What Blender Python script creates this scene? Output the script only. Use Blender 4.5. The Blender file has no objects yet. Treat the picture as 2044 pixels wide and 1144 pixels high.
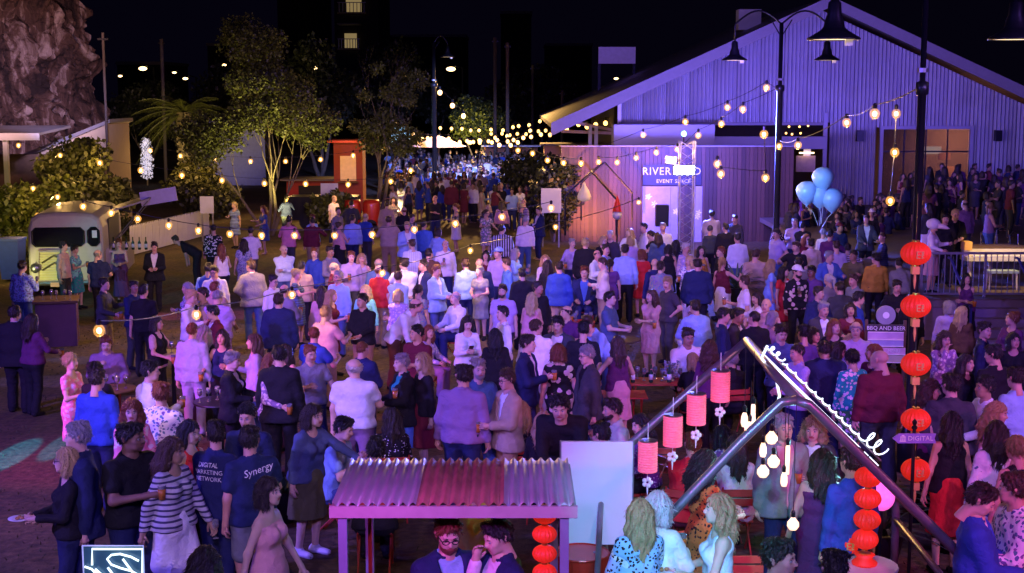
import bpy, math, random
import numpy as np
from mathutils import Vector, Matrix, noise
from mathutils.bvhtree import BVHTree
random.seed(7); RNG = np.random.default_rng(7)
scene = bpy.context.scene
COL = scene.collection
R = math.radians
# ---------------------------------------------------------------- camera
CAM_H, FPX, CU, CV, HORIZON = 5.5, 2800.0, 1022.0, 572.0, 185.0
PITCH = math.atan((CV - HORIZON) / FPX)
cam_data = bpy.data.cameras.new('camera'); cam = bpy.data.objects.new('camera', cam_data); COL.objects.link(cam)
cam.location = (0, 0, CAM_H); cam.rotation_euler = (math.pi / 2 - PITCH, 0, 0)
cam_data.lens = 36.0 * FPX / 2044.0; cam_data.sensor_width = 36.0; cam_data.clip_end = 1500; cam_data.clip_start = 0.2
scene.camera = cam
_cp, _sp = math.cos(PITCH), math.sin(PITCH)
def ray(u, v):
    x = (u - CU) / FPX; y = -(v - CV) / FPX
    return Vector((x, _cp + y * _sp, -_sp + y * _cp))
def at(u, v, d):                       # point seen at (u,v) standing d metres out
    r = ray(u, v); return Vector((0, 0, CAM_H)) + r * (d / r.y)
def onz(u, v, z=0.0):                  # point seen at (u,v) lying at height z
    r = ray(u, v); return Vector((0, 0, CAM_H)) + r * ((z - CAM_H) / r.z)
def toward(u, v): return Vector((0, 0, CAM_H)), ray(u, v)
# ---------------------------------------------------------------- world: a night sky
world = bpy.data.worlds.new('World'); scene.world = world; world.use_nodes = True
wn = world.node_tree.nodes; wl = world.node_tree.links
bg = wn['Background']; bg.inputs['Color'].default_value = (0.10, 0.07, 0.30, 1); bg.inputs['Strength'].default_value = 0.012
# ---------------------------------------------------------------- view
vs = scene.view_settings; vs.view_transform = 'Standard'; vs.look = 'None'; vs.gamma = 1.0; vs.use_curve_mapping = False
vs.exposure = 0.0
cy = scene.cycles
cy.use_denoising = True; cy.max_bounces = 5; cy.diffuse_bounces = 2; cy.glossy_bounces = 2; cy.transmission_bounces = 4
cy.transparent_max_bounces = 8; cy.sample_clamp_indirect = 3.0; cy.caustics_reflective = False; cy.caustics_refractive = False
cy.use_light_tree = True
# ---------------------------------------------------------------- event lights (coloured party floods out of view, plus added fill spots)
def spot(name, loc, target, color, power, angle=60, blend=0.6, size=0.25):
    l = bpy.data.lights.new(name, 'SPOT'); l.energy = power; l.color = color; l.spot_size = R(angle); l.spot_blend = blend; l.shadow_soft_size = size
    o = bpy.data.objects.new(name, l); COL.objects.link(o); o.location = loc
    o.rotation_euler = (Vector(target) - Vector(loc)).to_track_quat('-Z', 'Y').to_euler(); return o
VIO = (0.27, 0.17, 1.0); BLU = (0.07, 0.10, 1.0); MAG = (1.0, 0.08, 0.62); CYA = (0.05, 0.75, 0.9); WARM = (1.0, 0.55, 0.18)
spot('wash_light_violet', (-17, 8, 9), (-1, 25, 0.8), (0.185, 0.105, 1.0), 23500, 60, 0.9, 0.4)
spot('front_fill', (0, -2, 10), (0, 22, 0.8), (0.20, 0.12, 1.0), 6800, 60, 0.9, 0.4)  # unseen fill from the camera side, added to lift the crowd
spot('wash_light_lavender', (17, 8, 9), (3, 27, 0.8), (0.36, 0.15, 1.0), 9500, 54, 0.9, 0.4)
spot('wash_light_far', (-2, 16, 11), (1, 46, 0), (0.15, 0.095, 1.0), 12500, 56, 0.9, 0.5)
spot('wash_light_rose', (-17, 12, 7), (-5, 22, 1), (1.0, 0.16, 0.55), 1500, 44, 0.9, 0.3)
spot('wash_light_warm', (16, 8, 9), (6, 16, 1), (1.0, 0.32, 0.36), 2600, 46, 0.9, 0.3)
spot('pool_violet', (-9, 10, 9), (-3.5, 20, 0.8), (0.28, 0.12, 1.0), 4500, 20, 0.9, 0.3)
spot('pool_blue', (4, 8, 10), (0.5, 27, 0.8), (0.16, 0.16, 1.0), 9000, 20, 0.9, 0.3)
spot('pool_violet_mid', (-12, 18, 9), (-3, 30, 0.8), (0.5, 0.12, 1.0), 7000, 24, 0.9, 0.3)
spot('pool_white', (9, 10, 9), (4.5, 29, 0.8), (0.4, 0.25, 1.0), 5000, 18, 0.9, 0.3)
spot('front_fill_left', (-5.5, 1, 8), (-4.6, 15.5, 1.2), (0.80, 0.50, 0.85), 3000, 36, 0.9, 0.3)  # unseen fill added to brighten faces at the near left
spot('far_lane_blue', (-1, 60, 8), (-3.5, 80, 0.8), (0.25, 0.32, 1.0), 42000, 38, 0.9, 0.3)
spot('front_fill_mid', (2, 1, 8), (1.2, 16, 1.2), (0.8, 0.45, 0.8), 1700, 42, 0.9, 0.3)  # unseen fill added to brighten the near middle of the crowd
spot('magenta_beam', (-15, 14, 6), (-6.4, 20.5, 1.2), MAG, 5500, 20, 0.5, 0.2)
spot('magenta_beam_low', (6.5, 6, 6), (4.6, 15.5, 0.8), MAG, 1700, 44, 0.5, 0.2)
spot('cyan_beam', (-15, 22, 6.5), (-11, 36, 1), CYA, 2600, 16, 0.5, 0.2)
spot('cyan_floor_beam', (-7.9, 9, 3.0), (-7.65, 20.8, 0), (0.0, 0.48, 1.0), 52000, 2.6, 0.2, 0.03)
spot('cyan_floor_beam_two', (-7.4, 9, 3.0), (-7.05, 21.6, 0), (0.0, 0.48, 1.0), 45000, 2.4, 0.2, 0.03)
spot('van_front_fill', (-7, 24, 6), (-12.4, 38, 1.7), (0.9, 0.6, 0.85), 700, 16, 0.9, 0.1)  # unseen spot added to tint the van body pinkish
spot('streak_beam_violet', (-19, 26, 2.2), (-8.5, 26.5, 0), (0.35, 0.2, 1.0), 6500, 7, 0.4, 0.05)
spot('streak_beam_blue', (-19, 29, 2.4), (-7, 28.6, 0), (0.15, 0.2, 1.0), 7500, 7, 0.4, 0.05)
spot('streak_beam_pink', (-17, 33, 2.6), (-7.6, 34.5, 0), (1.0, 0.15, 0.5), 6500, 10, 0.4, 0.05)
spot('cyan_beam_stall', (0.6, 6.5, 5.0), (1.9, 13.4, 1.2), (0.10, 0.8, 1.0), 1500, 26, 0.6, 0.1)
spot('facade_wash', (17, 36, 5.5), (16.5, 58, 9.0), (0.19, 0.11, 1.0), 8500, 66, 0.95, 0.5)
spot('facade_wash_side', (6, 36, 4.6), (9, 57, 7.5), (0.20, 0.10, 1.0), 3200, 60, 0.9, 0.5)
spot('cliff_uplight', (-13, 44, 6.0), (-21.0, 61, 4.0), (0.55, 0.45, 1.0), 11000, 30, 0.9, 0.2)
spot('cliff_rose', (-14, 42, 7), (-26, 62, 9), (0.9, 0.46, 0.5), 13000, 60, 0.8, 0.2)
spot('tree_uplight', (-8.6, 51.6, 0.3), (-9.2, 54, 4.6), (1.0, 0.84, 0.2), 1900, 90, 0.9, 0.1)
spot('palm_uplight', (-16.5, 70, 0.4), (-18.4, 80, 4.0), (1.0, 0.72, 0.2), 5000, 60, 0.9, 0.1)
spot('slender_tree_uplight', (-4.9, 59.0, 0.3), (-5.6, 61, 4.0), (1.0, 0.70, 0.25), 420, 80, 0.9, 0.1)
spot('far_tree_uplight', (-3.2, 92, 0.4), (-2.4, 95, 4.0), (1.0, 0.75, 0.2), 1600, 90, 0.9, 0.1)
spot('shrub_uplight', (-15.5, 37.5, 2.4), (-14.6, 43, 1.6), (1.0, 0.8, 0.15), 500, 90, 0.9, 0.1)
# ---------------------------------------------------------------- helpers
def lin(h):
    h = h.lstrip('#'); c = [int(h[i:i+2], 16) / 255 for i in (0, 2, 4)]
    return tuple(((x + 0.055) / 1.055) ** 2.4 if x > 0.04045 else x / 12.92 for x in c)
_mats = {}
def mat(name, color=(0.5, 0.5, 0.5), rough=0.6, metal=0.0, emit=None, strength=0.0, noise_amt=0.25, noise_scale=6.0, bump=0.15, bump_scale=40.0, trans=0.0, coat=0.0, alpha=1.0):
    if name in _mats: return _mats[name]
    m = bpy.data.materials.new(name); m.use_nodes = True; n = m.node_tree.nodes; l = m.node_tree.links; b = n['Principled BSDF']
    b.inputs['Roughness'].default_value = rough; b.inputs['Metallic'].default_value = metal
    b.inputs['Transmission Weight'].default_value = trans; b.inputs['Coat Weight'].default_value = coat; b.inputs['Alpha'].default_value = alpha
    tc = n.new('ShaderNodeTexCoord'); nz = n.new('ShaderNodeTexNoise'); nz.inputs['Scale'].default_value = noise_scale; nz.inputs['Detail'].default_value = 6
    l.new(tc.outputs['Object'], nz.inputs['Vector'])
    mx = n.new('ShaderNodeMix'); mx.data_type = 'RGBA'
    mx.inputs[6].default_value = (*[c * (1 - noise_amt) for c in color], 1); mx.inputs[7].default_value = (*[min(1, c * (1 + noise_amt)) for c in color], 1)
    l.new(nz.outputs['Fac'], mx.inputs[0]); l.new(mx.outputs[2], b.inputs['Base Color'])
    if bump > 0:
        nb = n.new('ShaderNodeTexNoise'); nb.inputs['Scale'].default_value = bump_scale; nb.inputs['Detail'].default_value = 4; l.new(tc.outputs['Object'], nb.inputs['Vector'])
        bp = n.new('ShaderNodeBump'); bp.inputs['Strength'].default_value = bump; bp.inputs['Distance'].default_value = 0.02
        l.new(nb.outputs['Fac'], bp.inputs['Height']); l.new(bp.outputs['Normal'], b.inputs['Normal'])
    if emit: b.inputs['Emission Color'].default_value = (*emit, 1); b.inputs['Emission Strength'].default_value = strength
    _mats[name] = m; return m

class MB:
    def __init__(s): s.v = []; s.f = []
    def add(s, vs, fs):
        k = len(s.v); s.v += [tuple(p) for p in vs]; s.f += [tuple(i + k for i in f) for f in fs]; return s
    def box(s, c, size, rot=None):
        x, y, z = [q / 2 for q in size]
        vs = [Vector((a * x, b * y, e * z)) for e in (-1, 1) for b in (-1, 1) for a in (-1, 1)]
        if rot is not None: vs = [rot @ p for p in vs]
        return s.add([p + Vector(c) for p in vs], [(0, 2, 3, 1), (4, 5, 7, 6), (0, 1, 5, 4), (2, 6, 7, 3), (0, 4, 6, 2), (1, 3, 7, 5)])
    def tube(s, pts, r, n=8, cap=True):
        pts = [Vector(p) for p in pts]; m = len(pts)
        rs = [r] * m if isinstance(r, (int, float)) else list(r)
        vs = []; up = Vector((0, 0, 1)); prev = None
        for i, p in enumerate(pts):
            t = (pts[min(i + 1, m - 1)] - pts[max(i - 1, 0)])
            t = t.normalized() if t.length > 1e-9 else Vector((0, 0, 1))
            if prev is None:
                a = t.orthogonal().normalized()
            else:
                a = prev - t * prev.dot(t); a = a.normalized() if a.length > 1e-6 else t.orthogonal().normalized()
            prev = a; b = t.cross(a)
            vs += [p + (a * math.cos(2 * math.pi * k / n) + b * math.sin(2 * math.pi * k / n)) * rs[i] for k in range(n)]
        fs = [(i * n + k, i * n + (k + 1) % n, (i + 1) * n + (k + 1) % n, (i + 1) * n + k) for i in range(m - 1) for k in range(n)]
        if cap: fs += [tuple(range(n))[::-1], tuple((m - 1) * n + k for k in range(n))]
        return s.add(vs, fs)
    def lathe(s, prof, n=16, c=(0, 0, 0), mat4=None):
        c = Vector(c); vs = []
        for r, z in prof:
            vs += [Vector((r * math.cos(2 * math.pi * k / n), r * math.sin(2 * math.pi * k / n), z)) for k in range(n)]
        if mat4 is not None: vs = [mat4 @ p for p in vs]
        m = len(prof)
        fs = [(i * n + k, i * n + (k + 1) % n, (i + 1) * n + (k + 1) % n, (i + 1) * n + k) for i in range(m - 1) for k in range(n)]
        if prof[0][0] > 1e-5: fs.append(tuple(range(n))[::-1])
        if prof[-1][0] > 1e-5: fs.append(tuple((m - 1) * n + k for k in range(n)))
        return s.add([p + c for p in vs], fs)
    def ball(s, c, r, n=12, m=8, sq=(1, 1, 1)):
        pr = [(math.sin(math.pi * i / m) * r + (1e-6 if i in (0, m) else 0), -math.cos(math.pi * i / m) * r) for i in range(m + 1)]
        k = len(s.v); s.lathe(pr, n, (0, 0, 0))
        s.v[k:] = [(p[0] * sq[0] + c[0], p[1] * sq[1] + c[1], p[2] * sq[2] + c[2]) for p in s.v[k:]]; return s
    def prism(s, poly, d0, d1, axis='y'):           # poly in (x,z), extruded along y
        n = len(poly); vs = [(p[0], d0, p[1]) for p in poly] + [(p[0], d1, p[1]) for p in poly]
        return s.add(vs, [tuple(range(n)), tuple(range(2 * n - 1, n - 1, -1))] + [(i, i + n, (i + 1) % n + n, (i + 1) % n) for i in range(n)])
    def build(s, name, m=None, parent=None, smooth=False, loc=(0, 0, 0)):
        me = bpy.data.meshes.new(name); me.from_pydata(s.v, [], s.f); me.update()
        if m: me.materials.append(m)
        if smooth: me.shade_smooth()
        return link(name, me, parent, loc)
def link(name, me, parent=None, loc=(0, 0, 0)):
    o = bpy.data.objects.new(name, me); COL.objects.link(o); o.location = loc
    if parent: o.parent = parent
    return o
def tag(o, label=None, cat=None, group=None, kind=None):
    if label: o['label'] = label
    if cat: o['category'] = cat
    if group: o['group'] = group
    if kind: o['kind'] = kind
    return o
def thing(name, label, cat, loc=(0, 0, 0), rz=0.0, group=None):
    o = bpy.data.objects.new(name, None); COL.objects.link(o); o.location = loc; o.rotation_euler = (0, 0, rz); o.empty_display_size = 0.1
    return tag(o, label, cat, group)
def inst(name, me, parent, loc=(0, 0, 0), rot=(0, 0, 0), scale=(1, 1, 1)):
    o = link(name, me, parent, loc); o.rotation_euler = rot; o.scale = scale; return o
def copy_tree(o, parent=None):
    c = o.copy(); COL.objects.link(c); c.parent = parent
    for ch in list(o.children): copy_tree(ch, c)
    return c
def text_mesh(txt, size, depth=0.004, align='CENTER', spacing=1.0, shear=0.0):
    cu = bpy.data.curves.new('t', 'FONT'); cu.body = txt; cu.size = size; cu.extrude = depth; cu.align_x = align; cu.align_y = 'CENTER'; cu.space_character = spacing; cu.shear = shear; cu.resolution_u = 2
    ob = bpy.data.objects.new('t', cu); COL.objects.link(ob)
    dg = bpy.context.evaluated_depsgraph_get(); me = bpy.data.meshes.new_from_object(ob.evaluated_get(dg)); bpy.data.objects.remove(ob); return me
def stuff_noise(x, y, z, s=1.0): return noise.noise(Vector((x * s, y * s, z * s)))
# ---------------------------------------------------------------- people: smooth-union body surfaces
class Grid:
    def __init__(s, lo, hi, h):
        s.h = h; s.lo = np.array(lo, np.float32); s.n = np.ceil((np.array(hi) - s.lo) / h).astype(int) + 1
        s.ax = [s.lo[i] + h * np.arange(s.n[i], dtype=np.float32) for i in range(3)]
        s.f = np.full(s.n, 0.3, np.float32)
    def sub(s, lo, hi):
        sl = []
        for i in range(3):
            a = max(0, int(math.floor((lo[i] - s.lo[i]) / s.h))); b = min(s.n[i], int(math.ceil((hi[i] - s.lo[i]) / s.h)) + 1)
            if b <= a: return None
            sl.append(slice(a, b))
        return tuple(sl)
    def coords(s, sl): return np.meshgrid(*[s.ax[i][sl[i]] for i in range(3)], indexing='ij', sparse=True)
    def smin(s, sl, d, k):
        a = s.f[sl]
        if k <= 0: s.f[sl] = np.minimum(a, d); return
        h = np.clip(0.5 + 0.5 * (a - d) / k, 0, 1); s.f[sl] = a + (d - a) * h - k * h * (1 - h)
    def seg(s, a, b, ra, rb=None, k=0.03, sq=None, cut=False):
        rb = ra if rb is None else rb; a = np.array(a, np.float32); b = np.array(b, np.float32); m = max(ra, rb) + 0.07
        sl = s.sub(np.minimum(a, b) - m, np.maximum(a, b) + m)
        if sl is None: return
        X, Y, Z = s.coords(sl); ab = b - a; L = max(1e-9, float(ab @ ab))
        px, py, pz = X - a[0], Y - a[1], Z - a[2]
        t = np.clip((px * ab[0] + py * ab[1] + pz * ab[2]) / L, 0, 1)
        dx, dy, dz = px - t * ab[0], py - t * ab[1], pz - t * ab[2]
        if sq: dx, dy, dz = dx / sq[0], dy / sq[1], dz / sq[2]
        d = np.sqrt(dx * dx + dy * dy + dz * dz) - (ra + (rb - ra) * t)
        if cut: s.f[sl] = np.maximum(s.f[sl], -d)
        else: s.smin(sl, d, k)
    def ell(s, c, r, k=0.03, cut=False):
        c = np.array(c, np.float32); r = np.array(r, np.float32); m = 0.07
        sl = s.sub(c - r - m, c + r + m)
        if sl is None: return
        X, Y, Z = s.coords(sl)
        q = np.sqrt(((X - c[0]) / r[0]) ** 2 + ((Y - c[1]) / r[1]) ** 2 + ((Z - c[2]) / r[2]) ** 2)
        d = (q - 1) * float(min(r))
        if cut:
            kk = max(k, 1e-4); a = s.f[sl]; h = np.clip(0.5 - 0.5 * (a + d) / kk, 0, 1); s.f[sl] = a + (-d - a) * h + kk * h * (1 - h)
        else: s.smin(sl, d, k)
    def half(s, nrm, c):                   # keep n.p < c
        X, Y, Z = np.meshgrid(*s.ax, indexing='ij', sparse=True)
        s.f = np.maximum(s.f, nrm[0] * X + nrm[1] * Y + nrm[2] * Z - c)
    def full(s): return np.meshgrid(*s.ax, indexing='ij', sparse=True)
    def mesh(s):
        f = s.f; ins = f < 0
        n0, n1, n2 = f.shape
        c = np.zeros((n0 - 1, n1 - 1, n2 - 1), np.int8)
        for i in (0, 1):
            for j in (0, 1):
                for k in (0, 1): c += ins[i:n0 - 1 + i, j:n1 - 1 + j, k:n2 - 1 + k]
        act = (c > 0) & (c < 8); idx = np.argwhere(act)
        if len(idx) == 0: return np.zeros((0, 3), np.float32), np.zeros((0, 4), np.int32)
        ids = np.full(c.shape, -1, np.int32); ids[act] = np.arange(len(idx))
        acc = np.zeros((len(idx), 3), np.float32); cnt = np.zeros(len(idx), np.float32)
        I, J, K = idx.T
        offs = [(i, j, k) for i in (0, 1) for j in (0, 1) for k in (0, 1)]
        for a in offs:
            for axis in range(3):
                if a[axis]: continue
                b = list(a); b[axis] = 1
                fa = f[I + a[0], J + a[1], K + a[2]]; fb = f[I + b[0], J + b[1], K + b[2]]
                cr = (fa < 0) != (fb < 0); t = np.where(cr, fa / np.where(cr, fa - fb, 1), 0)
                p = np.tile(np.array(a, np.float32), (len(idx), 1)); p[:, axis] = t
                acc[cr] += p[cr]; cnt[cr] += 1
        V = s.lo + s.h * (idx + acc / np.maximum(cnt, 1)[:, None])
        Q = []
        for axis in range(3):
            sh = [slice(None)] * 3; a0 = list(sh); a1 = list(sh); a0[axis] = slice(0, -1); a1[axis] = slice(1, None)
            A, B = ins[tuple(a0)], ins[tuple(a1)]; e = np.argwhere(A != B)
            o1, o2 = (axis + 1) % 3, (axis + 2) % 3
            e = e[(e[:, o1] > 0) & (e[:, o2] > 0) & (e[:, o1] < f.shape[o1] - 1) & (e[:, o2] < f.shape[o2] - 1)]
            if len(e) == 0: continue
            def cell(d1, d2):
                q = e.copy(); q[:, o1] -= d1; q[:, o2] -= d2; return ids[q[:, 0], q[:, 1], q[:, 2]]
            q = np.stack([cell(1, 1), cell(0, 1), cell(0, 0), cell(1, 0)], 1)
            fl = ~A[e[:, 0], e[:, 1], e[:, 2]]; q[fl] = q[fl][:, ::-1]; Q.append(q)
        Q = np.concatenate(Q); Q = Q[(Q >= 0).all(1)]
        return V.astype(np.float32), Q.astype(np.int32)
def np_mesh(name, V, F, mats=(), mi=None, smooth=True):
    me = bpy.data.meshes.new(name); F = [np.asarray(F)] if not isinstance(F, list) else F
    nf = sum(len(q) for q in F); loops = np.concatenate([q.ravel() for q in F]) if nf else np.zeros(0, int)
    tot = np.concatenate([np.full(len(q), q.shape[1]) for q in F if len(q)]) if nf else np.zeros(0, int)
    me.vertices.add(len(V)); me.vertices.foreach_set('co', np.asarray(V, np.float32).ravel())
    me.loops.add(len(loops)); me.loops.foreach_set('vertex_index', loops.astype(np.int32))
    me.polygons.add(nf); me.polygons.foreach_set('loop_start', np.concatenate([[0], np.cumsum(tot)[:-1]]).astype(np.int32) if nf else [])
    for m in mats: me.materials.append(m)
    if mi is not None: me.polygons.foreach_set('material_index', np.asarray(mi, np.int32))
    me.polygons.foreach_set('use_smooth', np.full(nf, smooth)); me.update(calc_edges=True); return me
# poses: hand targets are in the upright torso frame; +x is the figure's left, -y its front
POSES = {
 'rest':  dict(L=(.27, -.02, .80), R=(-.27, -.02, .80)),
 'rest2': dict(L=(.28, -.06, .82), R=(-.25, .02, .80), feet=(.06, -.05)),
 'drink': dict(L=(.26, -.02, .80), R=(-.13, -.30, 1.20)),
 'hold':  dict(L=(.10, -.30, 1.12), R=(-.10, -.30, 1.10)),
 'cross': dict(L=(-.10, -.23, 1.16), R=(.10, -.21, 1.12)),
 'talk':  dict(L=(.20, -.34, 1.22), R=(-.24, -.30, 1.08)),
 'talk2': dict(L=(.26, -.02, .80), R=(-.30, -.36, 1.28)),
 'walk':  dict(L=(.26, -.20, .88), R=(-.26, .14, .86), feet=(.22, -.24)),
 'eat':   dict(L=(.08, -.28, 1.18), R=(-.05, -.17, 1.47)),
 'hip':   dict(L=(.17, -.05, 1.00), R=(-.26, -.02, .80), out=1),
 'lean':  dict(L=(.16, -.40, 1.02), R=(-.16, -.38, .98), lean=32),
 'bend':  dict(L=(.12, -.42, .95), R=(-.14, -.40, .92), lean=52),
 'reach': dict(L=(.18, -.55, 1.22), R=(-.25, -.03, .81), lean=8),
 'back':  dict(L=(.08, .13, .98), R=(-.08, .14, 1.0), out=1),
 'tray':  dict(L=(.20, -.38, 1.10), R=(-.14, -.30, 1.02)),
 'sit':   dict(L=(.14, -.40, 1.14), R=(-.14, -.38, 1.14), sit=1, lean=6),
 'sit2':  dict(L=(.20, -.30, 1.06), R=(-.10, -.26, 1.36), sit=1, lean=10),
 'phone': dict(L=(.05, -.28, 1.20), R=(-.06, -.27, 1.18), nod=1),
}
def posed(name):
    mir = name.startswith('-'); p = dict(POSES[name.lstrip('-')])
    if mir:
        fl = lambda q: (-q[0], q[1], q[2]); p['L'], p['R'] = fl(p['R']), fl(p['L'])
        if 'feet' in p: p['feet'] = p['feet'][::-1]
    return p
def ik(S, H, a, b, pole):
    S, H, pole = (np.array(q, float) for q in (S, H, pole)); d = H - S; L = np.linalg.norm(d); M = (a + b) * .995
    if L > M: H = S + d / L * M; d = H - S; L = M
    u = d / L; x = (a * a - b * b + L * L) / (2 * L); y = math.sqrt(max(1e-6, a * a - x * x))
    p = pole - u * (pole @ u); p /= max(1e-6, np.linalg.norm(p)); return S + u * x + p * y, H
_skel = {}
def skeleton(pose, sex):
    key = (pose, sex)
    if key in _skel: return _skel[key]
    p = posed(pose); fem = sex == 'f'; lean = R(p.get('lean', 0)); dz = -.42 if p.get('sit') else 0.0
    c, s = math.cos(lean), math.sin(lean); piv = np.array((0, 0, .95 + dz))
    Rm = np.array(((1, 0, 0), (0, c, -s), (0, s, c)))           # a lean tips the chest towards -y
    T = lambda q: Rm @ (np.array(q, float) + (0, 0, dz) - piv) + piv
    sx = .148 if fem else .176; k = dict(T=T, Rm=Rm, dz=dz, fem=fem, sit=bool(p.get('sit')), sx=sx)
    k['S'] = [T((sx, .01, 1.40)), T((-sx, .01, 1.40))]
    E, W, D = [], [], []
    for i, (side, tgt) in enumerate(((1, p['L']), (-1, p['R']))):
        out = 1.3 if p.get('out') else .55
        e, w = ik(k['S'][i], T(tgt), .29, .25, (side * out, .7, -.55)); E.append(e); W.append(w); d = w - e; D.append(d / np.linalg.norm(d))
    k['E'], k['W'], k['D'] = E, W, D
    hx = .095; k['H'] = [np.array((hx, 0, .90 + dz)), np.array((-hx, 0, .90 + dz))]
    ft = p.get('feet', (.045, -.035)); K, A = [], []
    for i, side in enumerate((1, -1)):
        if k['sit']: a = np.array((side * .11, -.42, .09)); kn, a = ik(k['H'][i], a, .44, .42, (0, -1, .9))
        else:
            a = np.array((side * (.085 if fem else .115), .02 - ft[i], .085)); kn, a = ik(k['H'][i], a, .412, .407, (side * .1, -1, 0))
        K.append(kn); A.append(a)
    k['K'], k['A'] = K, A; k['neck'] = T((0, .012, 1.47)); k['head'] = T((0, -.012, 1.635)); k['nod'] = p.get('nod', 0)
    pts = np.array(k['S'] + E + W + K + A + [k['head'], T((0, 0, 1.3))] + [w + d * .17 for w, d in zip(W, D)])
    k['lo'] = pts.min(0) - .22; k['hi'] = pts.max(0) + .22; k['lo'][2] = -.03
    _skel[key] = k; return k
def torso(g, k, inf=0.0, legs=False):
    T = k['T']; f = k['fem']
    def lat(w, z, y, r, kk=.045): g.seg(T((w, y, z)), T((-w, y, z)), r + inf, k=kk)
    if f:
        lat(.085, 1.35, .02, .083); lat(.062, 1.22, .01, .092); lat(.055, 1.08, .005, .088); lat(.082, .95, .01, .105)
        g.seg(T((.07, -.075, 1.275)), T((.07, -.07, 1.26)), .062 + inf, k=.03); g.seg(T((-.07, -.075, 1.275)), T((-.07, -.07, 1.26)), .062 + inf, k=.03)
        [g.seg(T((s * (k['sx'] - .03), .012, 1.385)), T((s * .03, .014, 1.44)), .042 + inf, .04 + inf, k=.04) for s in (1, -1)]
    else:
        lat(.090, 1.32, .005, .096); lat(.078, 1.2, -.005, .102); lat(.07, 1.06, -.01, .106); lat(.075, .95, .0, .108)
        [g.seg(T((s * (k['sx'] - .03), .01, 1.385)), T((s * .035, .012, 1.45)), .05 + inf, .046 + inf, k=.045) for s in (1, -1)]
    g.seg(T((0, .012, 1.42)), T((0, .0, 1.50)), .062 + inf * .6, .052 + inf * .4, k=.05)
def arm(g, k, i, inf=0.0, upto=2.0, hand=False):
    f = .86 if k['fem'] else 1.0; S, E, W = k['S'][i], k['E'][i], k['W'][i]
    if upto <= 1:
        e = S + (E - S) * upto; g.seg(S, e, .052 * f + inf, .048 * f + inf * 1.3, k=.03); return
    g.seg(S, E, .052 * f + inf, .041 * f + inf, k=.03)
    w = E + (W - E) * (upto - 1); g.seg(E, w, .041 * f + inf, .029 * f + inf, k=.03)
    if hand:
        d = k['D'][i]; g.seg(W, W + d * .075, .026 * f, .034 * f, k=.025, sq=None)
def leg(g, k, i, inf=0.0, upto=2.0, straight=False):
    f = .94 if k['fem'] else 1.0; H, K, A = k['H'][i], k['K'][i], k['A'][i]
    if upto <= 1: g.seg(H, H + (K - H) * upto, .092 * f + inf, .07 * f + inf * 1.4, k=.05); return
    g.seg(H, K, .092 * f + inf, .058 * f + inf, k=.05)
    a = K + (A - K) * (upto - 1); g.seg(K, a, .058 * f + inf, (.058 if straight else .037) * f + inf, k=.035)
def foot(g, k, i, inf=0.0):
    A = k['A'][i]; g.seg((A[0], A[1] + .03, .045), (A[0] * 1.12, A[1] - .155, .032), .04 + inf, .03 + inf, k=.03); g.seg(A, (A[0], A[1] + .01, .05), .036 + inf, k=.03)
def wrinkle(g, amp, seed):
    X, Y, Z = g.full(); s = seed * 1.7
    w = np.sin(Z * 27 + X * 30 + 5 * np.sin(Y * 11 + s) + s) * .45 + np.sin(Z * 22 - X * 37 + s * 2 + 3 * np.sin(Z * 13)) * .45 + np.sin(Y * 41 + Z * 47 - X * 19 + s) * .3
    g.f = g.f + amp * w.astype(np.float32)
LODH = {0: .0165, 1: .021, 2: .034}
def tube_np(pts, rs, n=5):
    m = MB(); m.tube([tuple(p) for p in pts], list(rs), n); return m
def hand_bits(k, lod):
    """five separate bent fingers per hand, rooted inside the palm"""
    b = MB(); n = 5 if lod == 0 else 4
    for i, side in enumerate((1, -1)):
        d = k['D'][i]; W = k['W'][i]; up = np.array((0, 0, 1.0))
        flat = np.cross(d, np.array((side, 0, 0.0))); 
        if np.linalg.norm(flat) < .2: flat = np.array((0, -1.0, 0))
        flat /= np.linalg.norm(flat); wide = np.cross(flat, d); wide /= np.linalg.norm(wide); curl = np.array((-side, 0, 0.0)); curl = curl - d * (curl @ d); curl /= max(.2, np.linalg.norm(curl))
        wide = np.cross(d, curl); wide /= max(.2, np.linalg.norm(wide))
        for q, ln in zip((-1.5, -.5, .5, 1.5), (.066, .078, .074, .056)):
            a = W + d * .06 + wide * q * .0185; c = W + d * (.085) + wide * q * .021; e = c + d * ln * .5 + curl * ln * .25; t = e + d * ln * .22 + curl * ln * .48
            b.tube([a, c, e, t], [.0105, .0098, .009, .0065], n)
        a = W + d * .02 + wide * .02; c = W + d * .05 + wide * .045 + curl * .012; t = c + d * .034 + wide * .004 + curl * .022
        b.tube([a, c, t], [.014, .011, .008], n)
    return b
_headc = {}
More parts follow.
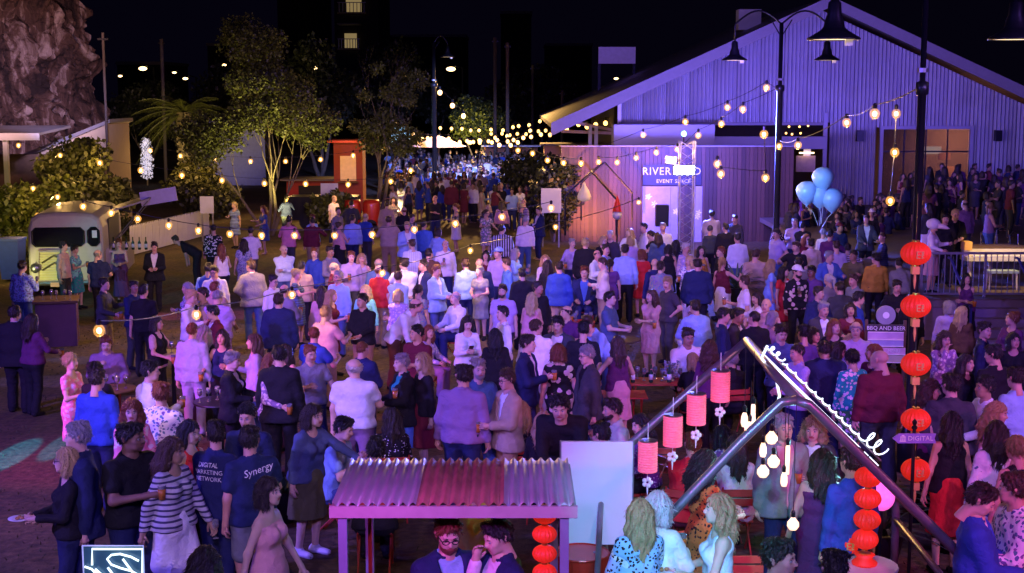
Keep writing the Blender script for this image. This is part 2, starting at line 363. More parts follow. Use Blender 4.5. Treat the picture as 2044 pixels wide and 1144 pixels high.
def head_np(sex, lod):
    key = (sex, lod)
    if key in _headc: return _headc[key]
    h = {0: .0085, 1: .0125, 2: .02}[lod]; g = Grid((-.115, -.15, -.2), (.115, .125, .14), h); f = sex == 'f'; w = .93 if f else 1.0
    g.ell((0, .012, .03), (.074 * w, .093, .086), .02); g.ell((0, -.026, -.035), (.057 * w, .064, .078), .03)
    g.seg((-.026 * w, -.062, -.07), (.026 * w, -.062, -.07), .026, k=.03); g.ell((0, -.072, -.096), (.02, .018, .018), .02)
    g.seg((-.034, -.080, .026), (.034, -.080, .026), .011 if f else .013, k=.02)
    g.seg((-.040 * w, -.066, -.018), (-.030 * w, -.072, -.03), .022, k=.03); g.seg((.040 * w, -.066, -.018), (.030 * w, -.072, -.03), .022, k=.03)
    for s in (-1, 1): g.ell((s * .031, -.094, .006), (.017, .014, .011), .012, cut=True)
    g.seg((0, -.087, .014), (0, -.108, -.022), .009, .0145, k=.012); g.seg((-.011, -.094, -.026), (.011, -.094, -.026), .009, k=.01)
    g.seg((-.017, -.088, -.056), (.017, -.088, -.056), .0095, k=.01)
    for s in (-1, 1): g.seg((s * .077 * w, .012, -.022), (s * .082 * w, .02, .02), .008, .013, k=.008)
    g.seg((0, .015, -.08), (0, .028, -.19), .054 * w, .058 * w, k=.03)
    V, Q = g.mesh(); c = V[Q].mean(1)
    mi = np.zeros(len(Q), int); mi[(np.abs(c[:, 0]) < .024) & (c[:, 1] < -.082) & (c[:, 2] < -.047) & (c[:, 2] > -.066)] = 3
    _headc[key] = (V, Q, mi); return _headc[key]
def eyes_np():
    b = MB(); mi = []
    for s in (-1, 1):
        n = len(b.f); b.ball((s * .031, -.081, .006), .0125, 8, 6); mi += [1] * (len(b.f) - n)
        n = len(b.f); b.ball((s * .031, -.0885, .006), .0062, 6, 4); mi += [2] * (len(b.f) - n)
        n = len(b.f); b.tube([(s * .017, -.0935, .027), (s * .031, -.0925, .032), (s * .047, -.082, .027)], [.0035, .0045, .0025], 4); mi += [2] * (len(b.f) - n)
    return b, mi
_EYES = None
def rot_np(yaw, pitch):
    return np.array((Matrix.Rotation(yaw, 3, 'Z') @ Matrix.Rotation(pitch, 3, 'X')))
def head_mat(k, yaw, nod):
    half = Matrix(k['Rm'].tolist()).to_quaternion(); half = Matrix.Identity(3).to_quaternion().slerp(half, .45).to_matrix()
    return np.array(half) @ rot_np(yaw, nod)
_body = {}; _bodyraw = {}
def body_mesh(pose, sex, lod, yaw, nod):
    global _EYES
    key = (pose, sex, lod, yaw, nod)
    if key in _body: return _body[key]
    k = skeleton(pose, sex)
    if (pose, sex, lod) not in _bodyraw:
        g = Grid(k['lo'], k['hi'], LODH[lod]); torso(g, k)
        for i in (0, 1): arm(g, k, i, hand=True); leg(g, k, i); foot(g, k, i, -.006)
        _bodyraw[(pose, sex, lod)] = g.mesh()
    V, Q = _bodyraw[(pose, sex, lod)]; hv, hq, hm = head_np(sex, lod); M = head_mat(k, R(yaw), R(nod)); n0 = len(V)
    HV = hv @ M.T + k['head']; parts = [Q, hq + n0]; mi = [np.zeros(len(Q), int), hm]; VV = [V, HV]; n0 += len(HV)
    polys = []
    if lod < 2:
        if _EYES is None: _EYES = eyes_np()
        eb, em = _EYES; hb = hand_bits(k, lod)
        ev = np.array(eb.v) @ M.T + k['head']; VV.append(ev); polys += [(tuple(i + n0 for i in q), m) for q, m in zip(eb.f, em)]; n0 += len(ev)
        VV.append(np.array(hb.v)); polys += [(tuple(i + n0 for i in q), 0) for q in hb.f]; n0 += len(hb.v)
    F = [np.concatenate(parts)]; MI = [np.concatenate(mi)]
    for n in sorted({len(q) for q, _ in polys}):
        F.append(np.array([q for q, _ in polys if len(q) == n])); MI.append(np.array([m for q, m in polys if len(q) == n]))
    me = np_mesh('body', np.concatenate(VV), F, (M_SKIN, M_EYE, M_DARK, M_LIP), np.concatenate(MI)); _body[key] = me; return me
_garm = {}
def garment(kind, pose, sex, lod):
    key = (kind, pose, sex, lod)
    if key in _garm: return _garm[key]
    k = skeleton(pose, sex); g = Grid(k['lo'], k['hi'], LODH[lod]); T = k['T']; dz = k['dz']; up = k['Rm'] @ np.array((0, 0, 1.0)); sd = (len(_garm) * 7) % 23
    wr = {'shirt': .0048, 'blouse': .0044, 'polo': .0042, 'tee': .0042, 'jacket': .0045, 'trousers': .0042}.get(kind, .0026)
    def torso_cut(top=None, hem=None):
        if hem is not None: g.half(-up, -float(up @ T((0, 0, hem))))
        if top is not None: g.half(up, float(up @ T((0, 0, top))))
    def neckhole(r, y=-.02, z=1.52, sz=1.0):
        c = T((0, y, z)); g.ell(c, (r, r * 1.1, r * sz), .0, cut=True)
    if kind in ('shirt', 'polo', 'tee', 'tank', 'blouse', 'jacket', 'vest', 'strap', 'crop', 'gown'):
        inf = {'jacket': .036, 'vest': .03, 'tank': .009, 'strap': .009, 'crop': .01, 'tee': .014, 'gown': .012}.get(kind, .013)
        torso(g, k, inf); T0 = T
        loose = .018 if kind in ('shirt', 'polo', 'tee', 'blouse', 'jacket') else 0
        hem = {'shirt': .86, 'polo': .87, 'tee': .86, 'tank': .9, 'strap': .95, 'crop': 1.0, 'blouse': .9, 'jacket': .78, 'vest': .9, 'gown': .9}[kind]
        g.seg(T((.085, 0, 1.1)), T((-.085, 0, 1.1)), (.100 if k['fem'] else .112) + inf + loose * .4, k=.05)
        g.seg(T((.09, 0, hem + .03)), T((-.09, 0, hem + .03)), (.112 if k['fem'] else .108) + inf + loose, k=.05)
        if kind == 'jacket': g.seg(T((.11, 0, .84)), T((-.11, 0, .84)), .12 + inf, k=.06)
        for i in (0, 1):
            if kind in ('shirt', 'blouse'): arm(g, k, i, inf + .004, 1.93)
            elif kind == 'jacket': arm(g, k, i, inf - .008, 1.9)
            elif kind in ('polo', 'tee', 'gown'): arm(g, k, i, inf + .004, .58)
        wrinkle(g, wr, sd)
        torso_cut(hem=hem)
        if kind in ('tank', 'strap', 'crop'):
            for s in (1, -1): g.ell(T((s * (k['sx'] + .03), 0, 1.42)), (.075, .12, .10), .0, cut=True)
        if kind == 'strap': g.half(up, float(up @ T((0, 0, 1.345))))
        elif kind == 'jacket':
            # the open front: a V wedge with the lapels left standing
            X, Y, Z = g.full(); inv = k['Rm'].T; piv = np.array((0, 0, .95 + dz))
            y0 = inv[1][0] * X + inv[1][1] * (Y - piv[1]) + inv[1][2] * (Z - piv[2]); z0 = inv[2][0] * X + inv[2][1] * (Y - piv[1]) + inv[2][2] * (Z - piv[2]) + .95
            wdt = np.clip((z0 - 1.02) * .22, .008, .085); ins = np.maximum(np.abs(X) - wdt, y0 + .03); g.f = np.maximum(g.f, -ins)
            neckhole(.072, 0, 1.53)
        elif kind == 'vest': neckhole(.09, -.05, 1.47, 1.3)
        else: neckhole(.074 if kind in ('shirt', 'polo', 'tee') else .095, -.03 if kind in ('shirt', 'polo', 'tee') else -.06, 1.525 if kind in ('shirt', 'polo', 'tee') else 1.49)
    if kind in ('shirt', 'polo', 'jacket') and lod < 2:
        ri = .012 if kind == 'jacket' else 0
        ring = [T(((.066 + ri) * math.sin(t), .014 - (.060 + ri) * math.cos(t), 1.478 + .022 * (1 - math.cos(t)) * .6)) for t in np.linspace(.5, 2 * math.pi - .5, 13)]
        for q, w in zip(ring, ring[1:]): g.seg(q, w, .0125, k=.008)
    if kind in ('trousers', 'shorts'):
        g.seg((.08, 0, .97 + dz), (-.08, 0, .97 + dz), .116, k=.05); g.seg((.085, .005, .91 + dz), (-.085, .005, .91 + dz), .12 if k['fem'] else .117, k=.05)
        for i in (0, 1): leg(g, k, i, .016, 1.97 if kind == 'trousers' else .85, straight=True)
        wrinkle(g, wr, sd); g.half((0, 0, 1), 1.03 + dz); g.half((0, 0, -1), -.045)
    if kind in ('skirt', 'pencil', 'dress', 'gownskirt', 'longdress', 'strapdress', 'shortskirt'):
        hem = {'skirt': .46, 'pencil': .48, 'dress': .50, 'longdress': .14, 'strapdress': .2, 'shortskirt': .62}[kind] ; fl = {'skirt': .20, 'pencil': .135, 'dress': .18, 'longdress': .23, 'strapdress': .2, 'shortskirt': .17}[kind]
        if k['sit']:
            for i in (0, 1): leg(g, k, i, .022, .98)
            g.seg((.085, 0, .95 + dz), (-.085, 0, .95 + dz), .13, k=.05); g.seg((.06, -.2, .90 + dz), (-.06, -.2, .90 + dz), .10, k=.06)
        else:
            X, Y, Z = g.full(); t = np.clip((1.06 - Z) / (1.06 - hem), 0, 1); hipb = np.exp(-((Z - .92) / .10) ** 2) * .035
            fold = 1 + .05 * t * np.sin(np.arctan2(Y, X) * 9 + 3 * np.sin(Z * 3 + sd))
            rx = (.15 + (fl - .13) * t + hipb) * fold; ry = (.125 + (fl - .13) * t + hipb * .8) * fold
            d = (np.sqrt((X / rx) ** 2 + ((Y - .005) / ry) ** 2) - 1) * np.minimum(rx, ry)
            d = np.maximum(d, np.maximum(Z - 1.08, hem - Z)); g.f = np.minimum(g.f, d.astype(np.float32))
            if abs(k['A'][0][1] - k['A'][1][1]) > .2:
                for i in (0, 1): leg(g, k, i, .024, .9 if hem < .6 else .6)
        if kind in ('dress', 'longdress', 'strapdress'):
            torso(g, k, .011)
            g.half(up, float(up @ T((0, 0, 1.37 if kind == 'strapdress' else 1.46))))
            if kind != 'strapdress':
                for i in (0, 1): arm(g, k, i, .014, .42)
                c = T((0, -.06, 1.485)); g.ell(c, (.10, .11, .10), .0, cut=True)
            # limb stubs of the neck are cut away
        wrinkle(g, wr * .8, sd)
    if kind in ('shoe0', 'shoe1'):
        foot(g, k, int(kind[-1]), .007)
        g.half((0, 0, 1), .115)
    V, Q = g.mesh(); me = np_mesh(kind, V, Q); _garm[key] = me; return me
_hair = {}
def hair_mesh(style, sex, lod):
    key = (style, sex, lod)
    if key in _hair: return _hair[key]
    h = {0: .0082, 1: .0125, 2: .021}[lod]; g = Grid((-.17, -.17, -.46), (.17, .2, .2), h); w = .95 if sex == 'f' else 1.0
    def cap(inf, top=0.0):
        g.ell((0, .012, .03), (.074 * w + inf, .093 + inf, .086 + inf + top), .01)
    def hairline(c=-.004): g.half((0, -.65, -.76), -c)
    if style == 'short':
        cap(.010, .006); g.ell((.018, -.035, .105), (.055, .05, .03), .02); g.ell((-.02, .03, .115), (.06, .06, .022), .02); hairline(); g.ell((0, -.118, .012), (.063, .072, .074), .0, cut=True)
    elif style == 'quiff': cap(.012, .008); g.seg((-.03, -.06, .115), (.03, -.05, .12), .026, k=.03); hairline(.0); g.ell((0, -.118, .012), (.063, .072, .075), .0, cut=True)
    elif style == 'crop': cap(.006); hairline(.002); g.ell((0, -.118, .015), (.066, .074, .076), .0, cut=True)
    elif style == 'ring': cap(.008); hairline(-.004); g.half((0, .25, 1), .055)
    elif style == 'cap':
        cap(.028, .022); g.half((0, -.1, -1), -.055); g.ell((0, -.13, .062), (.07, .07, .012), .012)
    elif style == 'hat':
        cap(.018, .03); g.half((0, 0, -1), -.045); g.ell((0, .01, .052), (.165, .165, .014), .01)
    elif style == 'headscarf': cap(.02, .01); g.half((0, -.5, -.8), .0)
    else:
        cap(.014, .004); hairline(-.016)
        if style == 'bob':
            for s in (1, -1): g.seg((s * .072, .01, .03), (s * .078, .0, -.11), .036, .04, k=.03)
            g.seg((-.04, .07, .0), (-.04, .075, -.11), .05, .048, k=.04); g.seg((.04, .07, .0), (.04, .075, -.11), .05, .048, k=.04)
            g.half((0, 0, -1), .135)
        elif style in ('long', 'wavy'):
            e = .012 if style == 'wavy' else 0
            for s in (1, -1): g.seg((s * .072, .012, .03), (s * .085, .012, -.12), .036, .042 + e, k=.03); g.seg((s * .085, .012, -.12), (s * .09, .03, -.27 + .03 * s), .042 + e, .028, k=.03)
            for x in (-.05, 0, .05): g.seg((x, .07, .01), (x * 1.1, .10, -.16), .05, .05 + e, k=.04); g.seg((x * 1.1, .10, -.16), (x * 1.2, .105, -.36 + abs(x)), .05 + e, .022, k=.03)
        elif style == 'pony':
            g.seg((0, .10, .05), (0, .15, .0), .03, .036, k=.02); g.seg((0, .15, .0), (0, .14, -.2), .036, .016, k=.02)
        elif style == 'bun': g.ell((0, .085, .09), (.045, .045, .042), .01)
        elif style == 'updo': g.ell((0, .09, .03), (.06, .05, .055), .02)
        # keep the face clear
        g.ell((0, -.10, -.025), (.062, .09, .092), .0, cut=True)
    X, Y, Z = g.full()
    amp = .006 if style in ('wavy', 'long', 'quiff') else .0045
    if style not in ('cap', 'hat', 'headscarf'):
        g.f = g.f + (amp * np.sin(np.arctan2(X, Y + .0) * 13 + (1.3 if style in ('long', 'bob', 'pony', 'bun', 'updo') else 5) * np.sin(Z * 22 + X * 15) + Z * (38 if style == 'wavy' else 14)) + (.0042 if lod == 0 else .002) * np.sin(np.arctan2(X, Y) * 41 + 4 * np.sin(Z * 30) + X * 60)).astype(np.float32)
    V, Q = g.mesh(); F = [Q]
    if lod < 2 and style not in ('cap', 'hat', 'headscarf'):
        # loose strands combed over the hair, so that the outline is not a shell
        n = 900 if lod == 0 else 350; c = V[Q].mean(1); nr = np.cross(V[Q[:, 1]] - V[Q[:, 0]], V[Q[:, 2]] - V[Q[:, 0]]); nr /= np.maximum(1e-9, np.linalg.norm(nr, axis=1))[:, None]
        pk = RNG.integers(0, len(Q), n); p, nn = c[pk], nr[pk]; comb = np.stack([p[:, 0] * (6 if style in ('short', 'quiff', 'crop', 'ring') else 1.5), .25 + p[:, 1] * (3 if style in ('short', 'quiff', 'crop', 'ring') else 1), np.full(n, -1.0)], 1) + RNG.normal(size=(n, 3)) * (.35 if style != 'long' else .16)
        t = comb - nn * (comb * nn).sum(1)[:, None]; t /= np.maximum(1e-6, np.linalg.norm(t, axis=1))[:, None]; sd = np.cross(nn, t); L = (RNG.random((n, 1)) * .6 + .5) * (.03 if style in ('short', 'quiff', 'crop', 'ring') else .06)
        w = .0028 if lod == 0 else .004; a = p - nn * .002; m_ = p + t * L * .55 + nn * .006; e = p + t * L + nn * (.003 + .007 * RNG.random((n, 1)))
        S = np.stack([a - sd * w, a + sd * w, m_ + sd * w, m_ - sd * w, e], 1).reshape(-1, 3); o5 = np.arange(n)[:, None] * 5 + len(V)
        V = np.concatenate([V, S]); F += [o5 + np.array([0, 1, 2, 3]), o5 + np.array([3, 2, 4])]
    me = np_mesh('hair', V, F); _hair[key] = me; return me
def beard_mesh(lod):
    key = ('beard', lod)
    if key in _hair: return _hair[key]
    g = Grid((-.1, -.15, -.16), (.1, .1, .1), .0095 if lod == 0 else .013)
    g.ell((0, -.026, -.035), (.064, .071, .086), .03); g.seg((-.026, -.064, -.07), (.026, -.064, -.07), .031, k=.03); g.ell((0, -.075, -.1), (.026, .022, .022), .02)
    g.half((0, .55, 1), -.052); g.half((0, 1, 0), .02); g.ell((0, -.10, -.056), (.02, .03, .008), .0, cut=True)
    V, Q = g.mesh(); me = np_mesh('beard', V, Q); _hair[key] = me; return me
def glasses_mesh():
    if 'glasses' in _hair: return _hair['glasses']
    b = MB()
    for s in (-1, 1):
        b.tube([(s * .033 + .023 * math.cos(a), -.106 + abs(s * .033 + .023 * math.cos(a)) * .12, .006 + .019 * math.sin(a)) for a in np.linspace(0, 2 * math.pi, 11)], .0035, 4, False)
        b.tube([(s * .056, -.10, .01), (s * .078, -.02, .012), (s * .08, .02, .005)], .003, 4)
    b.tube([(-.01, -.108, .01), (.01, -.108, .01)], .003, 4)
    me = bpy.data.meshes.new('glasses'); me.from_pydata(b.v, [], b.f); me.update(); me.materials.append(mat('spectacle_black', (.01, .01, .012), .3)); _hair['glasses'] = me; return me
# ---- materials driven by each object's own colour
def colour_mat(name, pattern=None, rough=.85, second=(.8, .8, .8), scale=22.0, sheen=.0, sss=0.0, spec=.25):
    m = bpy.data.materials.new(name); m.use_nodes = True; n = m.node_tree.nodes; l = m.node_tree.links; b = n['Principled BSDF']
    b.inputs['Roughness'].default_value = rough; b.inputs['Sheen Weight'].default_value = sheen; b.inputs['Specular IOR Level'].default_value = spec
    oi = n.new('ShaderNodeObjectInfo'); tc = n.new('ShaderNodeTexCoord')
    nz = n.new('ShaderNodeTexNoise'); nz.inputs['Scale'].default_value = 9; nz.inputs['Detail'].default_value = 5; l.new(tc.outputs['Object'], nz.inputs['Vector'])
    hv = n.new('ShaderNodeHueSaturation'); mr = n.new('ShaderNodeMapRange'); mr.inputs['To Min'].default_value = .78; mr.inputs['To Max'].default_value = 1.2
    l.new(nz.outputs['Fac'], mr.inputs['Value']); l.new(mr.outputs['Result'], hv.inputs['Value']); l.new(oi.outputs['Color'], hv.inputs['Color'])
    col = hv.outputs['Color']
    if pattern:
        mx = n.new('ShaderNodeMix'); mx.data_type = 'RGBA'; mx.inputs[7].default_value = (*second, 1); l.new(col, mx.inputs[6]); fac = None
        if pattern in ('floral', 'spots', 'leopard'):
            vo = n.new('ShaderNodeTexVoronoi'); vo.inputs['Scale'].default_value = scale; 
            wp = n.new('ShaderNodeVectorMath'); wp.operation = 'ADD'; n2 = n.new('ShaderNodeTexNoise'); n2.inputs['Scale'].default_value = 14; l.new(tc.outputs['Object'], n2.inputs['Vector'])
            sc = n.new('ShaderNodeVectorMath'); sc.operation = 'SCALE'; sc.inputs['Scale'].default_value = .06 if pattern != 'spots' else 0; l.new(n2.outputs['Color'], sc.inputs[0]); l.new(tc.outputs['Object'], wp.inputs[0]); l.new(sc.outputs[0], wp.inputs[1]); l.new(wp.outputs[0], vo.inputs['Vector'])
            cr = n.new('ShaderNodeMath'); cr.operation = 'LESS_THAN'; cr.inputs[1].default_value = {'floral': .42, 'spots': .22, 'leopard': .36}[pattern]; l.new(vo.outputs['Distance'], cr.inputs[0]); fac = cr.outputs[0]
            if pattern == 'floral':
                hs = n.new('ShaderNodeHueSaturation'); hs.inputs['Color'].default_value = (*second, 1); sp = n.new('ShaderNodeSeparateColor'); l.new(vo.outputs['Color'], sp.inputs[0])
                m2 = n.new('ShaderNodeMapRange'); m2.inputs['To Min'].default_value = .38; m2.inputs['To Max'].default_value = .62; l.new(sp.outputs[0], m2.inputs['Value']); l.new(m2.outputs['Result'], hs.inputs['Hue']); l.new(hs.outputs['Color'], mx.inputs[7])
        elif pattern in ('stripe_h', 'stripe_v', 'check'):
            sx = n.new('ShaderNodeSeparateXYZ'); l.new(tc.outputs['Object'], sx.inputs[0])
            def st(o):
                a = n.new('ShaderNodeMath'); a.operation = 'MULTIPLY'; a.inputs[1].default_value = scale; l.new(sx.outputs[o], a.inputs[0])
                s_ = n.new('ShaderNodeMath'); s_.operation = 'SINE'; l.new(a.outputs[0], s_.inputs[0]); g_ = n.new('ShaderNodeMath'); g_.operation = 'GREATER_THAN'; g_.inputs[1].default_value = .35; l.new(s_.outputs[0], g_.inputs[0]); return g_.outputs[0]
            if pattern == 'check':
                a = n.new('ShaderNodeMath'); a.operation = 'ADD'; l.new(st('X'), a.inputs[0]); l.new(st('Z'), a.inputs[1]); b2 = n.new('ShaderNodeMath'); b2.operation = 'MULTIPLY'; b2.inputs[1].default_value = .4; l.new(a.outputs[0], b2.inputs[0]); fac = b2.outputs[0]
            else: fac = st('Z' if pattern == 'stripe_h' else 'X')
        l.new(fac, mx.inputs[0]); col = mx.outputs[2]
    l.new(col, b.inputs['Base Color'])
    nb = n.new('ShaderNodeTexNoise'); nb.inputs['Scale'].default_value = 16; nb.inputs['Detail'].default_value = 5; nb.inputs['Distortion'].default_value = .8; l.new(tc.outputs['Object'], nb.inputs['Vector'])
    bp = n.new('ShaderNodeBump'); bp.inputs['Strength'].default_value = .6 if sss == 0 else .08; bp.inputs['Distance'].default_value = .03; l.new(nb.outputs['Fac'], bp.inputs['Height']); l.new(bp.outputs['Normal'], b.inputs['Normal'])
    return m
M_SKIN = colour_mat('skin', rough=.6, sss=1, spec=.3); M_EYE = mat('eye_white', (.36, .34, .33), .3, bump=0); M_DARK = mat('iris_brow_dark', (.02, .014, .01), .5, bump=0); M_LIP = mat('lips', (.42, .12, .11), .4, bump=0)
M_CLOTH = {None: colour_mat('cloth'), 'floral': colour_mat('cloth_floral', 'floral', second=(.75, .55, .6), scale=17), 'flower_dark': colour_mat('cloth_flower_dark', 'floral', second=(.6, .45, .4), scale=9), 'spots': colour_mat('cloth_spots', 'spots', second=(.75, .75, .8), scale=34),
 'leopard': colour_mat('cloth_leopard', 'leopard', second=(.03, .02, .02), scale=30), 'stripe_h': colour_mat('cloth_stripe', 'stripe_h', second=(.05, .05, .09), scale=120), 'stripe_v': colour_mat('cloth_stripe_up', 'stripe_v', second=(.6, .6, .7), scale=110), 'check': colour_mat('cloth_check', 'check', second=(.1, .1, .2), scale=75),
 'print': colour_mat('cloth_print', 'floral', second=(.10, .12, .3), scale=26)}
M_HAIR = colour_mat('hair_strands', rough=.42, spec=.5)
_nb = M_HAIR.node_tree.nodes
for _q in _nb:
    if _q.type == 'TEX_NOISE' and abs(_q.inputs['Scale'].default_value - 16) < .1: _q.inputs['Scale'].default_value = 70
SKIN = {'fair': (.56, .33, .24), 'tan': (.40, .22, .14), 'brown': (.22, .11, .07), 'dark': (.10, .05, .035), 'pale': (.62, .40, .31)}
HAIRC = {'k': (.010, .009, .010), 'd': (.022, .015, .012), 'b': (.055, .03, .018), 'l': (.36, .23, .10), 'g': (.26, .25, .25), 'r': (.16, .05, .02), 'w': (.55, .53, .5), 's': (.45, .33, .15)}
CC = {'white': (.74, .73, .74), 'cream': (.62, .55, .42), 'beige': (.42, .33, .24), 'grey': (.22, .22, .24), 'charcoal': (.05, .05, .06), 'black': (.012, .012, .016), 'navy': (.018, .025, .085), 'royal': (.03, .07, .35), 'blue': (.07, .16, .5), 'sky': (.3, .45, .72), 'denim': (.07, .12, .24), 'lilac': (.42, .34, .55), 'mauve': (.28, .16, .30), 'purple': (.13, .05, .22), 'plum': (.10, .025, .10), 'pink': (.75, .25, .38), 'rose': (.6, .33, .36), 'red': (.6, .03, .03), 'maroon': (.13, .015, .03), 'orange': (.7, .22, .05), 'mustard': (.52, .27, .04), 'yellow': (.65, .48, .08), 'olive': (.13, .12, .05), 'khaki': (.33, .23, .13), 'brown': (.10, .05, .03), 'teal': (.02, .28, .30), 'aqua': (.2, .6, .6), 'green': (.05, .2, .07), 'silver': (.45, .45, .5)}
PEOPLE = []      # (x, y) of everyone already standing
def person(u, v, face, pose, sex, hair, top, bot, label, skin='fair', h=None, wd=None, zb=0.0, yaw=None, nod=None, beard=None, glasses=False, shirt='white', shoes='black', group='guests in the crowd', lod=None, d=None, xy=None):
    h = (h or (1.77 if sex == 'm' else 1.67)) * (1.01 + .14 * min(1, max(0, (v - 560) / 280))); h *= 1 + (RNG.random() - .5) * .035; wd = wd or (1.0 + (RNG.random() - .4) * .12)
    k = skeleton(pose, sex); topz = (float(k['head'][2]) + .122) * h / 1.76
    if xy is None:
        p = onz(u, v, zb + topz) if d is None else at(u, v, d)
        # the head leads the feet when the figure leans
        hd = Matrix.Rotation(R(face), 3, 'Z') @ Vector((0, float(k['head'][1]), 0)); p = Vector((p.x - hd.x, p.y - hd.y, 0))
    else: p = Vector((*xy, 0))
    dist = p.y
    if lod is None: lod = 0 if dist < 23 else (1 if dist < 37 else 2)
    yaw = int(RNG.choice((-30, 0, 30))) if yaw is None else yaw; nod = (18 if k['nod'] else int(RNG.choice((0, 10)))) if nod is None else nod
    o = thing('person', label, 'person', (p.x, p.y, zb), R(face + (RNG.random() - .5) * 6), group); o.rotation_euler.x = (RNG.random() - .5) * .05; o.rotation_euler.y = (RNG.random() - .5) * .06; o.scale = (wd * h / 1.76, wd * h / 1.76, h / 1.76)
    PEOPLE.append((p.x, p.y)); o['pose'] = pose; o['sex'] = sex
    def part(name, me, m, col, loc=None, Mx=None):
        q = link(name, me, o)
        if not me.materials: me.materials.append(m)
        if me.materials[0] != m: q.material_slots[0].link = 'OBJECT'; q.material_slots[0].material = m
        q.color = (*col, 1)
        if loc is not None: q.location = Vector([float(t) for t in loc]); q.rotation_euler = Matrix([[float(t) for t in r] for r in Mx]).to_euler()
        return q
    jit = lambda c: tuple(min(1, max(0, x * (1 + (RNG.random() - .5) * .18))) for x in c)
    sk = jit(SKIN[skin]); o2 = part('body', body_mesh(pose, sex, lod, yaw, nod), M_SKIN, sk)
    HM = head_mat(k, R(yaw), R(nod))
    st, hc = (hair + ':d').split(':')[:2]
    if st != 'bald':
        hcol = CC[hc] if hc in CC else HAIRC[hc]
        part('hat' if st in ('cap', 'hat') else 'headscarf' if st == 'headscarf' else 'hair', hair_mesh(st, sex, lod), M_CLOTH[None] if hc in CC else M_HAIR, jit(hcol), k['head'], HM)
        if st in ('cap', 'hat'): part('hair', hair_mesh('crop', sex, lod), M_HAIR, HAIRC['d'], k['head'], HM)
    if beard: part('beard', beard_mesh(lod), M_HAIR, HAIRC[beard], k['head'], HM)
    if glasses: q = link('glasses', glasses_mesh(), o); q.location = Vector([float(t) for t in k['head']]); q.rotation_euler = Matrix([[float(t) for t in r] for r in HM]).to_euler()
    def wear(spec, pre=None):
        kd, c, pt = (spec + '::').split(':')[:3]; return part(pre or kd, garment(kd, pose, sex, lod), M_CLOTH[pt or None], jit(CC[c]))
    NM = {'tee': 'tee_shirt', 'polo': 'polo_shirt', 'tank': 'sleeveless_top', 'strap': 'strapless_top', 'crop': 'crop_top', 'pencil': 'pencil_skirt', 'longdress': 'long_dress', 'strapdress': 'strapless_dress', 'shortskirt': 'short_skirt', 'vest': 'waistcoat'}
    for sp in (top, bot):
        if not sp: continue
        kd = sp.split(':')[0]; 
        if kd in ('jacket', 'vest'):
            wear('shirt:' + shirt if kd == 'jacket' else 'polo:' + shirt, 'shirt')
        g_ = wear(sp, NM.get(kd, kd))
        if sp is top: o['__top'] = g_.name
    if lod < 2 or RNG.random() < .3: [part('shoe', garment('shoe%d' % i, pose, sex, lod), M_CLOTH[None], CC[shoes]) for i in (0, 1)]
    tn = o['__top']; del o['__top']
    return o, k, tn
# ---------------------------------------------------------------- materials of the place
M_BLACK = mat('black_powder_coat', (.012, .012, .014), .35, .3, bump=.05)
M_STEEL = mat('brushed_steel', (.35, .35, .37), .35, .9, bump=.05)
M_ZINC = mat('zinc_sheet', (.30, .29, .30), .45, .6, noise_amt=.3, noise_scale=1.5, bump=.05)
M_CLAD = mat('corrugated_cladding', (.34, .33, .35), .5, .25, noise_amt=.2, noise_scale=.8, bump=.05)
M_FASCIA = mat('painted_fascia', (.22, .20, .20), .6, noise_amt=.15)
M_WHITE = mat('white_paint', (.72, .71, .70), .5, noise_amt=.08, bump=.05)
M_RED = mat('red_enamel', (.52, .03, .015), .35, .1, noise_amt=.2, coat=.3, bump=.03)
M_DARKWOOD = mat('dark_timber', (.10, .055, .03), .7, noise_amt=.35, noise_scale=10)
M_GLASS = mat('dark_glass', (.01, .01, .013), .08, bump=0)
M_PANE = mat('smoked_pane', (.55, .5, .5), .03, trans=.95, bump=0, noise_amt=0)
M_CLEAR = mat('clear_glass', (.9, .9, .92), .03, trans=.9, bump=0, noise_amt=0)
M_BULB = mat('lit_bulb', (.9, .6, .3), .4, emit=(1.0, .60, .20), strength=9.0, bump=0)
M_HALO = mat('amber_halo', (.1, .05, .01), .9, emit=(1.0, .50, .10), strength=1.5, bump=0, alpha=.2, noise_amt=0)  # faint glowing shell around each bulb, imitating its halo of light
M_BULBFAR = mat('lit_bulb_far', (.9, .6, .3), .4, emit=(1.0, .52, .13), strength=5, bump=0)
M_BULBEDISON = mat('lit_filament_bulb', (.9, .7, .5), .4, emit=(1.0, .62, .34), strength=1.7, bump=0)
M_LAMP = mat('lit_street_lamp', (.9, .8, .6), .4, emit=(1.0, .66, .28), strength=6, bump=0)
M_NEON = mat('neon_tube', (.8, .9, .9), .4, emit=(.72, .95, 1.0), strength=1.5, bump=0)
M_LANTERN = mat('red_lantern_silk', (.6, .02, .01), .55, emit=(1.0, .03, .012), strength=.42, bump=.1, bump_scale=120)
M_PINKLAN = mat('pink_paper', (.75, .14, .22), .7, emit=(1.0, .10, .16), strength=.5, noise_amt=.3, noise_scale=30, bump=.2, bump_scale=60)
M_GOLD = mat('gold_foil', (.75, .42, .08), .28, .8, noise_amt=.15, bump=.05)
M_GOLDPAPER = mat('gold_paper_tag', (.75, .42, .12), .6, bump=.05)
M_BARK = mat('pale_bark', (.19, .15, .11), .85, noise_amt=.45, noise_scale=5, bump=.5, bump_scale=18)
def leafmat(name, c):
    return mat(name, c, .5, noise_amt=.65, noise_scale=1.7, bump=0)
M_LEAF = leafmat('gum_leaf', (.075, .085, .022)); M_LEAFD = leafmat('dark_leaf', (.026, .034, .016)); M_LEAFG = leafmat('bright_leaf', (.09, .11, .02))
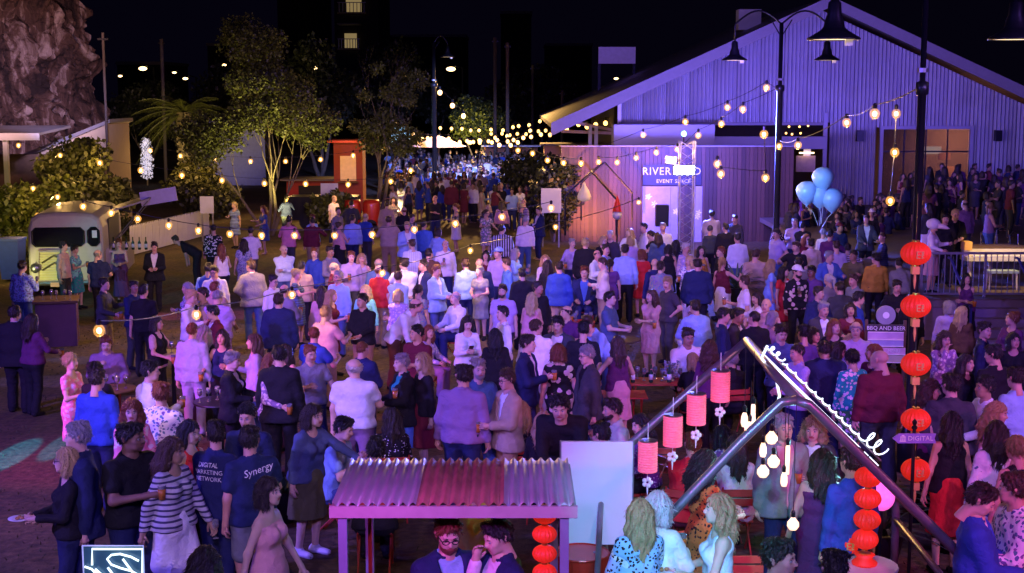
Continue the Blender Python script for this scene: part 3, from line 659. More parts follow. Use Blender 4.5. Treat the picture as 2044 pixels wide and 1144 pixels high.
def ground_material():
    m = bpy.data.materials.new('trodden_lawn'); m.use_nodes = True; n = m.node_tree.nodes; l = m.node_tree.links; b = n['Principled BSDF']; b.inputs['Roughness'].default_value = .95
    tc = n.new('ShaderNodeTexCoord'); a = n.new('ShaderNodeTexNoise'); a.inputs['Scale'].default_value = .35; a.inputs['Detail'].default_value = 8; a.inputs['Roughness'].default_value = .7
    c = n.new('ShaderNodeTexNoise'); c.inputs['Scale'].default_value = 9; c.inputs['Detail'].default_value = 8
    l.new(tc.outputs['Object'], a.inputs['Vector']); l.new(tc.outputs['Object'], c.inputs['Vector'])
    r = n.new('ShaderNodeValToRGB'); e = r.color_ramp.elements; e[0].position = .35; e[0].color = (.042, .034, .014, 1); e[1].position = .68; e[1].color = (.15, .095, .05, 1)
    l.new(a.outputs['Fac'], r.inputs['Fac']); mx = n.new('ShaderNodeMix'); mx.data_type = 'RGBA'; mx.blend_type = 'MULTIPLY'; mx.inputs[0].default_value = .8
    r2 = n.new('ShaderNodeValToRGB'); r2.color_ramp.elements[0].position = .3; r2.color_ramp.elements[0].color = (.35, .35, .35, 1); r2.color_ramp.elements[1].position = .7; r2.color_ramp.elements[1].color = (1.5, 1.45, 1.3, 1)
    l.new(c.outputs['Fac'], r2.inputs['Fac']); l.new(r.outputs['Color'], mx.inputs[6]); l.new(r2.outputs['Color'], mx.inputs[7]); l.new(mx.outputs[2], b.inputs['Base Color'])
    bp = n.new('ShaderNodeBump'); bp.inputs['Strength'].default_value = .7; bp.inputs['Distance'].default_value = .05; l.new(c.outputs['Fac'], bp.inputs['Height']); l.new(bp.outputs['Normal'], b.inputs['Normal']); return m
# ---------------------------------------------------------------- the ground
g = MB(); g.add([(-300, -30, 0), (300, -30, 0), (300, 900, 0), (-300, 900, 0)], [(0, 1, 2, 3)])
tag(g.build('ground', ground_material()), kind='structure')
# short worn grass tufts over the nearer lawn
g = MB()
for _ in range(9000):
    x = random.uniform(-10, 7); y = random.uniform(11, 34)
    if abs(x) > y * .42 or stuff_noise(x, y, 0, .5) < -.05: continue
    a = random.uniform(0, 6.28); h = random.uniform(.02, .05); w = .012; q = Vector((math.cos(a), math.sin(a), 0)); t = Vector((random.uniform(-.03, .03), random.uniform(-.03, .03), h))
    p = Vector((x, y, 0)); g.add([p - q * w, p + q * w, p + t], [(0, 1, 2)])
tag(g.build('grass', mat('grass_blades', (.05, .055, .018), .8, noise_amt=.4, bump=0)), kind='stuff')
# ---------------------------------------------------------------- far town on the night horizon
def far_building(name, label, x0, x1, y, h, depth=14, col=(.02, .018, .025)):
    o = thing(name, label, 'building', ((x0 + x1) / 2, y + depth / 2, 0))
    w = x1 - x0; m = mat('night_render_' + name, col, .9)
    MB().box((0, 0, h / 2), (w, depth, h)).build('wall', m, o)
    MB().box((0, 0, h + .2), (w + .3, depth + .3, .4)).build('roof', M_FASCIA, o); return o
p0 = at(672, 300, 150); p1 = at(740, 300, 150)
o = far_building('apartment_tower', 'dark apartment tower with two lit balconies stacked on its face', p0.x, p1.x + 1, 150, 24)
for (u0, u1, v0, v1) in ((676, 732, -2, 27), (676, 720, 70, 99)):
    a = at(u0, v1, 148.6); b = at(u1, v0, 148.6); cx, w = (a.x + b.x) / 2 - o.location.x, b.x - a.x; y = 148.6 - o.location.y
    br = MB().box((cx, y, a.z), (w, 2.2, .18)).build('balcony', mat('lit_concrete', (.45, .38, .22), .8), o)
    for k in range(8): MB().box((cx - w / 2 + w * (k + .5) / 8, y - 1.05, a.z + .55), (.07, .05, .95)).build('baluster', M_STEEL, br)
    MB().box((cx, y - 1.05, a.z + 1.06), (w, .08, .08)).build('handrail', M_STEEL, br)
    MB().box((cx, y + .95, a.z + .95), (w * .55, .06, 1.5)).build('window', mat('lit_window', (.5, .4, .2), .6, emit=(1.0, .72, .3), strength=.22, noise_scale=.9, noise_amt=.5), o)
    MB().box((cx, y, a.z + 2.6), (w, 2.2, .15)).build('balcony_roof', M_FASCIA, o)
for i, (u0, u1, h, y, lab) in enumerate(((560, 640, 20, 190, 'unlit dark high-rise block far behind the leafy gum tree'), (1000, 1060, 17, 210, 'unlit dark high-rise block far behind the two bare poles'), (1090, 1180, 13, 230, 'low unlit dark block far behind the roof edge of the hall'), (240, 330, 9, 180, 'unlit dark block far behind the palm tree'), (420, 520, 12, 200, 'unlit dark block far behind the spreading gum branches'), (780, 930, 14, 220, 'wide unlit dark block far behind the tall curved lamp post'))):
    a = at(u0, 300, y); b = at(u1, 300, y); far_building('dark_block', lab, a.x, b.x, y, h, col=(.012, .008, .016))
# ---------------------------------------------------------------- the rock cliff
def rock_material():
    m = bpy.data.materials.new('weathered_rock'); m.use_nodes = True; n = m.node_tree.nodes; l = m.node_tree.links; b = n['Principled BSDF']; b.inputs['Roughness'].default_value = .9
    tc = n.new('ShaderNodeTexCoord'); mp = n.new('ShaderNodeMapping'); mp.inputs['Scale'].default_value = (1, 1, .38); l.new(tc.outputs['Object'], mp.inputs['Vector'])
    a = n.new('ShaderNodeTexNoise'); a.inputs['Scale'].default_value = .9; a.inputs['Detail'].default_value = 10; a.inputs['Roughness'].default_value = .68; a.inputs['Distortion'].default_value = .9; l.new(mp.outputs[0], a.inputs['Vector'])
    r = n.new('ShaderNodeValToRGB'); e = r.color_ramp.elements; e[0].position = .42; e[0].color = (.025, .016, .018, 1); e[1].position = .66; e[1].color = (.55, .45, .43, 1); k = e.new(.54); k.color = (.13, .075, .06, 1); l.new(a.outputs['Fac'], r.inputs['Fac']); l.new(r.outputs['Color'], b.inputs['Base Color'])
    c = n.new('ShaderNodeTexNoise'); c.inputs['Scale'].default_value = 3.2; c.inputs['Detail'].default_value = 9; l.new(mp.outputs[0], c.inputs['Vector']); bp = n.new('ShaderNodeBump'); bp.inputs['Strength'].default_value = .9; bp.inputs['Distance'].default_value = .25; l.new(c.outputs['Fac'], bp.inputs['Height']); l.new(bp.outputs['Normal'], b.inputs['Normal']); return m
def cliff():
    nx, nz = 260, 190; vs = []; cxc, cyc = -36.6, 74.0
    for j in range(nz + 1):
        z = -0.6 + 19.5 * j / nz
        for i in range(nx + 1):
            a = -math.pi * 1.0 * i / nx + .15
            r = 15.4 - .21 * max(z, 0) - .5 * math.sin(z * .5) ; p = Vector((math.cos(a), math.sin(a), 0))
            q = Vector((p.x * 15 + z * .25, p.y * 15, z * .42))
            d = noise.noise(q * .16) * 2.0 + (1 - abs(noise.noise(q * .4))) * 1.5 + noise.noise(q * 1.1) * 1.0 + abs(noise.noise(q * 2.4)) * .8 + noise.noise(q * 5) * .35 + noise.noise(q * 9) * .16 - 1.3
            d += .5 * noise.noise(Vector((a * 16, z * .12, 0)))
            vs.append((cxc + p.x * (r + d), cyc + p.y * (r + d), z))
    W = nx + 1; fs = [(j * W + i, (j + 1) * W + i, (j + 1) * W + i + 1, j * W + i + 1) for j in range(nz) for i in range(nx)]
    b = MB(); b.add(vs, fs); m = rock_material()
    o = b.build('cliff', m, smooth=False); tag(o, kind='structure'); return o
cliff()
# ---------------------------------------------------------------- trees
def leafcloud(centres, n, size, droop=.4, sq=(1, 1, .8)):
    vs = np.zeros((n * 4, 3), np.float32); i = 0
    c = np.array([q[:3] for q in centres]); rr = np.array([q[3] for q in centres]); w = rr ** 2; w = w / w.sum(); pick = RNG.choice(len(c), n, p=w)
    d = RNG.normal(size=(n, 3)); d /= np.linalg.norm(d, axis=1)[:, None]; rad = RNG.random(n) ** .45
    P = c[pick] + d * (rad * rr[pick])[:, None] * np.array(sq)
    ax = RNG.normal(size=(n, 3)); ax[:, 2] -= droop; ax /= np.linalg.norm(ax, axis=1)[:, None]; s = RNG.normal(size=(n, 3)); s -= ax * (s * ax).sum(1)[:, None]; s /= np.linalg.norm(s, axis=1)[:, None]
    L = size * (.6 + .8 * RNG.random(n))[:, None]; Wd = L * .32
    V = np.stack([P, P + ax * L * .5 + s * Wd, P + ax * L, P + ax * L * .5 - s * Wd], 1).reshape(-1, 3); F = np.arange(n * 4).reshape(-1, 4); return V, F
def branch(b, p, d, L, r, depth, tips, spread=.55, n=7):
    pts = [p]; rs = [r]; q = p.copy(); dd = d.copy()
    for k in range(4):
        dd = (dd + Vector((random.uniform(-.16, .16), random.uniform(-.16, .16), random.uniform(-.03, .14)))).normalized(); q = q + dd * L / 4; pts.append(q.copy()); rs.append(r * (1 - .13 * (k + 1)))
    b.tube(pts, rs, n); tips.append((*q, depth))
    if depth == 0: return
    for k in range(2 if random.random() < .55 else 3):
        nd = (dd + Vector((random.uniform(-1, 1), random.uniform(-1, 1), random.uniform(-.2, .6))) * spread).normalized()
        branch(b, q, nd, L * random.uniform(.62, .85), rs[-1] * .72, depth - 1, tips, spread, max(4, n - 1))
def tree(name, label, x, y, limbs, leaves, size, m, rad, depth=3, r0=.14, group=None, sparse=1.0, dropz=0):
    o = thing(name, label, 'tree', (x, y, 0), 0, group); b = MB(); tips = []
    for (dx, dy, dz, L) in limbs: branch(b, Vector((random.uniform(-.1, .1), random.uniform(-.1, .1), -.1)), Vector((dx, dy, dz)).normalized(), L, r0, depth, tips)
    b.build('trunk', M_BARK, o, True)
    cs = [(t[0], t[1], t[2] - dropz, rad * random.uniform(.6, 1.2)) for t in tips if t[3] <= 1 and random.random() < sparse]
    if cs:
        V, F = leafcloud(cs, leaves, size); q = link('crown', np_mesh('crown', V, F, (m,), smooth=False), o)
    return o
random.seed(11)
pt = onz(538, 470); tree('gum_tree', 'tall dark leafy gum tree with forked pale trunks amid the string lights', pt.x, pt.y, ((-.75, 0, .75, 1.9), (-.1, .2, 1, 2.4), (.2, -.1, 1, 2.3), (.42, 0, .9, 1.9), (.05, .1, 1, 2.9)), 38000, .125, M_LEAF, .66, 3, .09)
random.seed(5)
pt = onz(752, 440); tree('slender_gum_tree', 'slender pale gum tree uplit warm with sparse leaves beside the red stall', pt.x, pt.y, ((-.12, 0, 1, 2.0), (.30, 0, 1, 2.1), (.05, .2, 1, 2.6)), 6500, .14, M_LEAFG, .55, 4, .12, sparse=.22, dropz=1.3)
random.seed(21)
pt = at(952, 300, 95); tree('small_round_tree', 'small round yellow-lit tree above the far string lights', pt.x, 95, ((.1, 0, 1, 2.0), (-.2, 0, 1, 2.0), (.3, .1, 1, 2.0)), 5000, .24, M_LEAFG, .95, 2, .1)
random.seed(31)
for i, (u, d, hgt, lab) in enumerate(((300, 105, 2.1, 'dark bushy tree behind the palm fronds'), (470, 98, 2.6, 'dark bushy tree behind the blue shed'), (640, 92, 2.9, 'dark bushy tree behind the red food stall'), (790, 108, 3.0, 'dark bare-topped tree behind the slender gum'), (1085, 125, 2.6, 'dim brown tree just off the end of the hall roof'), (870, 120, 2.5, 'dark tree behind the far curved lamp post'), (1030, 118, 2.2, 'dark tree behind the two bare poles'))):
    pt = at(u, 300, d); tree('bushy_tree', lab, pt.x, d, ((-.3, 0, 1, hgt), (.3, 0, 1, hgt), (0, .1, 1, hgt * 1.2)), 7000, .3, M_LEAFD, 1.4, 2, .16, 'trees beyond the grounds')
# the palm
def palm(u, v, d):
    p = at(u, v, d); o = thing('palm_tree', 'stout date palm with arching fronds behind the shrubs', 'palm tree', (p.x, d, 0)); b = MB(); top = 4.4
    b.tube([(0, 0, -.2), (.05, 0, 1.2), (0, 0, 2.6), (0, 0, top)], [.42, .36, .36, .46], 12)
    for k in range(60):
        a = k * 2.4; z = .2 + k * .053; b.box((math.cos(a) * .37, math.sin(a) * .37, z), (.16, .16, .12), Matrix.Rotation(a, 3, 'Z') @ Matrix.Rotation(.5, 3, 'Y'))
    b.build('trunk', M_BARK, o)
    for k in range(34):
        a = k * 2.399; el = .95 - .043 * k; L = random.uniform(2.6, 3.3); f = MB(); pts = []
        for t in range(9):
            s = t / 8; rr = L * s; z = top + L * s * math.sin(el) - 1.5 * s * s; pts.append(Vector((math.cos(a) * rr * math.cos(el * .8), math.sin(a) * rr * math.cos(el * .8), z)))
        f.tube(pts, [.05 - .045 * i / 8 for i in range(9)], 4)
        for t in range(1, 33):
            s = t / 33 * 7.99; i = int(s); q = pts[i].lerp(pts[i + 1], s - i); dr = (pts[i + 1] - pts[i]).normalized(); sd = dr.cross(Vector((0, 0, 1))).normalized(); ln = .5 * math.sin(math.pi * min(1, (t + 3) / 36)) + .1
            for sg in (-1, 1):
                e = q + sd * sg * ln * .8 + dr * ln * .5 - Vector((0, 0, ln * .45)); w = dr * .022; f.add([q - w, q + w, e], [(0, 1, 2)])
        f.build('frond', M_LEAF, o)
random.seed(3); palm(370, 330, 80)
# leafy shrubs at the left, lit by the string lights
def shrub(name, label, u, v, d, r, n, m, group=None, tall=1.0, size=.2):
    p = at(u, v, d); o = thing(name, label, 'shrub', (p.x, d, 0), 0, group); b = MB()
    cs = []
    for k in range(9):
        a = k * 2.4; q = r * .55 * random.random() ** .5; z = random.uniform(.35, 1.45) * r * tall; cs.append((math.cos(a) * q, math.sin(a) * q, z, r * random.uniform(.35, .55))); b.tube([(0, 0, -.05), (math.cos(a) * q * .4, math.sin(a) * q * .4, z * .5), (math.cos(a) * q, math.sin(a) * q, z)], [.05, .035, .012], 5)
    b.build('stem', M_BARK, o); V, F = leafcloud(cs, n, size); link('foliage', np_mesh('foliage', V, F, (m,), smooth=False), o); return o
random.seed(8)
shrub('leafy_shrub', 'big dark green shrub in front of the beige shed wall', 150, 420, 47, 2.1, 9000, M_LEAF, None, 1.15)
shrub('leafy_shrub', 'yellow-lit shrub beside the white porch post', 60, 430, 45, 1.75, 7000, M_LEAFG, None, 1.0)
shrub('leafy_shrub', 'bright yellow-green shrub tip just behind the truck roof', 105, 440, 43, 1.25, 4500, M_LEAFG, None, 1.05)
shrub('leafy_shrub', 'narrow green shrub under the corner of the beige shed', 215, 420, 50, 1.2, 4500, M_LEAF, None, 1.3)
shrub('leafy_shrub', 'low spreading shrub below the palm trunk', 400, 400, 62, 1.9, 6000, M_LEAF, None, .75)
shrub('leafy_shrub', 'small yellow-lit shrub at the foot of the slender gum', 665, 430, 56, 1.2, 3500, M_LEAFG, None, .7)
shrub('leafy_shrub', 'round dark shrub where the far crowd meets the timber wall', 1070, 380, 60, 1.9, 6000, M_LEAFD, None, .85)
shrub('leafy_shrub', 'dark vine mass on the top of the timber triangle frame', 1105, 350, 52, 1.25, 4500, M_LEAFD, None, 1.6)
def blossom(u, v, d):
    p = at(u, v, d); o = thing('white_lit_tree', 'slim little tree wrapped in white lights beside the dark path', 'tree', (p.x, d, 0)); b = MB(); b.tube([(0, 0, 0), (.05, 0, 1.2), (0, 0, 2.4)], [.05, .035, .01], 5); b.build('trunk', M_BARK, o)
    V, F = leafcloud([(0, 0, z, .42 - .1 * abs(z - 1.3)) for z in (.7, 1.1, 1.5, 1.9, 2.3, 2.6)], 900, .12, sq=(1, 1, 1)); link('crown', np_mesh('crown', V, F, (mat('pale_leaf_lights', (.8, .8, .9), .5, emit=(.75, .7, 1.0), strength=.45),), smooth=False), o)
blossom(293, 330, 84)
# ---------------------------------------------------------------- huts at the left
p = at(0, 300, 52); o = thing('porch_hut', 'white porch with a sheet roof and post at the picture edge', 'porch', (0, 0, 0))
a = at(-60, 268, 50); b_ = at(84, 268, 50)
MB().box(((a.x + b_.x) / 2, 51.5, b_.z + .1), (b_.x - a.x, 3.6, .09), Matrix.Rotation(.05, 3, 'X')).build('roof', M_ZINC, o)
MB().box(((a.x + b_.x) / 2, 49.7, b_.z - .08), (b_.x - a.x, .05, .25)).build('fascia', M_WHITE, o)
c_ = at(12, 300, 49.9); MB().box((c_.x, 49.9, c_.z / 2 + .2), (.16, .16, c_.z + .4)).build('post', M_WHITE, o)
MB().box((a.x + 1.2, 53.2, 1.6), (5, .12, 3.2)).build('wall', M_DARKWOOD, o)
a = at(152, 330, 55); b_ = at(219, 330, 55); zt = at(219, 246, 55).z; zl = at(152, 277, 55).z
o = thing('beige_shed', 'beige rendered shed with a sloping roof below the cliff', 'shed'); 
MB().prism([(a.x - 2, -.1), (b_.x, -.1), (b_.x, zt), (a.x - 2, zl - .8)], 55, 58).build('wall', mat('beige_render', (.52, .40, .24), .8, noise_amt=.1), o)
MB().add([(a.x - 2.2, 54.8, zl - .82), (b_.x + .12, 54.8, zt + .02), (b_.x + .12, 58.2, zt + .02), (a.x - 2.2, 58.2, zl - .82), (a.x - 2.2, 54.8, zl - .66), (b_.x + .12, 54.8, zt + .16), (b_.x + .12, 58.2, zt + .16), (a.x - 2.2, 58.2, zl - .66)], [(0, 1, 2, 3), (4, 5, 6, 7), (0, 1, 5, 4), (1, 2, 6, 5), (2, 3, 7, 6), (3, 0, 4, 7)]).build('roof', M_FASCIA, o)
a = at(392, 330, 84); b_ = at(530, 330, 84); o = thing('blue_shed', 'low shed wall washed blue behind the palm', 'shed')
MB().box(((a.x + b_.x) / 2, 85.5, 1.9), (b_.x - a.x, 3, 3.8)).build('wall', mat('pale_sheet_wall', (.16, .16, .24), .7), o)
MB().box(((a.x + b_.x) / 2, 85.5, 3.88), (b_.x - a.x + .5, 3.6, .15)).build('roof', M_FASCIA, o)
spot('shed_uplight', (a.x + 2.2, 79, .3), (a.x + 2.2, 84, 2.4), (.16, .16, 1.0), 420, 90, .8, .2)
# ---------------------------------------------------------------- picket fences: every picket a part
def picket_fence(label, u0, u1, v0, v1, h=1.05, gap=.115):
    A = onz(u0, v0); B = onz(u1, v1); L = (B - A).length; n = int(L / gap); ang = math.atan2(B.y - A.y, B.x - A.x)
    o = thing('picket_fence', label, 'fence', A, ang, 'white picket fences'); pk = None
    for k in range(n):
        if pk is None:
            w = .04; m = MB(); m.prism([(-w, .05), (w, .05), (w, h - .07), (0, h), (-w, h - .07)], -.011, .011); pk = m.build('picket', M_WHITE, o).data; o.children[0].location = (0, 0, 0)
        else: inst('picket', pk, o, (k * gap, 0, 0), (0, random.uniform(-.02, .02), 0))
    for z in (.25, h - .28): MB().box((L / 2, .028, z), (L, .03, .08)).build('rail', M_WHITE, o)
picket_fence('white picket fence running behind the truck serving hatch', 262, 420, 512, 470)
picket_fence('short white picket fence by the blue bin', -10, 48, 520, 515, 1.3)
# blue wheelie bin
p = onz(36, 560); o = thing('wheelie_bin', 'tall blue wheelie bin beside the cream food truck', 'bin', (p.x - .1, 41, 0)); m = mat('blue_plastic', (.02, .05, .5), .5)
MB().add([(-.25, -.28, .08), (.25, -.28, .08), (.25, .28, .08), (-.25, .28, .08), (-.3, -.35, 1.2), (.3, -.35, 1.2), (.3, .35, 1.2), (-.3, .35, 1.2)], [(3, 2, 1, 0), (4, 5, 6, 7), (0, 1, 5, 4), (1, 2, 6, 5), (2, 3, 7, 6), (3, 0, 4, 7)]).build('bin_body', m, o)
MB().box((0, 0, 1.24), (.64, .76, .07)).build('lid', m, o); 
for s in (-1, 1): MB().tube([(s * .26, .34, .1), (s * .32, .34, .1)], .1, 10).build('wheel', M_BLACK, o)
# ---------------------------------------------------------------- the hall on the right
YF = 58.0
def hall():
    o = thing('event_hall', 'large corrugated gable hall washed violet with a wide glass door', 'building')
    P = lambda u, v, d=YF: at(u, v, d)
    apex = P(1640, 8); er = P(2300, 285); el = P(1238, 190)
    sl = (apex.z - el.z) / (apex.x - el.x); zr = lambda x: apex.z - abs(x - apex.x) * sl
    xl, xr = el.x, er.x
    x_dark0, x_dark1 = P(1240, 0).x, P(1652, 0).x; z_d0, z_d1 = P(0, 302).z, P(0, 247).z
    xd0, xd1 = P(1768, 0).x, P(1950, 0).x; zd = P(0, 258).z
    # cladding sheets: corrugated, each sheet its own piece
    sw = .96; n = int((xr - xl) / sw) + 1; pit = .16
    for i in range(n):
        a, b = xl + i * sw, min(xl + (i + 1) * sw - .012, xr)
        cuts = [0.0]
        spans = []
        z0 = .9
        mid = (a + b) / 2
        if x_dark0 - .2 < mid < x_dark1: z0 = z_d1 + .05
        elif xd0 - .1 < mid < xd1 + .1: z0 = zd + .08
        vs = []; k = 0; x = a; st = pit / 6
        cols = int((b - a) / st)
        for k in range(cols + 1):
            x = a + (b - a) * k / cols; y = YF + .034 * math.cos(2 * math.pi * (x - xl) / pit) - .004 * (i % 2)
            vs += [(x, y, z0), (x, y, zr(x) - .25), ]
        fs = [(2 * k, 2 * k + 2, 2 * k + 3, 2 * k + 1) for k in range(cols)]
        m = MB(); m.add(vs, fs); q = m.build('cladding_sheet', M_CLAD, o)
    # back volume and roof
    MB().prism([(xl + .05, -.1), (xr - .05, -.1), (xr - .05, zr(xr) - .3), (apex.x, apex.z - .3), (xl + .05, zr(xl) - .3)], YF + 4.0, YF + 22).build('wall', mat('dim_interior', (.03, .022, .022), .8), o)
    for s, xe in ((-1, P(1098, 240).x), (1, xr + 2)):
        ze = zr(xe); t = .16
        vs = []
        for y in (YF - 1.6, YF + 22): vs += [(apex.x, y, apex.z), (xe, y, ze), (xe, y, ze + t), (apex.x, y, apex.z + t)]
        MB().add(vs, [(0, 1, 2, 3), (7, 6, 5, 4), (0, 4, 5, 1), (1, 5, 6, 2), (2, 6, 7, 3), (3, 7, 4, 0)]).build('roof', M_ZINC, o)
        vs = []
        for y in (YF - 1.66, YF - 1.6): vs += [(apex.x, y, apex.z - .22), (xe, y, ze - .32), (xe, y, ze + t + .04), (apex.x, y, apex.z + t + .04)]
        MB().add(vs, [(0, 1, 2, 3), (7, 6, 5, 4), (0, 4, 5, 1), (1, 5, 6, 2), (2, 6, 7, 3), (3, 7, 4, 0)]).build('bargeboard', M_FASCIA, o)
    # corner trims, header rail over the dark opening
    MB().box((xl - .03, YF - .06, (zr(xl) + z_d1) / 2 - .1), (.14, .12, zr(xl) - z_d1 - .1)).build('corner_trim', M_WHITE, o)
    MB().box(((x_dark0 + x_dark1) / 2, YF - .06, z_d1), (x_dark1 - x_dark0 + .1, .12, .12)).build('header_rail', M_FASCIA, o)
    MB().box((x_dark1 + .05, YF - .06, (z_d1 + 1.0) / 2 + .45), (.16, .14, z_d1 - 1.0)).build('door_jamb', M_CLAD, o)
    # dim verandah ceiling lamps seen in the dark opening
    for (u, v) in ((1575, 253), (1596, 253), (1613, 251), (1569, 266), (1581, 268), (1598, 266)):
        q = at(u, v, YF + 2.5); MB().ball(q, .045, 8, 6).build('ceiling_lamp', M_BULBFAR, o)
    # the glass door
    fr = MB(); fr.box((xd0, YF - .08, (zd + .9) / 2 + .0), (.14, .16, zd - .9)).build('door_frame', M_CLAD, o)
    MB().box((xd1, YF - .08, (zd + .9) / 2), (.14, .16, zd - .9)).build('door_frame', M_CLAD, o); MB().box(((xd0 + xd1) / 2, YF - .08, zd + .07), (xd1 - xd0 + .14, .16, .14)).build('door_frame', M_CLAD, o)
    for k in range(4):
        a = xd0 + .07 + (xd1 - xd0 - .14) * k / 4; w = (xd1 - xd0 - .14) / 4
        p_ = MB().box((a + w / 2, YF, (zd + .9) / 2), (w - .05, .012, zd - .95)).build('door_pane', M_PANE, o)
        MB().box((a + w / 2, YF - .03, 3.1), (w, .05, .06)).build('glazing_bar', M_BLACK, o); MB().box((a, YF - .03, (zd + .9) / 2), (.05, .05, zd - .9)).build('glazing_bar', M_BLACK, o)
    # what hangs inside: warm back bar
    for k, (u, v, w, h, e) in enumerate(((1855, 300, 1.0, .32, .5), (1885, 312, .5, .3, .12), (1896, 345, .8, .55, .22), (1840, 350, .5, .5, .07))):
        q = at(u, v, YF + 2.2); MB().box(q, (w, .08, h)).build('back_bar_panel', mat('lit_panel_%d' % k, (.5, .3, .2), .6, emit=((.9, .7, .6), (.7, .2, .2), (1, .32, .14), (.8, .4, .3))[k], strength=e, noise_amt=.6, noise_scale=2), o)
    spot('bar_glow', (at(1880, 330, YF + 6).x, YF + 2.0, 3.6), (at(1860, 330, YF + 6).x, YF + 4.5, 2.2), (1.0, .40, .2), 1600, 140, .9, .2)
    for u in (1716, 1992):
        q = at(u, 271, YF - .2); MB().box(q, (.26, .3, .44)).build('wall_speaker', M_BLACK, o)
    q = at(1640, 300, YF - .05)
    # paper notice and the little lit board on the verandah
    q = at(1611, 303, YF - .3); MB().box(q, (.3, .02, .55)).build('notice', M_WHITE, o)
    q = at(1608, 327, YF - .3); nb = MB().box(q, (.78, .08, .66)).build('menu_board', mat('warm_board', (.7, .5, .32), .7), o); MB().tube([(q.x - .3, q.y - .15, q.z + .45), (q.x + .3, q.y - .15, q.z + .45)], .03, 6).build('strip_lamp', mat('strip_lamp', (.9, .7, .4), .4, emit=(1, .7, .35), strength=6, bump=0), nb)
    # ridge skylight box and blank light box sign seen above the roof line
    q = at(1494, 40, YF + 6); MB().box(q, (1.0, .8, .9)).build('roof_vent', M_WHITE, o)
    # violet bulkhead below the gable
    a, b = P(1222, 0).x, P(1420, 0).x
    MB().box(((a + b) / 2, YF - 1.0, P(0, 272).z), (b - a, 1.4, P(0, 247).z - P(0, 297).z)).build('bulkhead', M_CLAD, o)
    a, b = P(1420, 0).x, P(1652, 0).x
    MB().box(((a + b) / 2, YF - .4, P(0, 284).z), (b - a, .6, .5)).build('bulkhead', M_CLAD, o)
    # long steel beams under the open roof end
    for (u0, v0, u1, v1) in ((1140, 243, 1236, 262), (1120, 262, 1225, 266)):
        A, B = at(u0, v0, YF + 3), at(u1, v1, YF + 3); MB().tube([A, B], .09, 4).build('beam', mat('cream_steel', (.6, .42, .34), .6), o)
    for u in (1178, 1190): A = at(u, 250, YF + 3); MB().box((A.x, YF + 3, A.z / 2), (.15, .15, A.z)).build('post', M_WHITE, o)
    return o
hall()
a = at(1195, 94, 75); b_ = at(1268, 127, 75); o = thing('blank_billboard', 'blank pale billboard on two posts behind the hall roof', 'billboard', ((a.x + b_.x) / 2, 75, 0)); w = b_.x - a.x
MB().box((0, 0, (a.z + b_.z) / 2), (w, .25, a.z - b_.z)).build('panel', mat('pale_lightbox', (.45, .4, .6), .6, emit=(.22, .12, .75), strength=.22, bump=0), o)
for s in (-1, 1): MB().box((s * (w / 2 - .05), .2, b_.z / 2), (.14, .14, b_.z)).build('post', M_BLACK, o)
# ---------------------------------------------------------------- timber screen wall: every board a part
YW = 52.0
def timber_wall():
    xa, xb = at(1120, 300, YW).x, at(1585, 300, YW).x; zt = at(0, 293, YW).z
    o = thing('timber_wall', 'warm vertical-board timber wall carrying the venue sign', 'wall', (xa, YW, 0)); n = 58; w = (xb - xa) / n; bm = []
    for k in range(3): bm.append(MB().box((0, 0, zt / 2), (w - .012, .03, zt)).build('board', mat('board_%d' % k, ((.062, .026, .014), (.042, .017, .009), (.085, .037, .019))[k], .55, noise_amt=.4, noise_scale=4), o))
    for k, q in enumerate(bm): q.location = ((k + .5) * w, random.uniform(-.012, .012), 0)
    for k in range(3, n): inst('board', random.choice(bm).data, o, ((k + .5) * w, random.uniform(-.014, .014), 0))
    MB().box(((xb - xa) / 2, .12, zt / 2), (xb - xa, .15, zt - .02)).build('frame', M_BLACK, o)
    MB().box(((xb - xa) / 2, .0, zt + .03), (xb - xa + .1, .5, .05)).build('capping', M_FASCIA, o)
    a, b = at(1283, 330, YW - .1), at(1400, 370, YW - .1)
    s = MB().box((0, 0, 0), (b.x - a.x, .06, a.z - b.z)).build('sign_panel', mat('navy_sign', (.008, .008, .03), .5), None); s.location = ((a.x + b.x) / 2, YW - .1, (a.z + b.z) / 2)
    s.name = 'venue_sign'; tag(s, 'dark blue venue name sign on the timber wall behind the floodlight', 'sign')
    q = link('lettering', text_mesh('RIVERLAND', .50, .008, spacing=1.12), s, (-.02, -.045, .14)); q.rotation_euler = (math.pi / 2, 0, 0); q.data.materials.append(M_WHITE); q.scale = (.76, .8, 1)
    q = link('lettering', text_mesh('EVENT SPACE', .24, .008, spacing=1.1), s, (.05, -.045, -.22)); q.rotation_euler = (math.pi / 2, 0, 0); q.data.materials.append(M_WHITE); q.scale = (.8, .8, 1)
    # pale printed door panels under the sign
    for (u0, u1) in ((1283, 1337), (1339, 1356), (1386, 1400)):
        a, b = at(u0, 372, YW - .06), at(u1, 470, YW - .06); d = MB().box(((a.x + b.x) / 2 - o.location.x, -.06, a.z / 2), (b.x - a.x, .06, a.z)).build('door_panel', mat('lilac_panel', (.28, .25, .30), .5), o)
        for k in range(5):
            if u1 - u0 < 20 and k > 1: break
            m = MB(); c = Vector((random.uniform(a.x + .12, b.x - .12) - o.location.x, -.096, random.uniform(.9, a.z - .2)))
            for t in range(5): an = t * 1.2566; m.add([c, c + Vector((math.cos(an - .4) * .07, 0, math.sin(an - .4) * .07)), c + Vector((math.cos(an) * .13, -.004, math.sin(an) * .13)), c + Vector((math.cos(an + .4) * .07, 0, math.sin(an + .4) * .07))], [(0, 1, 2, 3)])
            m.build('flower_decal', M_WHITE, d)
timber_wall()
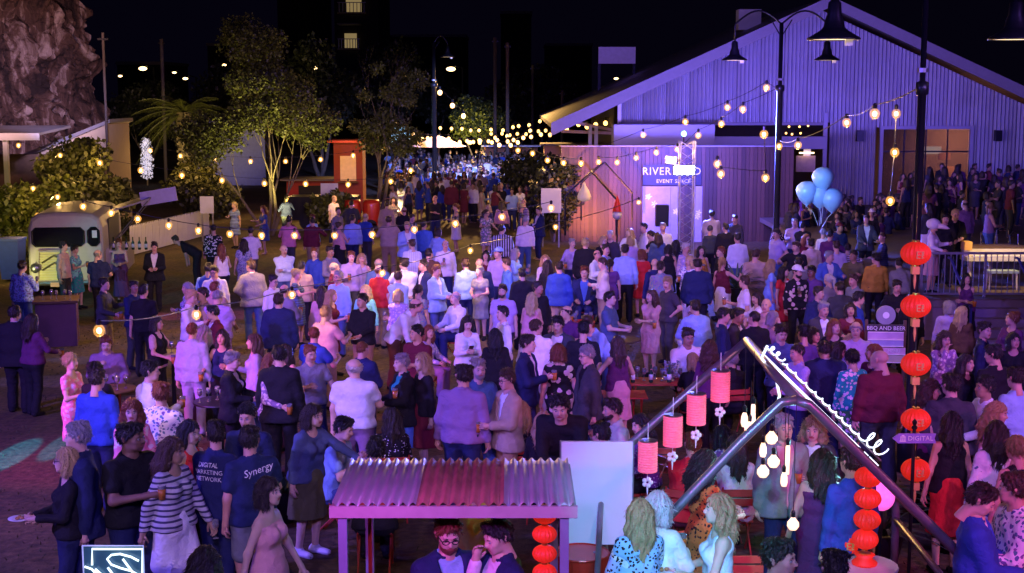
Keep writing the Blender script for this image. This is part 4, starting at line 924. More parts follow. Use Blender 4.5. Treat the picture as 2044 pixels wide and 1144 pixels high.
# white menu board at the end of the timber wall, gas of red gnome ornament
def board_sign(name, label, u0, v0, u1, v1, d, m, cat='sign', legs=True):
    a, b = at(u0, v0, d), at(u1, v1, d); o = thing(name, label, cat, ((a.x + b.x) / 2, d, 0)); MB().box((0, 0, (a.z + b.z) / 2), (b.x - a.x, .05, a.z - b.z)).build('panel', m, o)
    if legs:
        for s in (-1, 1): MB().box((s * (b.x - a.x) * .4, .06, b.z / 2 + .1), (.06, .05, max(.1, b.z + .2))).build('leg', M_STEEL, o)
    return o
board_sign('menu_board', 'plain white menu board at the end of the timber wall', 1080, 376, 1120, 425, 50, M_WHITE)
board_sign('white_notice_board', 'white notice board standing on the dark lawn behind the fence', 399, 392, 427, 426, 52, M_WHITE)
board_sign('white_side_panel', 'pale panel standing beside the dark trailer', 640, 366, 675, 392, 57, M_WHITE)
# triangular garden frame with pendant lamps against the timber wall
def aframe(label, pts_front, pts_back, d0, d1, r, m=M_BLACK):
    o = thing('garden_frame', label, 'frame')
    for pts, d in ((pts_front, d0), (pts_back, d1)):
        MB().tube([at(u, v, d) for u, v in pts], r, 6).build('gable_tube', m, o)
    A, B = [max((at(u, v, d) for u, v in pts), key=lambda q: q.z) for pts, d in ((pts_front, d0), (pts_back, d1))]
    MB().tube([A, B], r, 6).build('ridge_tube', m, o); return o
aframe('black triangle frame against the orange-lit timber wall', [(1128, 470), (1128, 392), (1180, 342), (1230, 398), (1230, 470)], [(1160, 440), (1160, 365), (1207, 324), (1262, 385), (1262, 440)], 49, 51, .035)
spot('frame_uplight', (at(1195, 400, 49).x, 48.6, .4), (at(1200, 360, 52).x, 52, 2.2), (1.0, .30, .05), 1700, 85, .8, .1)
p = at(1166, 383, 48.6); o = thing('woven_pendant', 'pear-shaped white woven pendant lamp under the triangle frame', 'pendant lamp', p); MB().lathe([(.02, .34), (.06, .22), (.16, .05), (.24, -.15), (.22, -.27), (.08, -.33)], 14).build('shade', mat('white_wicker', (.6, .5, .42), .8, emit=(1, .6, .4), strength=.25), o, True); MB().tube([(0, 0, .32), (0, 0, .75)], .012, 4).build('cord', M_BLACK, o)
p = at(1232, 425, 48.5); o = thing('red_hat_ornament', 'small red pointed hat ornament with a pale ball in front of the timber wall', 'ornament', (p.x, 48.5, 0))
MB().lathe([(.001, 1.65 + .35), (.09, 1.72), (.17, 1.42)], 10).build('hat', M_RED, o); MB().ball((0, 0, 1.3), .17, 10, 8).build('ball', M_WHITE, o, True); MB().tube([(0, 0, 0), (0, 0, 1.2)], .03, 6).build('stand', M_BLACK, o)
# ---------------------------------------------------------------- truss tower with the blue flood
def truss():
    d = 46.5; a, b = at(1355, 470, d), at(1383, 470, d); w = b.x - a.x; zt = at(0, 282, d).z; x = (a.x + b.x) / 2
    o = thing('truss_tower', 'square aluminium truss tower carrying the blue floodlight', 'truss', (x, d, 0)); C4 = [(-w / 2, -w / 2), (w / 2, -w / 2), (w / 2, w / 2), (-w / 2, w / 2)]; mt = mat('aluminium', (.5, .5, .52), .35, .8)
    for c in C4: MB().tube([(*c, 0), (*c, zt)], .026, 6).build('chord', mt, o)
    n = 12; dz = zt / n
    bm = None
    for k in range(n):
        for s in range(4):
            A, B = C4[s], C4[(s + 1) % 4]
            if k % 2: A, B = B, A
            MB().tube([(*A, k * dz), (*B, (k + 1) * dz)], .013, 4).build('brace', mt, o)
    MB().box((0, 0, .02), (.8, .8, .04)).build('base_plate', M_BLACK, o)
    # lamps on top
    l = thing('flood_lamp', 'blazing blue-white floodlight bar clamped on the truss tower', 'floodlight', at(1366, 340, d - .45))
    MB().box((0, .09, 0), (.74, .16, .34)).build('housing', M_BLACK, l); MB().box((0, 0, 0), (.66, .02, .27)).build('lens', mat('blue_lens', (.8, .8, 1), .4, emit=(.38, .42, 1.0), strength=150, bump=0), l)
    MB().tube([(0, .15, 0), (0, .3, 0)], .03, 6).build('clamp', M_STEEL, l)
    l2 = thing('moving_lamp', 'small round cyan lamp on top of the truss tower', 'lamp', at(1365, 267, d)); MB().ball((0, 0, 0), .09, 10, 8).build('lens', mat('cyan_lens', (.5, .8, 1), .4, emit=(.15, .65, 1.0), strength=7, bump=0), l2); MB().tube([(0, 0, -.08), (0, 0, -.38)], .02, 6).build('stem', M_BLACK, l2)
    l3 = thing('tilted_lamp', 'tilted white square lamp just above the floodlight', 'lamp', at(1340, 320, d - .1)); MB().box((0, 0, 0), (.34, .06, .24), Matrix.Rotation(.15, 3, 'Y')).build('lens', mat('white_lens', (.9, .85, .8), .4, emit=(.9, .75, .8), strength=2.0, bump=0), l3); MB().box((0, .08, 0), (.36, .1, .26), Matrix.Rotation(.15, 3, 'Y')).build('housing', M_BLACK, l3)
    MB().tube([(.15, .08, 0), (.32, .1, 0)], .02, 5).build('bracket', M_STEEL, l3)
    spot('truss_blue', at(1366, 340, d - .8), (at(1366, 340, d).x - 2, 24, 0), BLU, 15000, 110, .7, .25)
    spot('truss_blue_wall', (x + .1, d + .75, 3.3), (x + .5, YW, 2.7), (.13, .10, 1.0), 7500, 125, .9, .2)
    q = at(1321, 450, 46); s = thing('pa_speaker', 'dark blue loudspeaker on a pole before the pale door panels', 'speaker', (q.x, 46, 0)); MB().box((0, 0, 1.5), (.42, .36, .7)).build('cabinet', M_BLACK, s); MB().tube([(0, 0, 0), (0, 0, 1.15)], .025, 6).build('pole', M_BLACK, s)
truss()
# ---------------------------------------------------------------- cream food truck with chevron grille
def truck():
    d = 38.0; a, b = at(62, 560, d), at(206, 560, d); W = 2.0; xc = (a.x + b.x) / 2
    o = thing('food_truck', 'old cream ridged food truck with a chevron grille and lit nose', 'food truck', (xc, d, 0), R(9))
    cream = mat('cream_truck_paint', (.50, .45, .42), .45, .1, noise_amt=.12, coat=.2, bump=.03); L = 4.2; H = 2.28; w = W / 2
    def prof(y):            # cross section half-width/top by depth
        return w
    # body shell: rounded roof shoulders swept back
    sec = [(-w, .35), (-w, 1.25), (-w * .985, 1.85), (-w * .9, 2.12), (-w * .72, 2.24), (-w * .3, H), (w * .3, H), (w * .72, 2.24), (w * .9, 2.12), (w * .985, 1.85), (w, 1.25), (w, .35)]
    ys = [(.0, .93, -.10), (.06, .985, -.03), (.16, 1, 0), (L, 1, 0)]; vs = []
    for y, s, dz in ys:
        for (x, z) in sec: vs.append((x * s, y, z + (dz if z > 1.6 else 0)))
    n = len(sec); fs = [(i * n + k, i * n + k + 1, (i + 1) * n + k + 1, (i + 1) * n + k) for i in range(3) for k in range(n - 1)] + [tuple(range(n))[::-1], tuple(3 * n + k for k in range(n))]
    MB().add(vs, fs).build('body', cream, o)
    for k in range(14): MB().tube([(w + .006, .5 + k * .26, .5), (w + .006, .5 + k * .26, 1.2)], .016, 4).build('rib', cream, o)
    def pane(x0, x1, z0, z1, name='windscreen_pane'):
        r = .09; c = [(x0 + r, z0), (x1 - r, z0), (x1, z0 + r), (x1, z1 - r), (x1 - r, z1), (x0 + r, z1), (x0, z1 - r), (x0, z0 + r)]
        f = MB(); f.prism(c, -.035, -.012); g_ = f.build(name, M_GLASS, o)
        MB().tube([(q[0], -.035, q[1]) for q in c + c[:1]], .022, 6).build('seal', M_BLACK, g_)
        return g_
    pane(-.86, .5, 1.36, 1.86); pane(.6, .9, 1.36, 1.86)
    MB().box((.78, -.05, 1.68), (.13, .01, .2)).build('paper_notice', M_WHITE, o)
    gr = MB().box((-.30, -.05, .84), (.86, .06, .86)).build('grille', mat('lit_grille', (.55, .5, .2), .5, bump=.1), o)
    for k in range(11): MB().box((-.30, -.09, .48 + k * .072), (.78, .02, .026)).build('slat', mat('grille_slat', (.6, .55, .3), .4, .3), gr)
    for dz in (0, .2):
        MB().tube([(-.62, -.115, .72 + dz), (-.30, -.115, .92 + dz), (.02, -.115, .72 + dz)], .028, 6).build('chevron', mat('chevron_metal', (.2, .18, .1), .3, .6), gr)
    MB().add([(-.78, -.1, .4), (-.72, -.1, 1.26), (.12, -.1, 1.26), (.18, -.1, .4), (-.74, -.12, .44), (-.685, -.12, 1.22), (.085, -.12, 1.22), (.14, -.12, .44)], [(0, 1, 5, 4), (1, 2, 6, 5), (2, 3, 7, 6), (3, 0, 4, 7)]).build('grille_surround', cream, gr)
    MB().tube([(-w + .05, -.12, .36), (w - .05, -.12, .36)], .06, 8).build('bumper', M_STEEL, o)
    MB().box((-.15, -.19, .33), (.52, .015, .12)).build('number_plate', mat('number_plate', (.55, .3, .2), .5), o)
    for s in (-1, 1):
        h = MB().lathe([(.02, .09), (.12, .07), (.14, 0), (.1, -.1)], 14, (s * .8, -.1, .78), Matrix.Rotation(R(90), 4, 'X')).build('headlight', M_STEEL, o, True)
        MB().lathe([(.001, .05), (.09, .03), (.11, .0)], 12, (s * .8, -.13, .78), Matrix.Rotation(R(90), 4, 'X')).build('lens', mat('truck_lens', (.6, .6, .62), .15, bump=0), h, True)
        for y in (.75, 3.4):
            t = MB().tube([(s * .78, y, .32), (s * .98, y, .32)], .32, 18).build('wheel', M_BLACK, o); MB().tube([(s * .96, y, .32), (s * .995, y, .32)], .17, 12).build('rim', M_STEEL, t)
    # serving hatch on the right side: raised awning, counter, bottles behind
    MB().box((w - .004, 2.4, 1.55), (.03, 2.4, .85)).build('hatch_opening', M_BLACK, o)
    MB().add([(w, 1.1, 2.15), (w, 3.7, 2.15), (w + 1.15, 3.7, 2.5), (w + 1.15, 1.1, 2.5), (w, 1.1, 2.2), (w, 3.7, 2.2), (w + 1.15, 3.7, 2.55), (w + 1.15, 1.1, 2.55)], [(3, 2, 1, 0), (4, 5, 6, 7), (0, 1, 5, 4), (1, 2, 6, 5), (2, 3, 7, 6), (3, 0, 4, 7)]).build('awning', M_ZINC, o)
    MB().box((w + 1.35, 1.75, 2.56), (1.02, .05, .4), Matrix.Rotation(R(-9), 3, 'Y')).build('awning_board', mat('lilac_board', (.55, .5, .75), .5), o)
    for y in (1.2, 3.6): MB().tube([(w, y, 1.2), (w + 1.1, y, 2.47)], .02, 5).build('stay', M_STEEL, o)
    MB().box((w + .22, 2.4, 1.06), (.46, 2.5, .05)).build('counter', M_WHITE, o); MB().box((w + .4, 2.4, .75), (.03, 2.5, .6)).build('counter_front', cream, o)
    spot('truck_nose_glow', (xc - 1.6, d - 2.2, .35), (xc - .3, d, .8), (.95, .95, .3), 230, 42, .6, .08)
    return o
truck()
def bottle_mesh(h=.3, r=.037):
    return [(r * .9, 0), (r, .02), (r, h * .55), (r * .4, h * .72), (r * .38, h), (.001, h)]
M_BOT = mat('green_glass', (.02, .06, .03), .1, bump=0); M_AMB = mat('amber_drink', (.45, .16, .03), .15, bump=0); M_PINT = mat('clear_cup', (.85, .85, .9), .08, bump=0, noise_amt=.02, trans=.8)
_pm = {}
def proto_mesh(key, fn, m):
    if key not in _pm:
        o = fn().build(key, m, None, True); _pm[key] = o.data; bpy.data.objects.remove(o)
    return _pm[key]
def glass(x, y, z, label, group, kind='wine', scale=1.0):
    if kind == 'wine':
        o = thing('wine_glass', label, 'glass', (x, y, z), 0, group); inst('stem', proto_mesh('stem', lambda: MB().lathe([(.036, 0), (.034, .004), (.006, .012), (.005, .09)], 10), M_PINT), o); inst('bowl', proto_mesh('bowl', lambda: MB().lathe([(.005, .09), (.032, .115), (.040, .15), (.033, .205), (.030, .205), (.036, .15), (.028, .12)], 10), M_PINT), o); inst('drink', proto_mesh('wine', lambda: MB().lathe([(.02, .108), (.034, .125), (.036, .148), (.001, .149)], 10), M_AMB), o)
    elif kind == 'beer':
        o = thing('beer_cup', label, 'cup', (x, y, z), 0, group); inst('cup', proto_mesh('cup', lambda: MB().lathe([(.032, 0), (.042, .13), (.044, .15), (.041, .15), (.03, .005)], 12), M_PINT), o); inst('drink', proto_mesh('beer', lambda: MB().lathe([(.0335, .004), (.0435, .115), (.001, .116)], 12), M_AMB), o)
    else:
        o = thing('bottle', label, 'bottle', (x, y, z), 0, group); inst('glass', proto_mesh('bottle_glass', lambda: MB().lathe(bottle_mesh(), 10), M_BOT), o); inst('paper_label', proto_mesh('bottle_label', lambda: MB().lathe([(.0378, .05), (.0378, .14)], 10), M_WHITE), o)
    o.scale = (scale,) * 3; return o
random.seed(4)
for k in range(7):
    q = at(212 + k * 13, 452 + (k % 2) * 3, 39.6); glass(q.x, q.y, 1.085, 'bottle standing on the truck side counter, number %s from the cab' % ('one', 'two', 'three', 'four', 'five', 'six', 'seven')[k], 'bottles on the truck counter', 'bottle', 1.2)
# low bar in front of the truck
A, B = onz(75, 700), onz(146, 668); p0, p1 = at(84, 612, 30.0), at(140, 606, 30.5)
o = thing('pop_up_bar', 'dark plywood pop-up bar in front of the food truck', 'bar', ((p0.x + p1.x) / 2, 30.2, 0), R(14)); pl = mat('plum_plywood', (.10, .04, .07), .6)
MB().box((0, 0, .48), (.85, .05, .96)).build('front_panel', pl, o); MB().box((-.4, .4, .48), (.05, .8, .96)).build('side_panel', pl, o); MB().box((.4, .4, .48), (.05, .8, .96)).build('side_panel', pl, o); MB().box((0, .35, .99), (.95, .95, .05)).build('bar_top', M_DARKWOOD, o)
for k in range(5): glass(o.location.x - .32 + k * .15, o.location.y + .15 + .12 * (k % 2), 1.016, 'wine glass on the plywood pop-up bar, %s along' % ('first', 'second', 'third', 'fourth', 'fifth')[k], 'glasses on the pop-up bar')
# ---------------------------------------------------------------- lamp posts with bell shades
def bell(parent, x, z, r=.37):
    s = MB().lathe([(.05, .50), (.09, .46), (.10, .30), (.13, .22), (.15, .12), (.19, .08), (r, -.03), (r, -.055), (r - .02, -.05), (.17, .06), (.08, .1)], 24, (x, 0, z)).build('lamp_shade', M_BLACK, parent, True)
    MB().lathe([(.001, -.01), (r * .55, -.02), (r * .8, -.045), (r * .6, -.03), (.001, -.02)], 20, (x, 0, z)).build('lens', mat('dim_lamp_lens', (.8, .7, .5), .4, emit=(1, .75, .4), strength=1.3, bump=0), s, True)
    MB().box((x + r * .55, -.05, z - .09), (.1, .08, .09)).build('sensor', M_WHITE, s)
def lamp_post(label, u, d, ztop, arm, zsh, r0=.085, r1=.05, zj=3.4, rz=0, flip=1, ends=2):
    p = at(u, 400, d); o = thing('lamp_post', label, 'lamp post', (p.x, d, 0), rz)
    MB().lathe([(.16, 0), (.16, .5), (.1, .6), (r0, .75), (r0, zj - .1), (r0 * 1.5, zj - .08), (r0 * 1.5, zj + .08), (r1, zj + .1), (r1, ztop)], 12).build('post', M_BLACK, o, True)
    for s in ((-1, 1) if ends == 2 else (flip,)):
        pts = [(s * arm * t if t < 1 else s * arm, 0, ztop - .05 + (.38 * math.sin(t * math.pi) if True else 0)) for t in [i / 12 for i in range(13)]]; pts.append((s * arm, 0, zsh + .48))
        MB().tube(pts, .028, 7).build('arm', M_BLACK, o, True); bell(o, s * arm, zsh)
        MB().tube([(s * .04, 0, ztop - .35), (s * .3, 0, ztop + .08)], .018, 5).build('scroll', M_BLACK, o)
    for z in (zj, zj + .25): MB().lathe([(r0 * 1.25, -.03), (r0 * 1.25, .03)], 10, (0, 0, z)).build('band', M_STEEL, o)
    return o
zz = lambda v, d: at(1022, v, d).z
lamp_post('tall black lamp post with two bell shades before the violet gable', 1551, 41, zz(45, 41), (1645 - 1463) / 2 / FPX * 41, zz(117, 41), .09, .06, zz(176, 41))
lamp_post('nearest black lamp post hung with red lanterns, shades at the picture top', 1832, 20, zz(-60, 20), 178 / FPX * 20, zz(72, 20), .062, .042, zz(176, 20))
lamp_post('single-arm curved lamp post standing in the far crowd', 868, 72, zz(85, 72), .7, zz(112, 72), .12, .09, zz(170, 72), ends=1)
for (u, vt, vb, d, lab) in ((205, 65, 240, 54, 'thin bare pole in front of the cliff edge'), (322, 78, 340, 88, 'bare pole rising behind the palm'), (988, 75, 300, 92, 'slimmer of the two bare poles above the far string lights'), (1013, 85, 320, 86, 'thicker of the two bare poles above the far string lights'), (1063, 130, 300, 110, 'short dim pole with a lamp right of the bare poles'), (1122, 180, 300, 100, 'short lit pole at the tip of the hall roof')):
    p = at(u, vt, d); o = thing('bare_pole', lab, 'pole', (p.x, d, 0), 0, 'poles around the grounds'); MB().tube([(0, 0, 0), (0, 0, p.z)], .11 if d > 80 else .05, 8).build('shaft', mat('weathered_pole', (.09, .07, .06), .8), o); MB().box((0, 0, p.z - .25), (.4, .1, .08)).build('crossarm', M_BLACK, o)
for (u, v, d, lab) in ((285, 137, 120, 'bright distant street lamp between the cliff and the palm'), (627, 135, 130, 'distant street lamp directly over the red stall'), (763, 157, 130, 'distant street lamp among the bare twigs of the slender gum'), (900, 138, 110, 'distant street lamp with a long arm by the curved lamp post'), (370, 157, 120, 'small distant street lamp just above the palm crown'), (447, 130, 130, 'small distant street lamp behind the gum branches'), (1075, 145, 130, 'small distant street lamp above the hall roof tip'), (1230, 157, 140, 'tiny distant street lamp below the blank billboard'), (522, 148, 140, 'tiny distant street lamp inside the big gum crown'), (348, 145, 150, 'tiny pair lamp between pole and palm'), (240, 152, 150, 'tiny distant lamp right beside the cliff edge')):
    p = at(u, v, d); o = thing('street_lamp', lab, 'street lamp', (p.x, d, 0), 0, 'distant street lamps'); MB().tube([(.9, 0, 0), (.9, 0, p.z + .1), (.3, 0, p.z + .25)], .07, 6).build('post', M_BLACK, o)
    MB().ball((0, 0, p.z), .24 if 'tiny' not in lab and 'small' not in lab else .15, 10, 8, (1.5, 1, .7)).build('lamp_head', M_LAMP, o)
# ---------------------------------------------------------------- festoon strings: each string a thing, each bulb a part
_bulb = {}
def festoon(label, pts, r=.055, mb=None, cord=.010, ends=None, sag=True, drop=.0):
    mb = mb or M_BULB; P = [at(*q) for q in pts]; o = thing('string_light', label, 'string lights', P[0], 0, 'festoon bulb strings'); P0 = P[0].copy(); P = [p - P0 for p in P]
    key = (r, mb.name)
    if key not in _bulb:
        m_ = MB().ball((0, 0, 0), r * (.62 if mb is M_BULB else 1), 12, 9, (1, 1, 1.12)); nf = len(m_.f); m_.ball((0, 0, 0), r * 1.35, 14, 10, (1, 1, 1.08)) if mb is M_BULB else None; q = m_.build('bulb', mb, None, True); q.data.materials.append(M_HALO); q.data.polygons.foreach_set('material_index', [0] * nf + [1] * (len(m_.f) - nf)); _bulb[key] = q.data; bpy.data.objects.remove(q)
        q = MB().lathe([(r * .5, .0), (r * .55, r * 1.1), (r * .3, r * 1.4), (.001, r * 1.5)], 8).build('socket', M_BLACK, None); _bulb[key, 's'] = q.data; bpy.data.objects.remove(q)
    line = []
    E = [Vector(e) - o.location for e in (ends or [])]
    full = ([E[0]] if E else []) + [p + Vector((0, 0, r * 2.3)) for p in P] + ([E[1]] if len(E) > 1 else [])
    for a, b in zip(full, full[1:]):
        L = (b - a).length
        for t in range(6): f = t / 6; line.append(a.lerp(b, f) - Vector((0, 0, .035 * L * 4 * f * (1 - f) * .5)))
    line.append(full[-1]); MB().tube(line, cord, 4).build('cable', M_BLACK, o)
    for n_, p in enumerate(P):
        if mb is M_BULB:
            l = bpy.data.lights.new('bulb_light', 'POINT'); l.energy = 42 * (min(r, .062) / .055) ** 2; l.color = (1.0, .55, .17); l.shadow_soft_size = .05; lo = bpy.data.objects.new('bulb_light', l); COL.objects.link(lo); lo.location = P0 + p - Vector((0, 0, .12))
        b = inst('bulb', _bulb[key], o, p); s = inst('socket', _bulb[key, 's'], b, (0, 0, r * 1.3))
    return o
def grad(pts, d0, d1): n = len(pts); return [(u, v, d0 + (d1 - d0) * i / max(1, n - 1)) for i, (u, v) in enumerate(pts)]
post2 = at(1832, 176, 20); post1 = at(1551, 176, 41); postf = at(868, 170, 72)
festoon('string of bulbs from the lantern lamp post down across the hall wall', grad([(1746, 227), (1690, 245), (1593, 290), (1555, 292)], 22, 33), .06, ends=[post2])
festoon('loose bulb line hanging down in front of the hall glass door', [(1789, 227, 24), (1786, 304, 24), (1777, 401, 24)], .058)
festoon('string of bulbs rising from the timber wall to the double lamp post', grad([(1284, 269), (1368, 243), (1452, 214), (1530, 175)], 50, 42), .08, ends=[at(1195, 292, 51.5), post1])
festoon('string of bulbs crossing just below the violet bulkhead', grad([(1394, 270), (1440, 247), (1483, 218)], 46, 42), .08, ends=[at(1352, 298, 47), post1])
festoon('string of bulbs along the top of the timber wall', grad([(1195, 323), (1232, 324), (1270, 315), (1310, 304), (1352, 298)], 49, 47), .075)
festoon('pair of big bulbs right of the floodlight', grad([(1432, 327), (1439, 347), (1528, 355), (1525, 268)], 40, 38), .085)
festoon('string of bulbs over the dark shrub beside the triangle frame', grad([(1034, 300), (1063, 306), (1093, 320), (1125, 325), (1160, 326)], 56, 49), .08)
festoon('string of bulbs over the crowd from the food truck to the triangle frame', grad([(166, 412), (222, 425), (275, 437), (337, 450), (396, 460), (459, 467), (522, 470), (588, 470), (668, 470), (743, 468), (827, 458), (909, 446), (1002, 433), (1100, 415)], 31, 30), .058)
festoon('closest string of large bulbs crossing low over the crowd', grad([(198, 660), (392, 628), (583, 588), (763, 545), (939, 500), (1109, 453), (1275, 404)], 16.5, 38), .052)
festoon('string of bulbs over the dark lawn under the gum tree', grad([(199, 325), (281, 340), (363, 350), (443, 360), (528, 366), (610, 367), (695, 368), (780, 362), (820, 340)], 46, 52), .075)
festoon('string of bulbs draped over the shrubs by the porch', grad([(37, 290), (120, 310), (66, 376), (115, 393), (75, 430)], 46, 41), .06)
festoon('string of bulbs strung behind the gum trees toward the red stall', grad([(300, 300), (360, 311), (430, 318), (500, 322), (570, 322), (640, 318), (705, 310), (765, 298)], 60, 63), .08)
festoon('short bulb string dropping from the far curved lamp post', grad([(878, 185), (903, 211), (925, 232)], 72, 74), .12, M_BULBFAR, ends=[postf])
random.seed(19)
for k, (u0, v0, u1, v1, n, d0, d1) in enumerate(((806, 262, 960, 283, 9, 82, 80), (840, 283, 1010, 270, 10, 78, 84), (880, 258, 1100, 240, 12, 92, 88), (930, 282, 1130, 258, 13, 84, 76), (960, 262, 1130, 252, 10, 96, 90), (790, 255, 900, 275, 6, 76, 78), (1000, 290, 1060, 262, 5, 72, 80), (1130, 246, 1230, 240, 6, 66, 64))):
    pts = []
    for i in range(n): t = i / (n - 1); pts.append((u0 + (u1 - u0) * t + random.uniform(-5, 5), v0 + (v1 - v0) * t + 10 * math.sin(math.pi * t) + random.uniform(-3, 3), d0 + (d1 - d0) * t))
    festoon(('yellow far bulb string starting by the pale lit screen', 'yellow far bulb string sagging over the far market umbrella', 'highest of the yellow far bulb strings', 'long yellow far bulb string ending at the hall roof tip', 'yellow far bulb string behind the two bare poles', 'short yellow bulb string left of the curved lamp post', 'steep short bulb string over the far shrub', 'bulb string under the open roof end of the hall')[k], pts, .10, M_BULBFAR)
# ---------------------------------------------------------------- far stalls and the red truck
def stall(label, u, v, d, w, h, m, roof, lit=None):
    p = at(u, v, d); o = thing('market_stall', label, 'stall', (p.x, d, 0)); MB().box((0, .7, h / 2), (w, 1.4, h)).build('wall', m, o); MB().box((0, .4, h + .05), (w + .4, 2.2, .1)).build('roof', roof, o)
    MB().box((0, -.02, h * .62), (w * .55, .06, h * .36)).build('hatch', lit or M_BLACK, o); MB().box((0, -.2, h * .42), (w * .7, .4, .05)).build('counter', M_DARKWOOD, o); return o
stall('orange-red food stall with a lit cream hatch panel behind the gum trees', 695, 330, 66, 1.35, 3.2, mat('red_stall_paint', (.26, .03, .012), .6), M_RED, mat('lit_cream_panel', (.7, .5, .3), .6, emit=(1, .5, .2), strength=.2))
stall('low red slatted stall to the side of the orange-red food stall', 625, 350, 68, 2.6, 1.3, M_RED, M_FASCIA)
stall('orange-lit kiosk beyond the far crowd by the bare poles', 1020, 300, 95, 3.6, 1.9, mat('terracotta', (.35, .12, .05), .7), M_ZINC)
stall('pale cream kiosk wall beyond the far crowd under the hall roof', 1155, 280, 70, 3.4, 2.9, mat('peach_wall', (.6, .36, .26), .7), M_FASCIA)
spot('stall_glow', (at(690, 330, 66).x, 63, 3.6), (at(690, 330, 66).x, 66.2, 1.4), (1, .35, .1), 120, 110, .8, .1)
spot('far_crowd_gold', (at(960, 250, 84).x, 80, 7), (at(960, 340, 74).x, 70, 0), (1.0, .55, .16), 24000, 76, .8, .4)
p = at(800, 270, 74); o = thing('lit_screen', 'pale green lit screen hanging among the leaves of the slender gum', 'screen', (p.x, 74, 0)); MB().box((0, 0, p.z), (.95, .06, .85)).build('panel', mat('pale_green_screen', (.4, .6, .5), .5, emit=(.45, .9, .65), strength=.9, noise_amt=.7, noise_scale=3), o); MB().tube([(0, .1, 0), (0, .1, p.z)], .04, 6).build('pole', M_BLACK, o)
p = at(876, 285, 76); o = thing('market_umbrella', 'pale pink market umbrella in the far crowd', 'umbrella', (p.x, 76, 0)); zt = p.z + .4
for k in range(8):
    a, b_ = k * math.pi / 4, (k + 1) * math.pi / 4; MB().add([(0, 0, zt), (1.5 * math.cos(a), 1.5 * math.sin(a), zt - .6), (1.5 * math.cos(b_), 1.5 * math.sin(b_), zt - .6)], [(0, 1, 2)]).build('canopy_panel', mat('pale_canvas', (.6, .45, .5), .8), o)
MB().tube([(0, 0, 0), (0, 0, zt)], .035, 6).build('pole', M_STEEL, o)
p = onz(755, 432); o = thing('red_drum_stack', 'bright red barrel cart behind the pale trunk of the slender gum', 'cart', (p.x, 56, 0))
for s in (-1, 1):
    MB().lathe([(.32, .35), (.34, .5), (.34, 1.1), (.3, 1.25), (.001, 1.26)], 16, (s * .38, 0, 0)).build('barrel', M_RED, o, True); MB().tube([(s * .38, -.35, .25), (s * .38, -.28, .25)], .25, 12).build('wheel', M_BLACK, o)
MB().box((0, 0, .3), (1.5, .7, .08)).build('bed', M_RED, o)
p = onz(695, 430); o = thing('dark_trailer', 'dark low trailer with a spare wheel below the slender gum', 'trailer', (p.x - .2, 57, 0)); MB().add([(-1.3, -.6, .4), (1.3, -.6, .4), (1.3, .6, .4), (-1.3, .6, .4), (-1.4, -.65, 1.35), (1.4, -.65, 1.35), (1.4, .65, 1.35), (-1.4, .65, 1.35)], [(3, 2, 1, 0), (4, 5, 6, 7), (0, 1, 5, 4), (1, 2, 6, 5), (2, 3, 7, 6), (3, 0, 4, 7)]).build('body', M_BLACK, o)
for s in (-.6, .7): MB().tube([(s, -.72, .36), (s, -.55, .36)], .36, 16).build('wheel', M_BLACK, o)
# ---------------------------------------------------------------- stage deck on the right
ZD = .9
xs0 = at(1845, 600, 31).x; deck = MB(); deck.box(((xs0 + 26) / 2, 31 + 13.4, ZD - .08), (26 - xs0, 26.8, .16)); 
dk = tag(deck.build('deck', mat('deck_edge', (.16, .13, .13), .7)), kind='structure')
fc = MB().box(((xs0 + 26) / 2, 31.1, (ZD - .16) / 2), (26 - xs0 - .1, .12, ZD - .16)).build('deck_fascia', mat('mauve_fascia', (.24, .17, .26), .7), dk)
for k in range(26): MB().box(((xs0 + 26) / 2, 31.16 + k * .3, ZD + .012), (26 - xs0, .285, .024)).build('deck_plank', mat('deck_plank', (.10, .065, .045), .7, noise_amt=.35), dk)
o = thing('balustrade', 'grey metal balustrade along the front edge of the stage deck', 'railing', (xs0, 31.3, ZD + .03)); Lr = 6.0
MB().box((Lr / 2, 0, 1.0), (Lr, .05, .05)).build('handrail', M_STEEL, o); MB().box((Lr / 2, 0, .08), (Lr, .04, .04)).build('bottom_rail', M_STEEL, o); bm = None
for k in range(int(Lr / .13)):
    if k % 11 == 0: MB().box((k * .13, 0, .5), (.05, .05, 1.0)).build('post', M_STEEL, o)
    elif bm is None: q = MB().box((0, 0, .54), (.018, .018, .9)).build('baluster', M_STEEL, o); q.location = (k * .13, 0, 0); bm = q.data
    else: inst('baluster', bm, o, (k * .13, 0, 0))
# steps and stair rails
o = thing('deck_steps', 'steps with dark blue side rails coming down from the stage deck', 'steps', (at(1958, 640, 31).x, 31, 0))
for k in range(5): MB().box((0, -.15 - .3 * k, (ZD - .15 - .18 * k) / 2), (1.5, .3, ZD - .15 - .18 * k)).build('step', mat('step_concrete', (.2, .15, .2), .8), o)
for s in (-1, 1): MB().tube([(s * .75, .1, ZD + .95), (s * .75, -.05, ZD + .95), (s * .75, -1.55, .95), (s * .75, -1.55, .05)], .03, 6).build('stair_rail', mat('blue_rail', (.03, .03, .2), .4), o)
